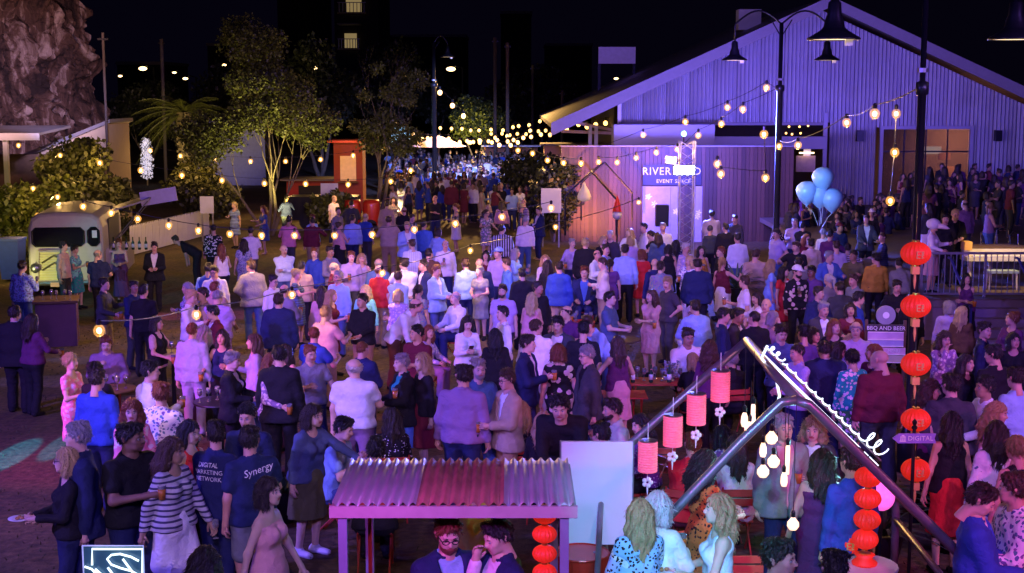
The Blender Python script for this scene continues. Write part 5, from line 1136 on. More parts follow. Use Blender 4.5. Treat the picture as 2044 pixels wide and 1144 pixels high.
# white baby grand
def piano():
    p = at(1996, 560, 33); o = thing('grand_piano', 'white baby grand piano on the stage deck behind the railing', 'piano', (p.x, 33.2, ZD + .03)); out = [(-.85, -.1), (-.85, .5), (-.55, .75), (-.1, .62), (.35, .72), (.8, .35), (.85, -.1)]
    def slab(z0, z1, s=1.0): m = MB(); n = len(out); vs = [(x * s, y * s, z0) for x, y in out] + [(x * s, y * s, z1) for x, y in out]; m.add(vs, [tuple(range(n))[::-1], tuple(range(n, 2 * n))] + [(i, (i + 1) % n, (i + 1) % n + n, i + n) for i in range(n)]); return m
    ivory = mat('ivory_lacquer', (.66, .62, .52), .2, coat=.5, bump=0)
    slab(.62, .90).build('case', ivory, o); slab(.905, .93, 1.02).build('lid', M_DARKWOOD, o); MB().box((0, -.22, .68), (1.7, .26, .1)).build('keybed', ivory, o); MB().box((0, -.24, .745), (1.4, .16, .02)).build('keys', M_WHITE, o)
    for x, y in ((-.72, -.15), (.72, -.15), (0, .5)): MB().lathe([(.05, 0), (.035, .08), (.055, .3), (.06, .62)], 10, (x, y, 0)).build('leg', ivory, o, True)
    MB().box((-.8, -.1, .98), (.18, .3, .2)).build('music_stand', M_GOLDPAPER, o)
    b = thing('piano_bench', 'small carved bench under the white piano', 'bench', (p.x - .1, 32.6, ZD + .03)); MB().box((0, 0, .42), (.7, .32, .06)).build('seat', mat('pale_blue_wood', (.3, .4, .45), .6), b)
    for x in (-.3, .3):
        for y in (-.12, .12): MB().tube([(x * 1.08, y, 0), (x, y, .4)], [.018, .03], 6).build('leg', ivory, b)
piano()
spot('piano_light', (at(1996, 540, 33).x - .4, 31.8, 3.6), (at(1996, 560, 33).x, 33.2, ZD), (1.0, .66, .3), 420, 60, .7, .1)
# cafe chairs at the back of the deck
for k, (u, d) in enumerate(((1975, 38), (2008, 38.6), (2035, 37.4))):
    p = at(u, 520, d); o = thing('cafe_chair', ('silver wire cafe chair nearest the piano top', 'silver wire cafe chair in the middle behind the piano', 'silver wire cafe chair at the picture edge behind the piano')[k], 'chair', (p.x, d, ZD), R(20 * k), 'cafe chairs on the deck'); MB().lathe([(.001, .44), (.2, .44), (.21, .46), (.001, .47)], 12).build('seat', M_STEEL, o)
    for x, y in ((-.16, -.16), (.16, -.16), (.16, .16), (-.16, .16)): MB().tube([(x * 1.2, y * 1.2, 0), (x, y, .45)], .013, 5).build('leg', M_STEEL, o)
    MB().tube([(-.19, .17, .45), (-.2, .2, .82), (0, .23, .9), (.2, .2, .82), (.19, .17, .45)], .013, 5).build('backrest', M_STEEL, o)
# ---------------------------------------------------------------- balloons
bal = mat('balloon_latex', (.30, .48, .72), .35, coat=.2, bump=0, noise_amt=.03)
base = at(1640, 462, 38)
for k, (u, v, lab) in enumerate(((1643, 358, 'topmost pale balloon of the cluster of four'), (1611, 386, 'bright aqua balloon at the side nearest the lamp post'), (1661, 400, 'bluish balloon on the side toward the hall door'), (1637, 392, 'balloon tucked at the centre of the cluster of four'))):
    c = at(u, v, 38 + (k % 2) * .15); o = thing('balloon', lab, 'balloon', c, 0, 'party balloons'); MB().lathe([(.001, -.43), (.035, -.41), (.03, -.385), (.12, -.325), (.24, -.2), (.33, -.03), (.35, .1), (.31, .23), (.2, .34), (.1, .375), (.001, .385)], 20).build('skin', bal, o, True); o.scale = (.86,) * 3
    MB().tube([(0, 0, -.42), ((base.x - c.x) * .5 + .02, 0, (base.z - c.z) * .5 - .1), (base.x - c.x, .1, base.z - c.z)], .007, 4).build('string', M_WHITE, o)
spot('balloon_blue', (at(1590, 420, 37).x - 1.2, 35.5, 3.2), base + Vector((0, 0, 1.0)), (.16, .6, 1.0), 380, 40, .7, .1)
# ---------------------------------------------------------------- street-food signs
o = thing('food_sign_tower', 'stacked lit sign boards with a drawn barbecue and beer heading', 'sign', (at(1768, 660, 24.5).x, 24.5, 0)); d = 24.5; o.rotation_euler = (0, 0, R(-6))
for k, (v0, v1, c, tx) in enumerate(((648, 662, (.05, .04, .05), 'BBQ AND BEER'), (664, 677, (.55, .38, .5), ''), (679, 690, (.35, .35, .5), ''), (694, 706, (.6, .38, .45), 'MENU'), (709, 722, (.5, .46, .3), ''))):
    za, zb_ = zz(v0, d), zz(v1, d); w = (.62 if k < 3 else .46); q = MB().box((0 if k < 3 else .12, 0, (za + zb_) / 2), (w, .05, za - zb_)).build('sign_board', mat('sign_board_%d' % k, c, .6), o)
    MB().box((0 if k < 3 else .12, -.03, zb_ - .007), (w, .02, .014)).build('board_edge', mat('pale_edge', (.8, .75, .7), .5), q)
    if tx: t = link('lettering', text_mesh(tx, .098 if k == 0 else .08, .004), q, (0 if k < 3 else .15, -.03, (za + zb_) / 2)); t.rotation_euler = (math.pi / 2, 0, 0); t.data.materials.append(M_WHITE)
for s in (-.33, .34): MB().box((s, .06, zz(640, d) / 2), (.05, .05, zz(640, d))).build('post', M_DARKWOOD, o)
MB().box((.48, .1, zz(680, d)), (.22, .03, .7), Matrix.Rotation(R(50), 3, 'Z')).build('side_board', mat('lilac_board2', (.5, .45, .65), .6), o)
p = at(1768, 629, 24.6); o2 = thing('round_sign', 'grey round disc sign on top of the stacked sign boards', 'sign', p); MB().tube([(0, -.02, 0), (0, .02, 0)], .172, 28).build('disc', mat('grey_disc', (.26, .26, .3), .5), o2); MB().lathe([(.05, -.004), (.06, .004), (.045, .004)], 20, (0, -.024, 0), Matrix.Rotation(R(90), 4, 'X')).build('ring', M_WHITE, o2); MB().lathe([(.001, .0), (.02, .0)], 14, (0, -.026, 0), Matrix.Rotation(R(90), 4, 'X')).build('dot', M_WHITE, o2); MB().box((0, .03, -.22), (.04, .02, .2)).build('bracket', M_STEEL, o2)
MB().tube([at(1834, 196, 19.9), at(1828, 470, 15.6), at(1828, 960, 15.6)], .007, 5).build('strand_cord', M_BLACK, None)
o_ = scene.objects['strand_cord']; o_.name = 'hanging_cord'; tag(o_, 'dark cord running from the lamp post down through the red lanterns', 'cord')
# arrow sign on a slim black post with finial
d = 15.2; q = at(1826, 875, d); o = thing('arrow_sign', 'lilac arrow sign pointing away from the lantern post', 'sign', (q.x, d, 0)); z = q.z; s = d / FPX
pts = [(-46, 0), (-34, 10), (43, 10), (40, 0), (44, -10), (-34, -10)]; m = MB(); m.prism([(x * s, z + y * s) for x, y in pts], -.01, .01); m.build('arrow_board', mat('lilac_arrow', (.26, .18, .50), .5), o)
t = link('lettering', text_mesh('DIGITAL', .075, .003), o, (.06, -.0135, z)); t.rotation_euler = (math.pi / 2, 0, 0); t.data.materials.append(M_WHITE)
m = MB(); [m.box((-.135 + dx, -.0125, z + dz), (w, .005, h)) for dx, dz, w, h in ((0, -.03, .07, .012), (0, .018, .06, .012), (-.022, -.005, .012, .04), (.0, -.005, .012, .04), (.022, -.005, .012, .04), (0, .034, .03, .012))]; m.build('house_icon', M_WHITE, o)
MB().tube([(0, .03, 0), (0, .03, z + .12)], .02, 8).build('post', M_BLACK, o); MB().lathe([(.03, 0), (.035, .02), (.016, .04), (.03, .08), (.001, .12)], 10, (0, .03, z + .1)).build('finial', M_BLACK, o)
# ---------------------------------------------------------------- lanterns
def silk_lantern(label, u, v, d, r, group, sq=.82, tassel=True, rope=.0, glyph=True, zbase=None):
    c = at(u, v, d) if zbase is None else zbase; o = thing('red_lantern', label, 'lantern', c, 0, group); pr = []
    for i in range(13): a = math.pi * (i / 12 * .86 + .07); pr.append((math.sin(a) * r, -math.cos(a) * r * sq))
    m = MB(); n = 40; vs = []
    for rr, z_ in pr: vs += [(rr * (1 + .03 * math.cos(k * math.pi)) * math.cos(2 * math.pi * k / n), rr * (1 + .03 * math.cos(k * math.pi)) * math.sin(2 * math.pi * k / n), z_) for k in range(n)]
    m.add(vs, [(i * n + k, i * n + (k + 1) % n, (i + 1) * n + (k + 1) % n, (i + 1) * n + k) for i in range(12) for k in range(n)]); m.build('silk_shade', M_LANTERN, o)
    for s in (1, -1): MB().lathe([(r * .24, -.018), (r * .26, .018)], 14, (0, 0, s * r * sq * .98)).build('collar', M_GOLD, o)
    if glyph:
        g_ = MB()
        for dx, dz, w, h in ((-.25, .0, .08, .55), (-.1, .22, .3, .07), (-.1, 0, .3, .07), (-.1, -.22, .3, .07), (.18, 0, .07, .6), (.3, .1, .06, .4), (.3, -.2, .14, .06)):
            x = dx * r * .8; z_ = dz * r; y = -math.sqrt(max(.01, 1 - (x / r) ** 2 - (z_ / (r * sq)) ** 2)) * r * 1.02; g_.box((x, y - .004, z_), (w * r, .012, h * r * .8))
        g_.build('gold_character', M_GOLDPAPER, o)
    if tassel: MB().box((0, 0, -r * sq - .055), (r * .5, r * .5, .085)).build('gold_tag', M_GOLDPAPER, o); MB().lathe([(.012, 0), (.018, -.08), (.004, -.17)], 6, (0, 0, -r * sq - .1)).build('tassel', M_GOLDPAPER, o)
    MB().tube([(0, 0, r * sq), (0, 0, r * sq + .12 + rope)], .006, 4).build('hook', M_BLACK, o); return o
for k, (v, n_) in enumerate(((506, 'topmost'), (611, 'second from the top'), (727, 'third from the top'), (838, 'fourth from the top'), (938, 'lowest'))):
    silk_lantern('%s red lantern hung down the lamp post' % n_, 1828, v, 15.6, .163, 'red lanterns hung down the lamp post', rope=.42)
for k, v in enumerate((1028, 1066, 1105, 1143)):
    silk_lantern('red lantern under the striped stall roof, %s of the strand' % ('top', 'second', 'third', 'bottom')[k], 1087, v, 11.1, .099, 'small red lanterns under the stall roof', .74, False, glyph=False)
for k, v in enumerate((952, 995, 1037)):
    silk_lantern('red lantern of the short strand under the neon beam, %s one' % ('upper', 'middle', 'lower')[k], 1733 - k, v, 13.2, .128, 'red lantern strand over the round table', .78, False, glyph=False)
d = 13.2; p = at(1727, 1078, d); tz = at(1727, 1104, d).z
silk_lantern('red lantern resting on the pink round table', 1727, 1076, d, .125, 'red lantern strand over the round table', .8, False, glyph=False)
o = thing('table_stand', 'flared red stand foot on the pink round table', 'lantern', (p.x, d, tz - .11)); MB().lathe([(.12, 0), (.125, .02), (.07, .06), (.1, .1)], 18).build('foot', M_LANTERN, o, True); MB().lathe([(.06, 0), (.061, .012)], 14, (0, 0, .105)).build('collar', M_GOLD, o)
silk_lantern('larger red lantern lying beside the table stand with a gold label', 1690, 1082, 13.5, .145, 'red lantern strand over the round table', .85, False)
def round_table(label, x, y, z, r, m, cat='table', top=.03, group=None):
    o = thing('round_table', label, cat, (x, y, 0), 0, group); MB().lathe([(.001, z - top), (r, z - top), (r + .008, z - top / 2), (r, z), (.001, z)], 28).build('tabletop', m, o); MB().lathe([(.24, 0), (.24, .03), (.04, .05), (.03, z - top)], 14).build('pedestal', M_BLACK, o); return o
round_table('pink-lit round table carrying the red lantern stand', p.x - .02, d, tz - .115, .34, mat('pale_tabletop', (.6, .5, .48), .5))
# pink cylinder paper lanterns
for k, (u, v) in enumerate(((1438, 771), (1390, 817), (1343, 860), (1293, 911))):
    d = 14.6 - .12 * k; c = at(u, v, d); o = thing('paper_lantern', 'pink paper cylinder lantern, %s under the sloping frame tube' % ('highest', 'second highest', 'third', 'lowest')[k], 'lantern', c, 0, 'pink paper cylinder lanterns'); r, h = .1, .32; pr = []
    for i in range(25): pr.append((r + (.004 if i % 2 else -.002), -h / 2 + h * i / 24))
    MB().lathe(pr, 22).build('paper_shade', M_PINKLAN, o); MB().lathe([(r * .9, 0), (r * 1.02, .012), (r * .6, .014)], 22, (0, 0, h / 2)).build('rim', M_STEEL, o); MB().tube([(0, 0, h / 2), (0, 0, h / 2 + .2)], .005, 4).build('cord', M_WHITE, o)
    f = MB(); f.tube([(0, 0, -h / 2), (0, 0, -h / 2 - .08)], .004, 4); [f.ball((.035 * math.cos(a), 0, -h / 2 - .12 + .035 * math.sin(a)), .026, 8, 6) for a in (0, 1.257, 2.513, 3.77, 5.03)]; f.tube([(0, 0, -h / 2 - .16), (0, 0, -h / 2 - .26)], [.012, .004], 5); f.build('flower_tassel', M_WHITE, o)
# ---------------------------------------------------------------- the house-shaped steel frame with the neon script
def big_frame():
    o = thing('steel_house_frame', 'house-shaped polished steel tube frame carrying the white neon script', 'frame'); mt = mat('polished_tube', (.20, .17, .20), .32, .5, noise_amt=.3, noise_scale=8, bump=.04); rr = .045
    dF, dN = 15.0, 12.6
    def bent(pts, name='gable_tube', r=rr): MB().tube(pts, r, 10).build(name, mt, o, True)
    F = lambda u, v: at(u, v, dF); N = lambda u, v: at(u, v, dN)
    a = [F(1490, 680), F(1345, 808), F(1215, 925), F(1203, 942), F(1197, 962), F(1197, 1010)]; foot = Vector((a[-1].x, dF, 0)); bent(a + [foot])
    b = [F(1490, 680), F(1640, 835), F(1775, 972), F(1784, 985), F(1787, 1003), F(1788, 1030)]; bent(b + [Vector((b[-1].x, dF, 0))])
    bent([F(1196, 1018), at(1216, 1150, 14.0), onz(1250, 1300).lerp(at(1216, 1150, 14.0), .2)], 'brace', .035); bent([F(1787, 1035), at(1880, 1150, 13.4), at(1925, 1215, 13.0)], 'brace', .035)
    n = [N(1560, 803), N(1480, 880), N(1225, 1146), N(1190, 1185)]; bent([N(1590, 799)] + n + [Vector((n[-1].x, dN, 0))]); m = [N(1590, 799), N(1615, 808), N(1640, 832), N(1950, 1140), N(1985, 1180)]; bent(m + [Vector((m[-1].x, dN, 0))])
    bent([F(1490, 680), N(1590, 799)], 'ridge_tube')
    bent([F(1203, 942), N(1190, 1185)], 'eave_tube', .03); bent([F(1784, 985), N(1985, 1180)], 'eave_tube', .03)
    # neon script riding on the right slope
    d = dF - .1; t = MB(); A, B = at(1520, 700, d), at(1752, 925, d); ax = (B - A); L = ax.length; ax.normalize(); up = Vector((-ax.z, 0, ax.x)); up = up if up.z > 0 else -up
    sg = thing('neon_script', 'white neon script lettering mounted along the right slope of the steel frame', 'neon sign')
    x = .02; random.seed(2)
    lets = [('S', .2), ('u', .1), ('m', .14), ('m', .14), ('e', .09), ('r', .09), ('n', .1), ('i', .07), ('g', .1), ('h', .12), ('t', .1), ('M', .26)]
    tot = sum(w for _, w in lets); sc = (L - .05) / tot
    for ch, w in lets:
        w *= sc; p0_ = A + ax * x; hgt = .028 if ch.islower() else (.06 if ch == 'S' else .15)
        pts = []
        for i in range(26):
            f = i / 25; a_ = f * 2 * math.pi * (2.4 if ch.isupper() else 1.2); pts.append(p0_ + ax * (w * (f * .75 + .14 * math.sin(a_))) + up * (.06 + hgt * (.5 - .5 * math.cos(a_)) * (1 if i % 26 else 1)) + Vector((0, -.03 - .004 * i % 2, 0)))
        MB().tube(pts, .0095, 6).build('letter_tube', M_NEON, sg, True); x += w
    MB().tube([A + up * .045, B + up * .045], .012, 5).build('mount_rail', M_STEEL, sg)
    MB().tube([A - up * .02 + Vector((0, -.055, 0)), B - up * .02 + Vector((0, -.055, 0))], .016, 6).build('neon_line', M_NEON, sg)
    # loose neon swash hanging from the ridge
    MB().tube([at(*q, 13.9) for q in ((1532, 690), (1520, 715), (1535, 735), (1550, 760), (1556, 790), (1550, 812))], .014, 6).build('neon_swash', M_NEON, sg, True)
    spot('neon_cast', at(1690, 900, 14.5), at(1430, 1060, 13.2), (.3, .9, 1.0), 160, 120, .8, .2)
    spot('frame_cyan', (.4, 9.3, 1.0), (1.9, dN, 1.9), (.08, .5, 1.0), 240, 34, .8, .1); spot('frame_violet', (0.0, 9.0, 3.8), (1.6, dF, 2.2), (.45, .2, 1.0), 420, 50, .8, .1)
    return o
big_frame()
random.seed(6)
for k, (u, v, kind, vt) in enumerate(((1486, 838, 'tube', 690), (1503, 836, 'long', 700), (1498, 856, 'globe', 760), (1540, 875, 'globe', 800), (1523, 898, 'tube', 800), (1544, 922, 'globe', 803), (1523, 942, 'globe', 815), (1572, 918, 'long', 800), (1565, 957, 'tube', 800), (1583, 1047, 'globe', 800))):
    d = 13.4; c = at(u, v, d); top = at(u, vt, d); o = thing('pendant_bulb', '%s filament bulb hanging %s under the steel frame' % (dict(tube='teardrop', long='long tubular', globe='round')[kind], ('at the outer end of the bunch', 'beside the outermost teardrop', 'small and high in the bunch', 'nearest the ridge tube end', 'below the upper globe', 'third globe down the bunch', 'lowest on the outer side', 'beside the dangling cords', 'below the long tube', 'lowest of all on a long cord')[k]), 'pendant bulb', c, 0, 'filament bulbs under the steel frame')
    pr = dict(globe=[(.001, -.062), (.035, -.052), (.06, -.015), (.058, .02), (.03, .055), (.018, .075)], tube=[(.001, -.075), (.025, -.068), (.036, -.03), (.032, .03), (.016, .075)], long=[(.001, -.15), (.02, -.145), (.023, 0), (.022, .13), (.014, .15)])[kind]
    MB().lathe(pr, 14).build('glass', M_BULBEDISON, o, True); h = pr[-1][1]; MB().lathe([(.02, h), (.022, h + .05), (.012, h + .07)], 10).build('socket', M_BLACK, o); MB().tube([(0, 0, h + .06), (0, 0, top.z - c.z)], .004, 4).build('cord', M_BLACK, o)
# ---------------------------------------------------------------- small stall with the corrugated roof
def market_bar():
    dF, dB = 10.8, 12.1; zf = at(0, 1004, dF).z; zbk = at(0, 917, dB).z; x0, x1 = at(664, 1004, dF).x, at(1146, 1004, dF).x
    o = thing('bar_stall', 'small bar stall with a striped corrugated roof and magenta-lit fascia', 'stall', ((x0 + x1) / 2, dF, 0)); w = (x1 - x0) / 2
    pal = mat('bare_corrugated', (.48, .46, .50), .35, .6, noise_amt=.2, noise_scale=3); rst = mat('rusty_corrugated', (.32, .12, .10), .6, .3, noise_amt=.5, noise_scale=5)
    NP = 24; pit = 2 * w / NP
    for (a, b, mm) in ((0, 8.3, pal), (8.3, 17, rst), (17, NP, pal)):
        vs = []; n = int((b - a) * 8)
        for i in range(n + 1):
            t = a + (b - a) * i / n; x = -w + t * pit; h = .017 * math.cos(2 * math.pi * t)
            for (y, z) in ((-.03, zf), (dB - dF, zbk)): vs += [(x, y, z + h), (x, y, z + h - .004)]
        fs = [(4 * i, 4 * i + 4, 4 * i + 6, 4 * i + 2) for i in range(n)] + [(4 * i + 1, 4 * i + 3, 4 * i + 7, 4 * i + 5) for i in range(n)] + [(4 * i, 4 * i + 1, 4 * i + 5, 4 * i + 4) for i in range(n)]
        MB().add(vs, fs).build('roof_sheet', mm, o, True)
    fm = mat('fascia_board_pine', (.42, .30, .34), .6)
    zc = at(0, 1017, dF).z; MB().box((0, -.02, zc - .012), (2 * w + .05, .035, .095)).build('fascia', fm, o)
    for s in (-1, 1): MB().add([(s * w, -.02, zf - .04), (s * w, dB - dF, zbk - .04), (s * w, dB - dF, zbk - .12), (s * w, -.02, zf - .12), (s * (w + .02), -.02, zf - .04), (s * (w + .02), dB - dF, zbk - .04), (s * (w + .02), dB - dF, zbk - .12), (s * (w + .02), -.02, zf - .12)], [(0, 1, 2, 3), (7, 6, 5, 4), (0, 4, 5, 1), (3, 2, 6, 7)]).build('barge_board', fm, o)
    bl = mat('blue_grey_post', (.22, .22, .34), .6)
    for x, y in ((-w + .075, .03), (w - .075, .03), (-w + .16, dB - dF - .05), (w - .12, dB - dF - .05)): MB().box((x, y, (zf - .06) / 2), (.07, .07, zf - .06)).build('post', bl, o)
    MB().box((-w + .24, .5, (zf - .1) / 2 + .2), (.03, .03, zf - .3)).build('red_pole', M_RED, o)
    MB().box((0, .05, .98), (2 * w, .4, .05)).build('counter', M_DARKWOOD, o); MB().box((0, .1, .48), (2 * w - .1, .05, .95)).build('front_panel', M_DARKWOOD, o)
    spot('stall_magenta', (o.location.x - 1.6, 8.4, 3.4), (o.location.x, dF, zf), (.80, .08, .85), 420, 60, .8, .1)
market_bar()
# big white panel on the red drum
d = 14.3; a, b = at(1119, 881, d), at(1262, 1086, d); o = thing('display_board', 'big plain white panel standing behind the striped stall roof', 'panel', ((a.x + b.x) / 2, d, 0)); MB().box((0, 0, (a.z + b.z) / 2), (b.x - a.x, .04, a.z - b.z)).build('board', mat('white_board', (.72, .71, .72), .35, noise_amt=.03, bump=0), o)
for s in (-1, 1): MB().box((s * (b.x - a.x) / 2, -.003, (a.z + b.z) / 2), (.014, .05, a.z - b.z + .014)).build('edge_trim', M_STEEL, o)
for s in (-1, 1): MB().box((s * .25, .05, b.z / 2 + .15), (.04, .04, b.z + .3)).build('leg', M_STEEL, o)
def drum(label, x, y, m=M_RED, group='red oil drums', h=.88):
    o = thing('oil_drum', label, 'drum', (x, y, 0), 0, group); pr = [(.001, 0), (.28, 0), (.285, .02)]
    for z in (.29, .59): pr += [(.278, z - .03), (.292, z), (.278, z + .03)]
    pr += [(.28, h - .03), (.29, h - .01), (.285, h), (.27, h - .012), (.001, h - .012)]; MB().lathe(pr, 26).build('shell', m, o); MB().lathe([(.03, 0), (.03, .01), (.001, .01)], 10, (.15, 0, h - .012)).build('bung', M_STEEL, o); return o
p = at(1162, 1110, 13.6); drum('bright red drum in front of the big white panel', p.x, 13.75)
p = onz(1160, 640, .9); drum('red drum table full of glasses in mid crowd', p.x, p.y)
for k in range(6): glass(p.x + .2 * math.cos(k), p.y + .2 * math.sin(k), .872, 'drinking glass on the mid-crowd red drum, %s round the rim' % ('first', 'second', 'third', 'fourth', 'fifth', 'sixth')[k], 'glasses on the red drum', 'beer' if k % 2 else 'wine')
# ---------------------------------------------------------------- tables, red folding furniture
def folding_table(label, x, y, w=1.1, d_=.6, h=.74, rz=0, m=None):
    m = m or mat('red_slat', (.45, .05, .03), .5, bump=.05); o = thing('folding_table', label, 'table', (x, y, 0), rz, 'red slatted folding tables'); n = 6
    for k in range(n): MB().box((0, -d_ / 2 + (k + .5) * d_ / n, h - .012), (w, d_ / n - .012, .024)).build('slat', m, o)
    for s in (-1, 1): MB().tube([(s * w * .4, -d_ * .45, 0), (s * w * .4, d_ * .4, h - .03)], .014, 6).build('leg', m, o); MB().tube([(s * w * .38, d_ * .45, 0), (s * w * .38, -d_ * .4, h - .03)], .014, 6).build('leg', m, o)
    MB().box((0, 0, h - .05), (w * .9, .03, .04)).build('rail', m, o); return o
def folding_chair(label, u, v, rz, d=None):
    p = onz(u, v) if d is None else Vector((at(u, v, d).x, d, 0)); m = mat('orange_red_slat', (.55, .10, .05), .5, bump=.05); o = thing('folding_chair', label, 'chair', (p.x, p.y, 0), R(rz), 'red slatted folding chairs')
    for k in range(4): MB().box((0, -.18 + k * .11, .45), (.4, .09, .018)).build('seat_slat', m, o)
    for z in (.66, .76): MB().box((0, .24, z), (.42, .018, .075)).build('back_slat', m, o)
    for s in (-1, 1): MB().tube([(s * .2, -.22, 0), (s * .2, .25, .82)], .012, 6).build('leg', m, o); MB().tube([(s * .18, .24, 0), (s * .18, -.18, .45)], .012, 6).build('leg', m, o)
    MB().tube([(-.2, -.1, .12), (.2, -.1, .12)], .01, 5).build('stretcher', m, o); return o
p = onz(1312, 758, .76); folding_table('red slatted table crowded with bottles and glasses', p.x, p.y, 1.0, .6)
tx, ty = p.x, p.y
for k in range(9):
    glass(tx - .42 + .1 * k, ty - .15 + .16 * ((k * 2) % 3), .745, '%s on the crowded red slatted table, number %s along' % ('bottle' if k % 3 == 0 else 'glass', ('one', 'two', 'three', 'four', 'five', 'six', 'seven', 'eight', 'nine')[k]), 'drinks on the crowded red table', 'bottle' if k % 3 == 0 else 'wine')
# crumpled silver gift wrap / ice bucket
o = thing('silver_centrepiece', 'sparkling silver foil centrepiece on the crowded red table', 'decoration', (tx + .22, ty - .06, .746)); m = MB()
for k in range(60): m.ball((random.uniform(-.11, .11), random.uniform(-.08, .08), random.uniform(.02, .34)), random.uniform(.012, .03), 5, 4)
q = m.build('foil_flakes', mat('silver_foil', (.7, .7, .8), .2, .8, bump=0), o); q['kind'] = 'stuff'; MB().lathe([(.05, 0), (.06, .02), (.03, .05)], 10).build('foot', M_STEEL, o)
folding_chair('red folding chair back by the woman in the floral dress', 1478, 1010, 180, 14.1); folding_chair('red folding chair beside the pale cyan-lit pair', 1336, 1010, 200, 14.9); folding_chair('red folding chair tucked behind the crowded table', 1318, 800, 175, 18.5)
p = onz(1215, 785, .75); folding_table('small red slatted table behind the smiling man', p.x + .25, p.y, .7, .6)
p = onz(345, 703, 1.08); round_table('tall round table with a yellow-lit top on the left lawn', p.x, p.y, 1.08, .33, mat('ply_top', (.55, .42, .2), .5)); 
for k in range(3): glass(p.x - .12 + .12 * k, p.y - .08 * (k % 2), 1.08, ('wine glass on the yellow-lit tall table, outer one', 'wine glass in the middle of the yellow-lit tall table', 'wine glass on the yellow-lit tall table, inner one')[k], 'glasses on the tall table')
p = onz(225, 775, 1.05); round_table('tall round table between the magenta-lit group', p.x, p.y, 1.05, .35, M_DARKWOOD)
for k in range(5): glass(p.x - .2 + .1 * k, p.y - .1 + .11 * (k % 3), 1.05, '%s glass on the table of the magenta-lit group' % ('first', 'second', 'third', 'fourth', 'fifth')[k], 'glasses of the magenta-lit group')
p = onz(440, 800, .95); q_ = p; round_table('dark planter table with glassware behind the two men in printed shirts', p.x, p.y, .95, .4, M_BLACK)
for k in range(6): glass(p.x - .28 + .11 * k, p.y - .12 + .1 * (k % 3), .95, '%s glass on the dark planter table' % ('first', 'second', 'third', 'fourth', 'fifth', 'sixth')[k], 'glasses on the planter table')
p = onz(1120, 690, .9); round_table('round table hidden among the seated guests', p.x + 1.2, p.y + 1.6, .74, .4, M_DARKWOOD)
def pot_plant(label, u, v, d, r, n, m, strap=True, zb=0):
    p = at(u, v, d); o = thing('potted_plant', label, 'plant', (p.x, d, zb), 0, 'potted strap-leaf plants'); MB().lathe([(.16, 0), (.22, .3), (.24, .42), (.2, .42), (.19, .36), (.001, .36)], 16).build('pot', M_BLACK, o)
    for k in range(n):
        a = k * 2.399; L = r * random.uniform(.7, 1.2); el = random.uniform(.4, 1.3); f = MB(); pts = []
        for t in range(7): s = t / 6; pts.append(Vector((math.cos(a) * L * s * math.cos(el), math.sin(a) * L * s * math.cos(el), .38 + L * s * math.sin(el) - L * .45 * s * s)))
        sd = Vector((-math.sin(a), math.cos(a), 0)); vs = []
        for t, q in enumerate(pts): w = .028 * (1 - abs(t / 6 - .35) * 1.3) + .003; vs += [q - sd * w, q + Vector((0, 0, -.008)), q + sd * w]
        f.add(vs, [(3 * t + i, 3 * t + i + 1, 3 * t + i + 4, 3 * t + i + 3) for t in range(6) for i in (0, 1)]); f.build('leaf', m, o)
    return o
random.seed(9); SL = mat('strap_leaf', (.05, .10, .05), .4, noise_amt=.4, bump=0)
pot_plant('dark feathery potted plant behind the men in printed shirts', 455, 850, 17.8, .75, 44, SL); pot_plant('bushy potted plant at the elbow of the woman in the blue top', 560, 850, 17.6, .6, 36, SL)
pot_plant('broad green potted plant at the foot of the double lamp post', 1470, 600, 33, 1.0, 46, SL, zb=.5); pot_plant('teal-lit strap-leaf plant beside the lowest red lantern', 1900, 1010, 16.4, 1.0, 40, SL); pot_plant('purple-lit strap-leaf plant under the end of the neon beam', 1765, 1000, 15.8, .7, 30, SL)
p = at(1760, 990, 14.6); o = thing('pink_lamp_shade', 'glowing pink lattice lamp under the end of the neon beam', 'lamp', p); MB().ball((0, 0, 0), .14, 16, 10, (1, 1, 1.15)).build('shade', mat('pink_lattice', (.8, .3, .6), .6, emit=(1.0, .12, .6), strength=1.1, noise_amt=.6, noise_scale=22), o, True); MB().tube([(0, 0, -.15), (0, 0, -p.z)], .02, 6).build('stand', M_BLACK, o)
# neon picture sign on the near counter
d = 13.0; s = d / FPX
def Q(u, v, dy=0): return at(u, v, d + dy)
o = thing('neon_sign', 'clear acrylic panel with a white neon bracket and scribble at the bottom edge', 'neon sign'); A, B = Q(164, 1090), Q(290, 1215)
MB().box(((A.x + B.x) / 2, d + .02, (A.z + B.z) / 2), (B.x - A.x, .012, A.z - B.z)).build('acrylic_sheet', mat('tinted_acrylic', (.04, .10, .14), .08, bump=0, emit=(.05, .2, .3), strength=.12), o)
e = [(A.x, A.z), (B.x, A.z), (B.x, B.z), (A.x, B.z), (A.x, A.z)]; MB().tube([(x, d + .01, z) for x, z in e], .008, 6).build('rim', mat('acrylic_rim', (.5, .5, .7), .2, emit=(.4, .5, .9), strength=.5, bump=0), o)
for pts in ([(184, 1128), (184, 1096), (284, 1096), (284, 1160)], [(277, 1120), (262, 1112), (240, 1106), (222, 1108), (214, 1116), (222, 1127), (240, 1134), (262, 1140), (280, 1150)], [(245, 1116), (254, 1128), (266, 1144), (272, 1156)], [(169, 1131), (183, 1136), (193, 1146), (200, 1158)], [(215, 1133), (225, 1146), (238, 1160)], [(190, 1136), (204, 1148), (214, 1162)]): MB().tube([Q(*q, -.02) for q in pts], .011, 7).build('neon_stroke', M_NEON, o, True)
MB().box(((A.x + B.x) / 2, d + .1, B.z / 2), (.5, .3, B.z)).build('plinth', M_BLACK, o)
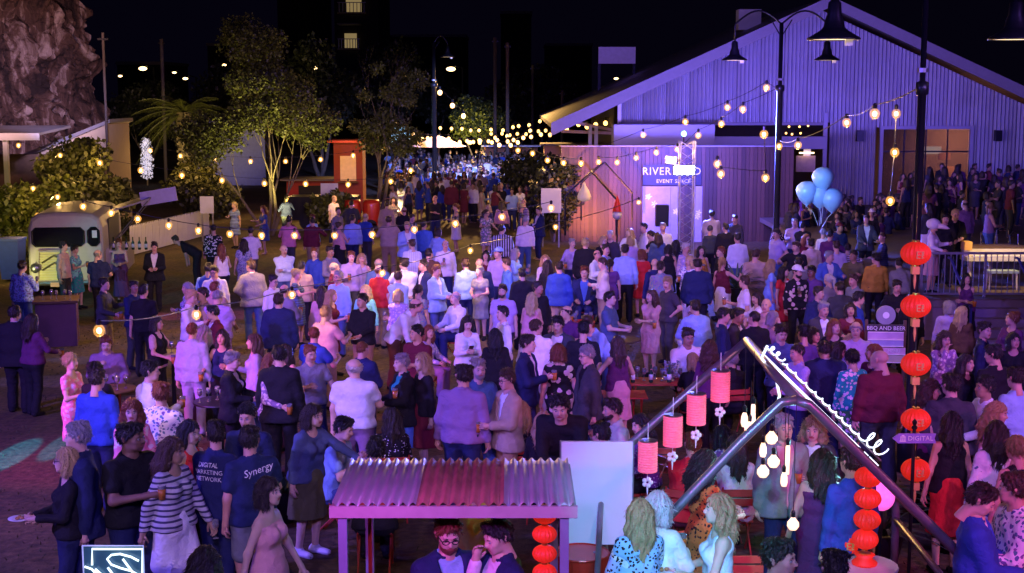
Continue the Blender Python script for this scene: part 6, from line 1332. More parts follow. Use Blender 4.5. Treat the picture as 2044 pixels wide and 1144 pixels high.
# gold beckoning cat figurine
def cat_figure():
    d = 12.8; p = at(537, 1146, d); g_ = Grid((-.16, -.14, -.02), (.16, .14, .36), .0085)
    g_.seg((0, 0, .05), (0, .0, .12), .085, .075, k=.03); g_.ell((0, -.01, .215), (.075, .062, .06), .02)
    for s in (-1, 1): g_.seg((s * .045, -.005, .25), (s * .062, -.0, .305), .024, .007, k=.015)
    g_.seg((-.075, -.02, .13), (-.105, -.04, .2), .024, k=.02); g_.seg((-.105, -.04, .2), (-.10, -.055, .265), .024, .028, k=.015); g_.seg((.06, -.05, .13), (.045, -.085, .07), .026, k=.02); g_.seg((.05, -.05, .01), (.06, -.09, .01), .03, k=.02); g_.seg((-.05, -.05, .01), (-.06, -.09, .01), .03, k=.02); g_.seg((-.02, -.068, .2), (.02, -.068, .2), .016, k=.015)
    V, Qd = g_.mesh(); o = thing('lucky_cat_figurine', 'shiny gold beckoning cat figurine with one raised paw', 'figurine', (p.x, d, p.z - .02)); link('body', np_mesh('body', V, Qd, (M_GOLD,)), o)
    MB().lathe([(.062, .165), (.068, .172), (.062, .18)], 16).build('collar', M_RED, o); MB().ball((0, -.075, .158), .014, 8, 6).build('bell', M_STEEL, o)
    for s in (-1, 1): MB().ball((s * .028, -.066, .228), .009, 6, 5).build('eye', M_BLACK, o); MB().add([(s * .043, -.03, .262), (s * .068, -.03, .262), (s * .06, -.02, .297)], [(0, 1, 2)]).build('ear_lining', M_RED, o)
    round_table('small dark table under the gold cat', p.x, d, p.z - .02, .25, M_BLACK)
cat_figure()
# ---------------------------------------------------------------- the guests
SEATED = []
def P_(u, v, face, pose, sex, hair, top, bot, label, **kw):
    r = person(u, v, face, pose, sex, hair, top, bot, label, **kw)
    if POSES[pose.lstrip('-')].get('sit'): SEATED.append((r[0], face, label))
    return r
TR = 'trousers:'
# --- lawn at the left, round the truck and the bar
P_(42, 521, 165, 'drink', 'm', 'short:d', 'shirt:sky:print', TR+'denim', 'man in a blue printed shirt with his back turned at the plywood bar', wd=1.08)
P_(31, 612, 172, 'rest', 'm', 'short:d', 'jacket:black', TR+'black', 'broad man in a long black coat with his back turned near the picture edge', wd=1.18, yaw=0)
P_(60, 627, 150, 'talk', 'f', 'long:d', 'blouse:plum', TR+'black', 'woman with long dark hair beside the broad man in black', yaw=0)
P_(127, 482, 80, 'rest', 'm', 'short:d', 'shirt:rose', TR+'charcoal', 'man in a pale pink shirt standing right by the truck grille')
P_(153, 488, 75, 'drink', 'f', 'bun:k', 'dress:aqua:print', 'skirt:teal:print', 'woman in a teal-lit patterned long dress before the chevron grille', yaw=0)
P_(199, 498, 175, 'drink', 'm', 'ring:g', 'polo:navy', TR+'black', 'bald man in a navy polo with a cyan-lit head by the truck', yaw=-30)
P_(239, 478, 5, 'hold', 'f', 'short:r', 'strapdress:purple', 'shortskirt:plum', 'woman in an off-shoulder purple top at the truck counter', yaw=0, skin='pale')
P_(304, 484, 8, 'hold', 'm', 'short:d', 'jacket:black', TR+'black', 'man in a black suit and open white collar right of the truck', yaw=0)
P_(354, 470, 280, 'bend', 'm', 'short:d', 'tee:black', TR+'black', 'man in black bending low over the grass by the fence')
P_(206, 556, 85, 'talk', 'm', 'short:d', 'shirt:charcoal', TR+'khaki', 'dark-shirted man in profile in front of the plywood bar', yaw=0)
P_(266, 562, 60, 'drink', 'm', 'short:d', 'shirt:navy', TR+'charcoal', 'man in a navy shirt facing his companion in black', skin='tan')
P_(284, 569, 190, 'rest', 'm', 'quiff:k', 'tee:black', TR+'black', 'man in a black tee seen from behind, left of the tall yellow-lit table')
P_(312, 632, 80, 'talk', 'f', 'bob:d', 'vest:black', TR+'black', 'woman in a pink-lit blouse and black waistcoat leaning to the yellow-lit table', shirt='rose', yaw=0)
P_(210, 672, 10, 'sit2', 'm', 'short:r', 'shirt:mauve', TR+'black', 'smiling red-haired man in a magenta-lit shirt facing the camera', yaw=0, wd=1.1, skin='pale')
P_(148, 704, 70, 'drink', 'f', 'updo:s', 'dress:pink:floral', '', 'woman in a short pink floral dress with her hair pinned up', yaw=0, skin='pale')
P_(198, 722, 170, 'hold', 'f', 'bun:k', 'tee:black', TR+'black', 'dark-haired woman in black with her back to us before the smiling man')
P_(196, 738, 168, 'rest', 'm', 'short:d', 'shirt:royal', TR+'navy', 'man in a royal blue jacket standing with his back turned', wd=1.05)
P_(294, 723, 130, 'drink', 'm', 'short:k', 'shirt:white', TR+'navy', 'young man in a white shirt looking away beside the magenta group', yaw=-30)
P_(319, 765, 160, 'talk', 'm', 'short:r', 'shirt:white:print', TR+'navy', 'man in a white patterned shirt with a pink-lit neck, back turned', wd=1.1)
P_(264, 797, 40, 'hold', 'f', 'wavy:r', 'blouse:pink:floral', 'skirt:pink:floral', 'woman in pink flowers looking down at her plate', nod=18, skin='pale')
P_(378, 579, 75, 'drink', 'm', 'short:s', 'shirt:white', TR+'beige', 'fair-haired man in a white shirt in profile near the lit bulb', yaw=0)
P_(404, 576, 330, 'drink', 'm', 'short:d', 'polo:khaki', TR+'denim', 'man in a khaki polo facing the fair-haired man')
P_(418, 526, 175, 'rest', 'm', 'short:d', 'vest:royal', TR+'navy', 'man in a royal blue waistcoat with his back turned', shirt='sky')
P_(431, 531, 15, 'drink', 'm', 'short:d', 'shirt:white', TR+'black', 'man in a white shirt facing the blue waistcoat', glasses=True)
P_(438, 579, 165, 'tray', 'm', 'crop:g', 'polo:lilac', TR+'mauve', 'stout bald man in a lilac polo carrying a plate out to his side', wd=1.15, yaw=0)
P_(383, 643, 172, 'rest', 'm', 'crop:r', 'shirt:lilac', TR+'lilac', 'slim man dressed all in lilac with his back turned', yaw=0)
P_(408, 651, 178, 'rest', 'f', 'long:g', 'blouse:black', 'longdress:black', 'woman in a long black dress with long silver hair, back turned', yaw=0)
P_(437, 659, 350, 'talk', 'f', 'long:d', 'tank:navy', TR+'black', 'dark-haired woman in a navy top behind the silver-haired woman', yaw=0)
P_(463, 703, 85, 'hold', 'f', 'short:g', 'jacket:black', TR+'black', 'short-haired grey woman in a black jacket in profile', yaw=0, skin='pale')
P_(503, 668, 285, 'drink', 'f', 'long:b', 'blouse:lilac', TR+'denim', 'brown-haired woman in a lilac blouse facing toward the grey woman')
P_(536, 706, 70, 'talk', 'f', 'wavy:r', 'blouse:mauve:floral', TR+'black', 'red-haired woman in a mauve print beside the man in black', yaw=0)
P_(561, 693, 172, 'rest', 'm', 'quiff:k', 'jacket:black', TR+'black', 'man in a black jacket with a white collar showing, back turned', wd=1.08, yaw=30)
P_(441, 487, 200, 'drink', 'f', 'long:r', 'tank:white', TR+'black', 'woman with long auburn hair in a white top, back turned', yaw=0)
P_(485, 477, 185, 'rest', 'f', 'long:d', 'dress:lilac:print', '', 'woman in a short lilac-grey dress, bare legs, back turned')
P_(497, 453, 190, 'talk', 'm', 'short:d', 'tee:white', TR+'charcoal', 'man in a white tee behind the lilac-grey dress')
P_(424, 449, 170, 'rest', 'm', 'short:d', 'shirt:black:floral', TR+'black', 'man in a black flowered shirt with his back turned by the fence')
# --- foreground left
P_(124, 897, 295, 'hold', 'f', 'bob:s', 'blouse:black', TR+'navy', 'fair woman with glasses in a black V-neck jumpsuit holding a plate', glasses=True, yaw=-15, nod=0, skin='pale', h=1.66)
P_(160, 843, 290, 'rest', 'm', 'short:g', 'jacket:navy', TR+'navy', 'tall grey-haired man in a navy suit and dark tie', yaw=-15, nod=0, h=1.85, skin='pale')
P_(255, 846, 60, 'drink', 'm', 'short:k', 'tee:black', TR+'navy', 'heavy man in a black tee holding a cup of beer', skin='brown', wd=1.2, yaw=15, nod=0)
P_(343, 873, 60, 'walk', 'f', 'long:b', 'blouse:silver:stripe_h', 'pencil:white', 'woman in a striped jacket and white pencil skirt walking past', yaw=15, nod=10, skin='tan', h=1.7)
PT1 = P_(428, 843, 158, 'hold', 'm', 'short:d', 'tee:navy', TR+'navy', 'slim man in a navy tee printed with white words on the back', yaw=30, nod=0)
P_(380, 842, 60, 'hold', 'f', 'long:k', 'tank:red', TR+'black', 'black-haired woman half hidden behind the printed navy tee', yaw=0)
PT2 = P_(504, 853, 205, 'drink', 'm', 'short:d', 'tee:navy', 'shorts:grey', 'man in a navy tee with a slanting white script on the back', yaw=-30, nod=0)
P_(496, 806, 350, 'rest', 'm', 'quiff:k', 'tee:navy', TR+'black', 'dark-haired man looking down behind the potted plant', nod=18)
P_(536, 955, 75, 'walk', 'f', 'bob:d', 'strapdress:rose', '', 'woman in a pale pink strapless gown brushing past the gold cat', yaw=0, nod=0, skin='pale')
P_(405, 1092, 180, 'rest', 'f', 'wavy:d', 'tank:navy', TR+'black', 'dark head at the bottom edge beside the neon panel', yaw=0)
P_(624, 806, 62, 'reach', 'f', 'bob:d', 'blouse:denim', 'skirt:olive', 'woman in a blue top and dark green skirt wearing white shoes', shoes='white', yaw=0, nod=0, skin='pale', wd=1.08)
P_(681, 833, 75, 'sit2', 'm', 'short:k', 'polo:sky', TR+'denim', 'seated dark-haired man with a pink-lit face beside the blue top', yaw=0, skin='pale')
P_(778, 816, 190, 'sit', 'f', 'long:d', 'blouse:black:spots', TR+'white', 'seated woman in a black dotted blouse with her back turned', yaw=30)
P_(745, 877, 180, 'sit', 'm', 'quiff:k', 'tee:black', TR+'black', 'dark curly head just above the striped stall roof', yaw=0)
P_(711, 716, 178, 'drink', 'm', 'ring:w', 'polo:white:spots', TR+'mauve', 'bald stout man in a pale dotted shirt with his back turned', wd=1.18, yaw=30, nod=0, skin='pale')
P_(805, 708, 300, 'hold', 'f', 'short:g', 'jacket:black', 'skirt:blue', 'woman in a teal top, black cardigan and blue skirt', shirt='teal', yaw=0, skin='pale')
P_(845, 706, 300, 'drink', 'f', 'long:l', 'blouse:black', 'skirt:maroon', 'blonde woman in black beside the black cardigan', yaw=0, skin='pale')
P_(920, 731, 165, 'rest', 'm', 'short:d', 'shirt:mauve', TR+'navy', 'big man in a mauve shirt with his back turned', wd=1.15, yaw=30, nod=0)
P_(960, 719, 20, 'hold', 'm', 'short:g', 'shirt:denim', TR+'blue', 'grey moustached man in a denim shirt facing the mauve shirt', yaw=0, beard='g', skin='pale')
P_(1012, 739, 300, 'hold', 'm', 'short:b', 'jacket:beige', TR+'khaki', 'man with glasses in a beige jacket looking at his drink', glasses=True, yaw=0, nod=10)
P_(1042, 801, 195, 'sit', 'f', 'long:l', 'tank:black', TR+'black', 'blonde woman in black with straight hair, back turned above the stall roof', yaw=0)
P_(1084, 823, 175, 'sit', 'f', 'wavy:s', 'blouse:black', TR+'black', 'woman with wavy fair hair in black, back turned beside the white panel', yaw=0)
P_(1122, 785, 350, 'lean', 'm', 'short:k', 'shirt:black', TR+'black', 'laughing dark-haired man in a black shirt leaning forward', yaw=0, nod=0, wd=1.15)
P_(1226, 795, 285, 'sit2', 'm', 'quiff:d', 'shirt:cream', TR+'beige', 'bearded man in a cream shirt seated beyond the white panel', beard='d', yaw=0)
P_(1206, 848, 190, 'sit', 'm', 'short:k', 'tee:maroon', TR+'black', 'dark round head just above the white panel', yaw=30)
P_(1283, 828, 300, 'sit', 'f', 'long:k', 'blouse:purple:spots', TR+'black', 'dark-haired woman in dotted purple behind the pink lanterns', yaw=0, skin='pale')
P_(1174, 692, 290, 'rest', 'm', 'short:g', 'jacket:charcoal', TR+'navy', 'man with glasses in a grey jacket beside the flowered black dress', glasses=True, yaw=0, skin='pale', shirt='black')
P_(1120, 686, 180, 'rest', 'f', 'bob:r', 'dress:black:flower_dark', '', 'auburn-haired woman in a black flowered dress, back turned', yaw=0, wd=1.08)
P_(1050, 669, 75, 'drink', 'm', 'short:d', 'jacket:navy', TR+'navy', 'tall man in a navy suit in profile facing the flowered dress', yaw=0, skin='pale')
P_(1160, 643, 175, 'rest', 'm', 'short:k', 'shirt:black', TR+'black', 'man in black with his back turned behind the grey jacket', yaw=0)
P_(1176, 634, 300, 'lean', 'm', 'short:b', 'shirt:sky', TR+'denim', 'man in a light blue shirt stooping toward the seated group')
P_(1236, 671, 200, 'talk', 'f', 'long:b', 'tank:plum', 'skirt:rose', 'woman with very long straight brown hair, back turned', yaw=0)
P_(1114, 634, 340, 'rest', 'm', 'short:k', 'jacket:charcoal', TR+'black', 'dark-haired man in a dark jacket facing the camera mid crowd', yaw=0)
P_(1075, 636, 170, 'rest', 'm', 'crop:b', 'shirt:white', TR+'beige', 'man in a crisp white shirt with his back turned beside the tall navy suit')
# --- bottom, under the stall and the house frame
P_(892, 1034, 30, 'rest', 'm', 'short:r', 'jacket:navy', TR+'navy', 'bearded man with glasses in a navy suit under the stall roof', beard='r', glasses=True, yaw=-15, nod=18, shirt='sky', skin='pale', h=1.8)
P_(1002, 1036, 300, 'eat', 'm', 'quiff:k', 'jacket:navy', TR+'navy', 'dark-haired man in a blue jacket eating from a wrap under the stall roof', yaw=0, nod=18, skin='pale', h=1.75)
P_(955, 950, 60, 'sit2', 'm', 'short:s', 'shirt:yellow', TR+'olive', 'man in a yellow shirt bending behind the stall counter', yaw=0)
P_(1300, 982, 150, 'drink', 'f', 'bob:w', 'blouse:white', TR+'teal', 'white-haired woman washed in cyan light with her back turned', yaw=30)
P_(1270, 998, 195, 'hold', 'f', 'long:l', 'blouse:sky:leopard', 'longdress:white:leopard', 'blonde woman in a pale leopard print, back turned under the frame', yaw=0)
P_(1418, 900, 120, 'hold', 'f', 'wavy:k', 'dress:orange:leopard', '', 'dark-haired woman in an orange leopard print dress', yaw=0)
P_(1430, 987, 275, 'hold', 'f', 'long:l', 'tank:white', 'skirt:white', 'blonde woman in a white cyan-lit dress holding a plate', yaw=0, skin='pale')
P_(1466, 868, 185, 'sit', 'f', 'long:d', 'blouse:white:floral', 'skirt:red:floral', 'seated woman in a bright floral dress on a red chair, back turned', yaw=0)
P_(1380, 866, 150, 'sit', 'm', 'short:r', 'shirt:red', TR+'maroon', 'red-haired man in a red shirt seated under the pink lanterns', yaw=30)
P_(1438, 850, 200, 'sit', 'f', 'bob:k', 'blouse:purple:floral', TR+'black', 'black-haired woman in purple print seated beside the red shirt', yaw=0)
P_(1635, 897, 178, 'rest2', 'f', 'long:d', 'strapdress:plum', '', 'woman in a dark strapless gown with long dark hair down her bare back', yaw=0, skin='fair', wd=1.05)
P_(1555, 1080, 60, 'rest', 'm', 'short:d', 'shirt:white', TR+'black', 'dark-haired man in a white shirt at the bottom edge under the frame', yaw=0)
P_(1668, 1105, 180, 'rest', 'm', 'short:k', 'shirt:black', TR+'black', 'dark head at the bottom edge before the pink round table', yaw=0)
P_(1963, 968, 75, 'hold', 'm', 'short:d', 'jacket:royal', TR+'navy', 'man in a bright blue suit looking down near the picture corner', nod=30, yaw=0, skin='pale', wd=1.1)
P_(2034, 946, 270, 'hold', 'm', 'short:b', 'shirt:white:print', TR+'black', 'guest in a white printed shirt cut by the picture edge', wd=1.1)
P_(1982, 839, 185, 'drink', 'f', 'long:d', 'blouse:white', 'longdress:white:print', 'woman in a white top and white printed skirt with her back turned', yaw=0)
P_(2026, 870, 200, 'rest', 'f', 'updo:l', 'tank:black', 'skirt:white:print', 'fair woman in a black camisole at the picture edge', yaw=0)
P_(1996, 804, 60, 'drink', 'f', 'wavy:l', 'tank:mauve', TR+'black', 'smiling blonde woman behind the white top', yaw=0)
P_(1960, 751, 280, 'tray', 'm', 'short:k', 'shirt:white', TR+'charcoal', 'man in a white shirt talking with plates in his hands near the picture edge', skin='tan', yaw=0)
P_(2030, 736, 200, 'rest', 'm', 'short:d', 'shirt:sky', TR+'denim', 'man in a pale blue shirt with his back turned at the picture edge')
P_(1897, 824, 185, 'rest', 'f', 'long:k', 'tank:black', 'skirt:red', 'dark-haired woman in a black top and red skirt behind the arrow sign', yaw=0)
P_(1852, 758, 70, 'drink', 'f', 'wavy:b', 'tank:plum', TR+'black', 'brown-haired woman in profile beside the lantern post', yaw=0)
P_(1625, 832, 340, 'drink', 'f', 'wavy:l', 'jacket:charcoal', TR+'denim', 'smiling blonde woman seen through the steel frame', yaw=0, skin='pale')
P_(1572, 832, 10, 'rest', 'm', 'short:g', 'jacket:grey', TR+'navy', 'grey-haired man in a grey suit behind the pendant bulbs', yaw=0, shirt='rose')
P_(1700, 893, 200, 'rest', 'm', 'short:d', 'shirt:royal', TR+'navy', 'man in royal blue behind the strand of red lanterns', yaw=0)
# --- the middle of the crowd
P_(574, 432, 175, 'talk', 'm', 'short:d', 'shirt:pink', TR+'charcoal', 'man in a pink shirt with his back turned beside the gum tree trunk', skin='tan')
P_(702, 429, 185, 'rest', 'm', 'short:d', 'shirt:sky', TR+'navy', 'man in a pale blue shirt, back turned, by the yellow-lit shrub')
P_(776, 432, 178, 'talk', 'm', 'short:b', 'shirt:beige', TR+'khaki', 'broad man in a beige shirt with arms spread, back turned', wd=1.2)
P_(570, 489, 20, 'cross', 'm', 'bald', 'shirt:white', TR+'denim', 'bald man in a bright white shirt facing the camera under the bulb row', yaw=0, wd=1.1)
P_(548, 549, 60, 'rest', 'm', 'short:k', 'shirt:white', TR+'black', 'man with glasses in a white shirt behind the navy suit', glasses=True, yaw=0)
P_(558, 587, 175, 'rest', 'm', 'short:d', 'jacket:navy', TR+'navy', 'broad man in a navy suit with his back turned in mid lawn', wd=1.15, yaw=0)
P_(641, 571, 190, 'rest', 'f', 'long:d', 'blouse:rose', 'skirt:black', 'woman in a pale blouse with a bag strap, back turned by the maroon dress', yaw=0)
P_(661, 578, 75, 'drink', 'f', 'long:l', 'dress:maroon', '', 'blonde woman in a maroon dress with bare legs and ankle boots', yaw=0, skin='pale')
P_(672, 541, 330, 'rest', 'm', 'short:g', 'shirt:sky', TR+'denim', 'grey-haired man with glasses in a light shirt behind the maroon dress', glasses=True, yaw=0)
P_(726, 569, 350, 'rest', 'f', 'long:s', 'blouse:aqua', TR+'black', 'teal-lit figure right behind the waiter')
P_(724, 587, 335, 'tray', 'm', 'short:k', 'shirt:black', TR+'khaki', 'waiter in a black shirt and khaki trousers offering a plate', yaw=-15, nod=0)
P_(808, 516, 185, 'talk', 'm', 'short:d', 'shirt:white', TR+'navy', 'big man in a loose white shirt and navy trousers, back turned', wd=1.18)
P_(822, 479, 178, 'rest', 'm', 'short:b', 'shirt:white:stripe_v', TR+'black', 'man in a black and white striped shirt with his back turned')
P_(846, 519, 300, 'rest', 'm', 'short:d', 'jacket:navy', TR+'khaki', 'man in a navy blazer and khaki trousers turned toward the white shirt', yaw=0)
P_(861, 497, 175, 'rest', 'm', 'short:d', 'shirt:brown', TR+'brown', 'man in a long brown jacket with his back turned')
P_(752, 516, 170, 'rest', 'm', 'ring:g', 'shirt:denim', TR+'denim', 'balding man in a blue shirt behind the lit bulb, back turned')
P_(698, 502, 10, 'drink', 'm', 'short:r', 'shirt:lilac', TR+'charcoal', 'man in a lilac shirt drinking, facing the camera', yaw=0, skin='pale')
P_(661, 492, 60, 'talk', 'm', 'short:d', 'shirt:grey', TR+'black', 'man in a grey shirt in profile before the lilac shirt', skin='tan')
P_(601, 522, 200, 'rest', 'm', 'short:k', 'polo:beige', TR+'black', 'dark-haired man in a beige polo beside the white-shirted bald man', skin='tan')
P_(626, 495, 330, 'drink', 'm', 'short:r', 'shirt:royal', TR+'navy', 'ruddy man in a royal blue shirt facing the grey shirt', skin='pale')
P_(829, 597, 70, 'lean', 'm', 'ring:b', 'shirt:white', TR+'brown', 'balding man in a white and dark pullover bending over the seated guests', wd=1.15)
P_(853, 649, 60, 'sit', 'f', 'wavy:r', 'blouse:lilac:floral', TR+'mauve', 'seated woman in a lilac patchwork print behind the black cardigan')
P_(907, 582, 310, 'sit', 'm', 'ring:g', 'shirt:white', TR+'navy', 'seated bald man in a white shirt listening', yaw=0, h=1.95, skin='pale')
P_(932, 631, 15, 'phone', 'f', 'long:k', 'blouse:white', TR+'black', 'young woman with long black hair in white looking at her phone', yaw=0, nod=20, skin='pale')
P_(1003, 612, 290, 'rest', 'm', 'quiff:k', 'shirt:white', TR+'black', 'dark-haired man in a white shirt in sharp profile', yaw=0, skin='pale')
P_(994, 656, 180, 'rest', 'f', 'long:k', 'blouse:black', TR+'black', 'woman all in black with her back turned beside the phone user')
P_(1006, 569, 345, 'rest', 'm', 'short:d', 'tee:lilac', TR+'navy', 'bearded man in a pale tee facing the camera', beard='d', yaw=0)
P_(960, 531, 340, 'hold', 'f', 'short:g', 'dress:grey', '', 'grey-haired woman in a pale grey dress holding her drink', yaw=-30, skin='pale')
P_(933, 516, 195, 'rest', 'm', 'short:b', 'shirt:sky', TR+'navy', 'man in a blue-grey shirt with his back turned by the bright bulb')
P_(959, 516, 185, 'rest', 'm', 'bald', 'shirt:navy', TR+'navy', 'bald man in navy with his back turned beside the grey dress')
P_(1003, 449, 178, 'rest', 'm', 'short:d', 'shirt:charcoal:stripe_v', TR+'black', 'broad man in a dark pin-striped shirt, back turned', wd=1.2)
P_(849, 441, 175, 'rest', 'm', 'short:d', 'shirt:blue', TR+'denim', 'man in a plain blue shirt, back turned, right of the beige shirt')
P_(872, 456, 160, 'talk', 'f', 'bob:d', 'blouse:sky', TR+'white', 'woman in a pale blue blouse turning her head by the bulb row')
P_(888, 479, 10, 'drink', 'm', 'ring:g', 'shirt:white', TR+'navy', 'older man in a white shirt laughing at the standing table', yaw=0)
P_(1013, 516, 285, 'rest', 'm', 'short:b', 'shirt:blue', TR+'denim', 'man in a bright blue shirt looking away behind the bearded man')
P_(995, 496, 340, 'rest', 'm', 'cap:sky', 'polo:lilac', TR+'navy', 'man in a pale blue cap in mid crowd')
P_(972, 501, 20, 'drink', 'f', 'long:k', 'blouse:maroon', TR+'black', 'dark-haired woman in maroon behind the capped man')
P_(718, 506, 10, 'talk', 'f', 'long:l', 'tank:lilac', TR+'white', 'blonde woman in a lilac camisole next to the drinking man')
P_(1047, 432, 178, 'rest', 'm', 'short:g', 'shirt:white', TR+'denim', 'man in a pale jacket, back turned, below the wooden wall')
P_(1085, 509, 40, 'drink', 'f', 'long:l', 'blouse:white', TR+'black', 'blonde woman in a white blouse laughing mid crowd', skin='pale')
P_(1028, 496, 70, 'drink', 'f', 'long:g', 'blouse:sky', TR+'navy', 'silver-haired woman in light blue raising her glass')
P_(1043, 536, 190, 'rest', 'm', 'short:k', 'jacket:black', TR+'black', 'man in a black jacket with his back turned, centre of the crowd')
P_(1075, 563, 30, 'rest', 'm', 'short:d', 'shirt:black', TR+'black', 'man in a black shirt behind the pink-topped woman', skin='tan')
P_(1059, 584, 165, 'hold', 'f', 'long:s', 'tank:rose', TR+'khaki', 'woman with long fair hair in a salmon top, back turned')
P_(1119, 523, 160, 'rest', 'm', 'short:d', 'jacket:royal', TR+'beige', 'man in a royal blue jacket and pale trousers, back turned')
P_(1167, 533, 350, 'sit', 'm', 'short:r', 'jacket:navy', TR+'navy', 'man in a navy suit and blue shirt facing the camera at the red drum', shirt='blue', yaw=0, h=2.0, skin='pale')
P_(1204, 516, 280, 'cross', 'm', 'short:b', 'shirt:cream', TR+'khaki', 'man in a cream shirt in profile with folded arms', yaw=0, skin='pale')
P_(1247, 489, 178, 'rest', 'm', 'short:d', 'shirt:sky', TR+'black', 'tall man in a light blue shirt and black trousers, back turned', h=1.86, yaw=0)
P_(1219, 583, 70, 'hold', 'm', 'quiff:k', 'polo:denim', TR+'denim', 'dark-haired man in a denim polo looking at the pink dress', yaw=0, skin='pale')
P_(1299, 578, 335, 'cross', 'f', 'wavy:b', 'dress:rose', 'shortskirt:rose', 'woman in a short frilled pink dress with folded arms', yaw=-30, nod=0, skin='pale', h=1.72)
P_(1378, 611, 350, 'sit', 'f', 'long:w', 'blouse:white', TR+'black', 'seated platinum-blonde woman in a white blouse and dark glasses', glasses=True, yaw=0, h=1.9)
P_(1376, 656, 10, 'sit', 'm', 'short:d', 'shirt:white', TR+'black', 'seated dark-haired man in a white shirt facing the camera', yaw=0, h=1.95, skin='tan')
P_(1469, 616, 60, 'drink', 'm', 'short:d', 'jacket:charcoal', TR+'charcoal', 'man in a grey-brown jacket in profile before the frame apex', yaw=0)
P_(1447, 616, 90, 'rest', 'm', 'short:k', 'shirt:navy', TR+'black', 'dark-haired man in navy just behind the grey-brown jacket')
P_(1511, 621, 185, 'rest', 'm', 'crop:d', 'shirt:black', TR+'black', 'man in black with a close crop, back turned at the frame apex')
P_(1526, 596, 330, 'talk', 'm', 'bald', 'shirt:rose', TR+'navy', 'bald man in a rose shirt facing the camera by the tall post')
P_(1386, 705, 185, 'sit', 'f', 'bob:l', 'tee:black', TR+'black', 'blonde woman in a black tee seated at the crowded red table, back turned', yaw=30)
P_(1424, 679, 182, 'rest', 'f', 'wavy:b', 'blouse:plum', TR+'black', 'woman with big brown hair under the sloping tube, back turned')
P_(1461, 703, 190, 'sit', 'f', 'short:g', 'blouse:black', TR+'black', 'grey-haired woman right under the sloping tube')
P_(1140, 477, 5, 'talk', 'f', 'short:g', 'blouse:lilac', TR+'navy', 'short-haired grey woman facing the camera below the triangle frame', skin='pale')
P_(1170, 476, 178, 'rest', 'm', 'short:s', 'jacket:black', TR+'black', 'sandy-haired man in a black suit, back turned below the triangle frame', wd=1.1)
P_(1202, 471, 15, 'drink', 'f', 'bob:s', 'blouse:black', TR+'black', 'fair woman with glasses in black below the triangle frame', glasses=True, skin='pale')
P_(1217, 461, 350, 'rest', 'm', 'short:w', 'shirt:charcoal', TR+'black', 'white-haired man facing the camera below the red hat ornament', skin='pale')
P_(1210, 489, 60, 'talk', 'm', 'short:d', 'shirt:sky:print', TR+'navy', 'man in a blue printed shirt in profile beside the light blue shirt')
P_(1254, 456, 345, 'drink', 'f', 'long:l', 'blouse:white', TR+'black', 'blonde woman in a white blouse behind the tall light blue shirt', skin='pale')
P_(1262, 472, 200, 'rest', 'f', 'bob:l', 'blouse:lilac', TR+'black', 'blonde woman in lilac with her back turned by the red dress')
P_(1286, 446, 280, 'rest', 'm', 'quiff:k', 'shirt:white', TR+'navy', 'man in a white shirt in profile left of the truss tower')
P_(1321, 446, 5, 'rest', 'm', 'short:g', 'shirt:white', TR+'navy', 'broad man in a white shirt below the loudspeaker', wd=1.15)
P_(1316, 464, 178, 'rest', 'f', 'long:b', 'blouse:denim', TR+'navy', 'woman with long brown hair in a denim shirt, back turned')
P_(1281, 498, 190, 'rest', 'f', 'bob:r', 'dress:red', '', 'woman in a red dress with her back turned in mid crowd')
P_(1306, 516, 200, 'rest', 'm', 'bald', 'shirt:navy', TR+'navy', 'bald man in navy beside the woman in the red dress')
P_(1323, 522, 175, 'hold', 'm', 'short:d', 'shirt:grey:print', TR+'denim', 'man in a grey camouflage-like print shirt, back turned')
P_(1333, 488, 180, 'rest', 'f', 'bob:k', 'tank:black', 'skirt:black', 'dark-haired woman in a black camisole, back turned')
P_(1349, 479, 175, 'rest', 'f', 'long:k', 'blouse:navy:spots', TR+'black', 'woman with long black hair in a dotted navy blouse, back turned')
P_(1373, 486, 20, 'rest', 'f', 'short:w', 'blouse:lilac:floral', TR+'grey', 'white-haired woman in a lilac print in front of the truss tower')
P_(1376, 511, 330, 'drink', 'f', 'wavy:s', 'blouse:white:print', TR+'white', 'fair woman in a white print blouse beside the big navy suit')
P_(1393, 518, 180, 'rest', 'm', 'short:d', 'jacket:navy', TR+'black', 'big man in a navy suit with his back turned, right of the white cocktail table', wd=1.2, yaw=0)
P_(1403, 491, 10, 'drink', 'f', 'long:k', 'tank:mustard', TR+'black', 'woman with long black hair in a mustard top facing the camera', yaw=0)
P_(1436, 493, 290, 'rest', 'm', 'short:r', 'tee:black', TR+'black', 'ruddy man in a black tee looking toward the mustard top', yaw=0)
P_(1419, 421, 178, 'hold', 'm', 'short:d', 'shirt:cream', TR+'black', 'man in a cream shirt lit bright at the timber wall, back turned', wd=1.1)
P_(1419, 451, 182, 'rest', 'f', 'headscarf:charcoal', 'blouse:charcoal', TR+'black', 'woman in a dark hood right of the truss tower, back turned')
P_(1446, 446, 178, 'rest', 'm', 'quiff:k', 'jacket:black', TR+'black', 'man in a black jacket, back turned, beside the dark hood')
P_(1474, 466, 195, 'rest', 'm', 'short:d', 'shirt:white', TR+'denim', 'man in a white shirt with a dark bag strap across his back')
P_(1507, 498, 185, 'drink', 'm', 'short:b', 'shirt:beige', TR+'khaki', 'large man in a beige shirt with his back turned by the lamp post', wd=1.2)
P_(1466, 429, 320, 'rest', 'm', 'short:d', 'shirt:charcoal', TR+'black', 'man in charcoal facing the timber wall end')
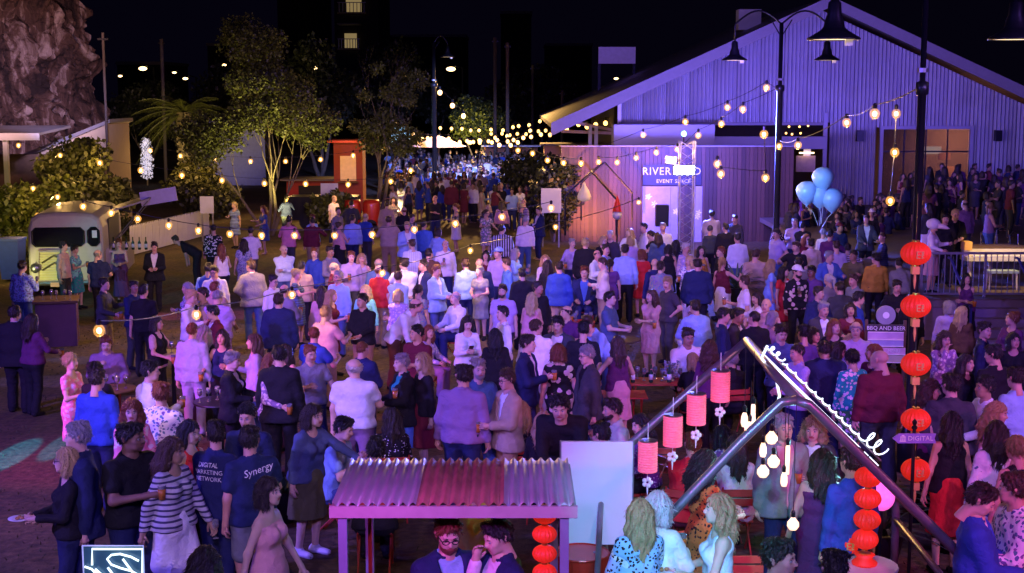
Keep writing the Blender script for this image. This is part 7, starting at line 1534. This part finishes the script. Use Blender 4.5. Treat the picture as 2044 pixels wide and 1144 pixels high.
# --- the right half, before the deck
P_(1589, 437, 350, 'drink', 'm', 'short:g', 'shirt:lilac', TR+'navy', 'grey-haired man in lilac under the balloons')
P_(1607, 467, 10, 'rest', 'f', 'wavy:r', 'blouse:maroon', TR+'black', 'auburn-haired woman under the balloon strings')
P_(1620, 477, 190, 'rest', 'm', 'short:d', 'shirt:cream', TR+'khaki', 'man in a cream shirt under the balloons, back turned')
P_(1645, 456, 185, 'rest', 'f', 'bun:g', 'blouse:white', TR+'black', 'woman in white directly below the balloon strings, back turned')
P_(1674, 446, 10, 'rest', 'm', 'cap:maroon', 'shirt:navy', TR+'black', 'man in a dark red cap right of the balloons', skin='tan')
P_(1673, 482, 182, 'rest', 'm', 'short:b', 'shirt:lilac', TR+'khaki', 'man in a lilac check shirt, back turned', )
P_(1652, 502, 15, 'talk', 'm', 'short:g', 'jacket:blue', TR+'navy', 'grey-haired man in a blue jacket facing the camera')
P_(1706, 501, 340, 'talk', 'm', 'short:k', 'shirt:olive', TR+'black', 'man in an olive shirt next to the mustard shirt', skin='tan')
P_(1747, 506, 182, 'rest', 'm', 'short:k', 'shirt:mustard', TR+'black', 'man in a mustard shirt with his back turned', wd=1.08)
P_(1796, 517, 178, 'lean', 'm', 'short:d', 'shirt:grey', TR+'charcoal', 'man in a grey shirt leaning on the railing, back turned')
P_(1596, 532, 10, 'rest', 'm', 'cap:white', 'shirt:black:flower_dark', TR+'black', 'man in a white cap and a black flowered shirt', beard='d')
P_(1569, 532, 40, 'rest', 'f', 'long:k', 'dress:red', 'skirt:red', 'woman in a long red dress beside the white cap')
P_(1622, 532, 320, 'drink', 'm', 'short:k', 'shirt:purple', TR+'black', 'man in purple facing the white cap', skin='brown')
P_(1654, 547, 190, 'rest', 'f', 'pony:w', 'blouse:grey', TR+'charcoal', 'white-haired woman with a ponytail, back turned')
P_(1676, 562, 200, 'rest', 'm', 'crop:d', 'shirt:charcoal', TR+'charcoal', 'close-cropped man in charcoal, back turned', wd=1.12)
P_(1702, 547, 300, 'reach', 'm', 'quiff:b', 'shirt:grey', TR+'olive', 'man in a grey shirt stretching out an arm toward the mustard shirt')
P_(1632, 573, 20, 'hip', 'm', 'short:d', 'shirt:navy', TR+'navy', 'man in a navy shirt with a hand on his hip')
P_(1714, 583, 70, 'rest', 'm', 'short:k', 'shirt:royal', TR+'black', 'man in dark blue looking toward the disc sign')
P_(1642, 603, 15, 'talk', 'm', 'short:g', 'jacket:charcoal', TR+'black', 'silver-haired man in a charcoal jacket in the dense crowd')
P_(1702, 605, 350, 'rest', 'f', 'bob:d', 'blouse:maroon', TR+'black', 'woman in maroon left of the disc sign')
P_(1542, 620, 60, 'rest', 'f', 'bob:g', 'blouse:mauve', TR+'black', 'grey-haired woman in mauve beside the tall post')
P_(1562, 650, 10, 'hold', 'm', 'short:d', 'shirt:denim', TR+'navy', 'man in a denim-blue shirt smiling down at his phone', nod=18, skin='pale')
P_(1600, 651, 195, 'rest', 'm', 'short:k', 'shirt:purple', TR+'black', 'dark-haired man in purple, back turned behind the lavender shirt')
P_(1666, 637, 350, 'rest', 'f', 'long:r', 'blouse:black', TR+'black', 'woman with long auburn hair in black facing the camera')
P_(1629, 654, 30, 'rest', 'f', 'bob:d', 'blouse:plum', TR+'black', 'woman in plum between the two dark-haired men')
P_(1696, 668, 10, 'rest', 'f', 'long:s', 'blouse:mauve:check', TR+'navy', 'fair girl in a checked blouse left of the sign boards', h=1.55)
P_(1712, 643, 340, 'rest', 'm', 'ring:g', 'shirt:lilac', TR+'navy', 'balding man in lilac close to the sign boards')
P_(1592, 687, 290, 'hold', 'm', 'crop:d', 'shirt:lilac', TR+'navy', 'man in a lavender shirt in profile above the neon beam', yaw=0)
P_(1647, 680, 180, 'rest', 'm', 'crop:d', 'jacket:navy', TR+'navy', 'broad shaven-headed man in a navy jacket, back turned', wd=1.2, yaw=0)
P_(1679, 684, 90, 'rest', 'f', 'bob:d', 'dress:royal:floral', 'skirt:royal:floral', 'dark-haired woman in a royal blue flowered dress in profile', yaw=0)
P_(1706, 697, 200, 'rest', 'f', 'updo:k', 'blouse:teal:floral', 'skirt:green:floral', 'woman in a teal and red flowered dress, back turned')
P_(1737, 687, 300, 'rest', 'f', 'long:r', 'blouse:plum', TR+'black', 'auburn-haired woman in front of the stacked sign boards')
P_(1761, 700, 190, 'rest', 'm', 'bald', 'shirt:maroon', TR+'charcoal', 'big bald man in a maroon shirt, back turned before the sign boards', wd=1.2, yaw=30)
P_(1893, 600, 178, 'drink', 'f', 'bob:g', 'blouse:lilac', TR+'black', 'woman in a loose lilac top with her back turned below the deck')
P_(1921, 611, 150, 'rest', 'f', 'long:s', 'blouse:brown', TR+'black', 'fair woman in brown turned away below the deck')
P_(1886, 660, 10, 'eat', 'f', 'wavy:b', 'blouse:mauve:floral', TR+'black', 'woman in a flowered wrap eating beside the lantern post', yaw=0)
P_(1963, 643, 60, 'rest', 'm', 'short:d', 'shirt:navy', TR+'black', 'man in dark blue looking toward the stair rail')
P_(2017, 622, 300, 'hold', 'f', 'bun:r', 'blouse:plum', TR+'black', 'woman in plum with pinned auburn hair by the stair rail')
P_(1934, 546, 340, 'cross', 'f', 'long:k', 'tank:plum', 'skirt:black', 'woman in a dark dress with folded arms right at the deck edge', zb=0.0)
P_(1930, 707, 40, 'rest', 'f', 'long:d', 'blouse:black', TR+'black', 'dark-haired woman in black behind the man with plates')
P_(1905, 750, 160, 'rest', 'm', 'short:d', 'shirt:charcoal', TR+'charcoal', 'man in charcoal, back turned, right of the second lowest lantern')
P_(1985, 690, 200, 'rest', 'm', 'short:k', 'shirt:black', TR+'black', 'man in a black shirt, back turned below the stair rail')
P_(2030, 665, 340, 'rest', 'f', 'bob:k', 'blouse:black', TR+'black', 'woman in black at the picture edge below the stair rail')
P_(1790, 560, 330, 'talk', 'm', 'short:d', 'shirt:black', TR+'black', 'man in black facing the camera below the grey leaning shirt')
P_(1815, 585, 350, 'rest', 'f', 'bob:b', 'blouse:black', TR+'black', 'brown-haired woman in black right behind the second lantern')
# --- on the deck
zb = ZD + .03
o, k, tn = P_(1862, 470, 60, 'talk', 'f', 'headscarf:white', 'blouse:white', 'skirt:rose', 'costumed performer with a long-beaked white bird head and a pink skirt', zb=zb, d=31.8, yaw=0, nod=0, lod=0)
bk = MB(); bk.lathe([(.001, -.30), (.03, -.24), (.055, -.12), (.075, 0), (.06, .06)], 12, (0, 0, 0), Matrix.Rotation(R(-78), 4, 'X')); q = bk.build('beak', M_CLOTH[None], o, True); q.color = (.75, .62, .6, 1); q.location = Vector([float(t) for t in k['head']]) + Vector((0, -.10, .02))
cr = MB().ball((0, .02, .05), .15, 14, 10, (1, 1.15, .9)).build('bird_head', M_CLOTH[None], o, True); cr.color = (.72, .66, .7, 1); cr.location = Vector([float(t) for t in k['head']])
P_(1903, 450, 5, 'hold', 'm', 'quiff:s', 'jacket:black', TR+'black', 'blond bearded musician in black lit gold behind the railing', zb=zb, d=33.5, beard='s', yaw=0, shirt='black')
P_(1888, 462, 350, 'reach', 'm', 'short:k', 'shirt:black', TR+'black', 'dark-haired musician in black beside the blond one', zb=zb, d=33, yaw=0)
P_(1729, 430, 5, 'tray', 'm', 'short:b', 'jacket:charcoal', TR+'black', 'man in a dark suit holding a plate on the terrace', zb=.3)
P_(1742, 418, 330, 'rest', 'f', 'hat:white', 'blouse:black', TR+'black', 'woman in a wide white sun hat on the terrace', zb=.3)
# --- everything placed so far keeps its own seat or stool
ch0 = None
for i, (o, face, lab) in enumerate(SEATED):
    m = mat('red_slat', (.45, .05, .03), .5, bump=.05); f = Matrix.Rotation(R(face), 3, 'Z')
    if ch0 is None:
        ch0 = thing('folding_chair', 'x', 'chair', (0, 0, 0), 0, 'red slatted folding chairs')
        for kx in range(4): MB().box((0, -.28 + kx * .11, .415), (.4, .09, .018)).build('seat_slat', m, ch0)
        for z in (.66, .76): MB().box((0, .20, z), (.42, .018, .075)).build('back_slat', m, ch0)
        for s in (-1, 1): MB().tube([(s * .2, -.28, 0), (s * .2, .21, .82)], .012, 6).build('leg', m, ch0); MB().tube([(s * .18, .2, 0), (s * .18, -.26, .41)], .012, 6).build('leg', m, ch0)
        c = ch0
    else: c = copy_tree(ch0)
    c.location = o.location; c.rotation_euler = o.rotation_euler; c['label'] = 'red folding chair under the ' + ' '.join(lab.split()[:11]); s = o.scale[2]; c.scale = (1, 1, max(.9, s))
# --- the far crowd and the gaps: row after row of smaller guests
def inview(x, y, z=1.0):
    q = Vector((x, y, z - CAM_H)); zc = q.y * _cp - q.z * _sp; u = CU + FPX * q.x / zc; v = CV - FPX * (q.y * _sp + q.z * _cp) / zc; return u, v
TOPS = [('shirt', 'm'), ('polo', 'm'), ('tee', 'm'), ('jacket', 'm'), ('blouse', 'f'), ('tank', 'f'), ('dress', 'f')]
WORD = dict(shirt='shirt', polo='polo shirt', tee='tee', jacket='jacket', blouse='blouse', tank='sleeveless top', dress='dress')
HW = {'k': 'black', 'd': 'dark', 'b': 'brown', 'l': 'blonde', 'g': 'grey', 'r': 'auburn', 's': 'sandy', 'w': 'white'}
USED = {}
NTH = ('first', 'second', 'third', 'fourth', 'fifth', 'sixth', 'seventh', 'eighth', 'ninth', 'tenth', 'eleventh', 'twelfth', 'thirteenth', 'fourteenth', 'fifteenth', 'sixteenth')
def filler(n, region, cols, where, zb=0.0, mind=.5, group='guests in the far crowd', lodmin=1, faces=None, tries=6000):
    made = []
    for _ in range(tries):
        if len(made) >= n: break
        u = random.uniform(region[0], region[1]); d = random.uniform(region[2], region[3]); x = at(u, 400, d).x
        if any((x - a) ** 2 + (d - b) ** 2 < mind * mind for a, b in PEOPLE): continue
        PEOPLE.append((x, d)); made.append((x, d))
    made.sort()
    for (x, y) in made:
        PEOPLE.remove((x, y)); kd, sex = random.choice(TOPS); c = random.choice(cols); hc = random.choice('kkddddbbblgrs'); st = random.choice(('short', 'short', 'quiff', 'crop', 'ring') if sex == 'm' else ('long', 'long', 'wavy', 'bob', 'pony', 'bun'))
        face = random.choice(faces or (0, 30, -30, 60, -60, 90, -90, 150, 180, 200, 180)); pose = random.choice(('rest', 'rest2', 'drink', '-drink', 'hold', 'talk', '-talk', 'talk2', 'cross', 'hip'))
        pt = random.choice(('', '', '', '', 'print', 'check', 'floral', 'stripe_h')) if kd in ('shirt', 'blouse', 'dress') else ''
        side = {0: 'facing us', 1: 'side-on', 2: 'back turned'}[0 if abs(((face + 180) % 360) - 180) < 50 else (2 if abs(((face + 180) % 360) - 180) > 120 else 1)]
        base = '%s-haired %s in a %s%s %s, %s, %s' % (HW[hc], 'man' if sex == 'm' else 'woman', {'': '', 'print': 'printed ', 'check': 'checked ', 'floral': 'flowered ', 'stripe_h': 'striped '}[pt], c, WORD[kd], side, where)
        i = USED.get(base, 0); USED[base] = i + 1
        lab = base if i == 0 else base + ', ' + NTH[i] + ' such along'
        person(0, 0, face, pose, sex, st + ':' + hc, '%s:%s:%s' % (kd, c, pt), '' if kd == 'dress' else random.choice((TR + 'black', TR + 'navy', TR + 'denim', TR + 'charcoal', TR + 'khaki') if sex == 'm' else (TR + 'black', TR + 'denim', 'skirt:black', 'skirt:white', TR + 'charcoal')), lab, xy=(x, y), zb=zb, group=group, lod=max(lodmin, 1 if y < 40 else 2))
random.seed(42)
MIX = ['white', 'sky', 'navy', 'black', 'charcoal', 'lilac', 'beige', 'rose', 'maroon', 'denim', 'grey', 'royal', 'red']
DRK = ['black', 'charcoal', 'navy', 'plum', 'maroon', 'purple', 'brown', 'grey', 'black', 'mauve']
n_named = len(PEOPLE)
KEEP = [(-8.6, 51.6), (-4.9, 59.0)]; PEOPLE += KEEP
FAR_N = max(0, 298 - n_named)
split = dict(a=.08, b=.16, c=.06, d=.06, e=.26, g=.16)
filler(int(FAR_N * split['a']), (790, 1075, 48, 62), MIX, 'under the yellow far bulb strings', mind=.48, lodmin=2)
filler(int(FAR_N * split['b']), (640, 1110, 38, 50), MIX, 'behind the bulb row in mid crowd', mind=.7)
filler(int(FAR_N * split['g']), (440, 800, 41, 53), MIX, 'by the gum trees', mind=.7, lodmin=2)
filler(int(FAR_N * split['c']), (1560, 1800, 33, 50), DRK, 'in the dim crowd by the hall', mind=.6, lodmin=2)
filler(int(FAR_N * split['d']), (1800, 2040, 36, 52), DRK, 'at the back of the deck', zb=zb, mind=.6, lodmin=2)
filler(FAR_N - sum(int(FAR_N * split[q]) for q in 'abcdeg'), (330, 900, 19, 31), MIX, 'between the lawn tables', mind=.72, lodmin=1)
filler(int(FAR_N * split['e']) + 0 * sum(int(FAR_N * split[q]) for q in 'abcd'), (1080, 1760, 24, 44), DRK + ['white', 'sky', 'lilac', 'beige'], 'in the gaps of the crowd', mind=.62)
# the rest of the farthest crowd reads as one mass beyond counting
def mass(n, region, zb, name, cols):
    fam = ['white', 'navy', 'black', 'sky', 'maroon', 'beige', 'royal', 'plum', 'charcoal']; idx = {c: i + 2 for i, c in enumerate(fam)}
    ms = [mat('far_skin', (.36, .21, .15), .6, bump=0), mat('far_hair', (.03, .02, .014), .6, bump=0)] + [mat('far_cloth_' + c, CC[c], .9, bump=0) for c in fam]; VV, FF, MI = [], [], []; off = 0; raw = {}
    def grab(me):
        if me not in raw:
            v = np.zeros(len(me.vertices) * 3, np.float32); me.vertices.foreach_get('co', v); f = np.array([p.vertices[:] for p in me.polygons if len(p.vertices) == 4], np.int32); raw[me] = (v.reshape(-1, 3), f)
        return raw[me]
    for _ in range(n):
        u = random.uniform(*region[:2]); d = random.uniform(*region[2:]); x = at(u, 400, d).x; sex = random.choice('mf'); pose = random.choice(('rest', 'drink', '-drink', 'talk', 'hold', 'cross')); a = random.choice((0, .6, -.6, 1.6, -1.6, 3.1, 2.6, 3.6)); s = random.uniform(.9, 1.05); k = skeleton(pose, sex)
        Rz = np.array(Matrix.Rotation(a, 3, 'Z')) * s; T = np.array((x, d, zb)); kt = random.choice(('shirt', 'tee', 'jacket') if sex == 'm' else ('blouse', 'tank', 'dress')); c = random.choice(cols)
        ps = [(body_mesh(pose, sex, 2, 0, 0), 0, None), (hair_mesh(random.choice(('short', 'quiff') if sex == 'm' else ('long', 'bob', 'wavy')), sex, 2), 1, k['head']), (garment(kt, pose, sex, 2), idx[c], None)]
        if kt != 'dress': ps.append((garment('trousers', pose, sex, 2), idx[random.choice(('navy', 'black', 'charcoal'))], None))
        for me, mi, o_ in ps:
            v, f = grab(me); w = (v + (o_ if o_ is not None else 0)) @ Rz.T + T; VV.append(w); FF.append(f + off); off += len(w); MI.append(np.full(len(f), mi))
    tag(link(name, np_mesh(name, np.concatenate(VV), np.concatenate(FF), ms, np.concatenate(MI))), kind='stuff')
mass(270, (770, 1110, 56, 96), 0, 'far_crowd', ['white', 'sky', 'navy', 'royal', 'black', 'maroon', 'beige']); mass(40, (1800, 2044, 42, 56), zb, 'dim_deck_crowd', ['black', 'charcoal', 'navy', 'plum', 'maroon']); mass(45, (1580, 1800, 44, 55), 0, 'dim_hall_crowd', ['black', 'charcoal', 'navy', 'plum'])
# a tie, plates, cups and phones held in hands
def held(o, k, i, kind, label, fwd=.12, dz=0.0):
    bpy.context.view_layer.update()
    w = Vector([float(t) for t in (k['W'][i] + k['D'][i] * fwd)]); p = o.matrix_basis @ w; z = p.z + dz
    if kind == 'plate':
        q = thing('plate', label, 'plate', (p.x, p.y, z + .012), 0, 'plates held by guests'); MB().lathe([(.001, 0), (.07, 0), (.115, .016), (.118, .02), (.07, .008), (.001, .006)], 20).build('dish', M_WHITE, q, True)
        for t in range(3): MB().ball((.03 * math.cos(t * 2), .03 * math.sin(t * 2), .022), .024, 7, 5, (1, 1, .7)).build('morsel', mat('morsel', (.4, .2, .08), .7), q)
    elif kind == 'phone':
        q = thing('phone', label, 'phone', (p.x, p.y, z + .03), o.rotation_euler.z); MB().box((0, 0, 0), (.075, .012, .15), Matrix.Rotation(R(50), 3, 'X')).build('case', M_BLACK, q); MB().box((0, .007, .004), (.066, .004, .138), Matrix.Rotation(R(50), 3, 'X')).build('screen', mat('phone_screen', (.3, .4, .5), .3, emit=(.6, .75, 1), strength=.8, bump=0), q)
    else: q = glass(p.x, p.y, z - .07, label, 'drinks held by guests', kind)
by = {o['label']: o for o in scene.objects if o.name.startswith('person')}
N_CUP = [0]
def give(lab, pose, sex, i, kind, text, **kw):
    o = by.get(lab)
    if o: o['given'] = 1; held(o, skeleton(pose, sex), i, kind, text, **kw)
give('fair woman with glasses in a black V-neck jumpsuit holding a plate', 'hold', 'f', 1, 'plate', 'small white plate held by the fair woman in the black jumpsuit', fwd=.16)
give('heavy man in a black tee holding a cup of beer', 'drink', 'm', 1, 'beer', 'plastic cup of amber beer held by the heavy man in black')
give('woman in a striped jacket and white pencil skirt walking past', 'walk', 'f', 0, 'wine', 'wine glass in the hand of the woman in the white pencil skirt')
give('man in a navy tee with a slanting white script on the back', 'drink', 'm', 1, 'wine', 'wine glass held by the man in the scripted navy tee')
give('waiter in a black shirt and khaki trousers offering a plate', 'tray', 'm', 0, 'plate', 'plate of canapes offered by the waiter in black', fwd=.2)
give('stout bald man in a lilac polo carrying a plate out to his side', 'tray', 'm', 0, 'plate', 'plate carried by the stout man in the lilac polo', fwd=.2)
give('blonde woman in a white cyan-lit dress holding a plate', 'hold', 'f', 0, 'plate', 'plate held by the blonde in the cyan-lit white dress', fwd=.16)
give('young woman with long black hair in white looking at her phone', 'phone', 'f', 0, 'phone', 'phone held by the young woman in white')
give('dark-haired man in a blue jacket eating from a wrap under the stall roof', 'eat', 'm', 0, 'plate', 'pink-lit plate under the chin of the eating man', fwd=.14)
give('man in a dark suit holding a plate on the terrace', 'tray', 'm', 0, 'plate', 'plate held by the dark-suited man on the terrace', fwd=.2)
give('woman in a teal top, black cardigan and blue skirt', 'hold', 'f', 1, 'wine', 'glass held by the woman in the black cardigan')
give('grey moustached man in a denim shirt facing the mauve shirt', 'hold', 'm', 1, 'beer', 'beer cup held by the moustached man')
give('man with glasses in a beige jacket looking at his drink', 'hold', 'm', 1, 'beer', 'beer cup held by the man in the beige jacket')
give('man in a lilac shirt drinking, facing the camera', 'drink', 'm', 1, 'beer', 'beer cup raised by the man in the lilac shirt')
for o in list(scene.objects):
    if o.name.startswith('person') and o.get('pose') in ('drink', '-drink', 'talk', 'cross') and o.location.y < 38 and not o.get('given') and N_CUP[0] < 60:
        if o['pose'] in ('talk', 'cross') and random.random() < .6: continue
        i = 0 if o['pose'].startswith('-') else 1; kd = random.choice(('beer', 'wine', 'beer')); N_CUP[0] += 1
        held(o, skeleton(o['pose'], o['sex']), i, kd, ('cup' if kd == 'beer' else 'wine glass') + ' held by the ' + ' '.join(o['label'].split()[:11]))
for o in scene.objects:
    for q in ('pose', 'sex', 'given'):
        if q in o: del o[q]
# printed words on the two navy tees, laid on the cloth itself
def shirt_print(r, lines, size, zc, shear=0.0, roll=0.0, xoff=0.0):
    o, k, tn = r; t = next(c for c in o.children if c.name == tn); me = t.data; bv = BVHTree.FromPolygons([v.co for v in me.vertices], [tuple(p.vertices) for p in me.polygons]); bm_v, bm_f = [], []
    for j, ln in enumerate(lines):
        tm = text_mesh(ln, size, 0, shear=shear); n0 = len(bm_v)
        for v in tm.vertices:
            x, z = v.co.x, v.co.y - j * size * 1.12; x, z = x * math.cos(roll) - z * math.sin(roll), x * math.sin(roll) + z * math.cos(roll)
            p = Vector((-x + xoff, .6, zc + z)); hit = bv.ray_cast(p, Vector((0, -1, 0)), 1.2)[0]; bm_v.append((p.x, (hit.y if hit else .12) + .005, p.z))
        bm_f += [tuple(i + n0 for i in p.vertices) for p in tm.polygons]
    m = bpy.data.meshes.new('shirt_print'); m.from_pydata(bm_v, [], bm_f); m.materials.append(M_WHITE); m.update(); link('shirt_print', m, o)
shirt_print(PT1, ('DIGITAL', 'MARKETING', 'NETWORK'), .058, 1.37, xoff=.02)
shirt_print(PT2, ('Synergy',), .088, 1.375, .25, R(12), -.03);
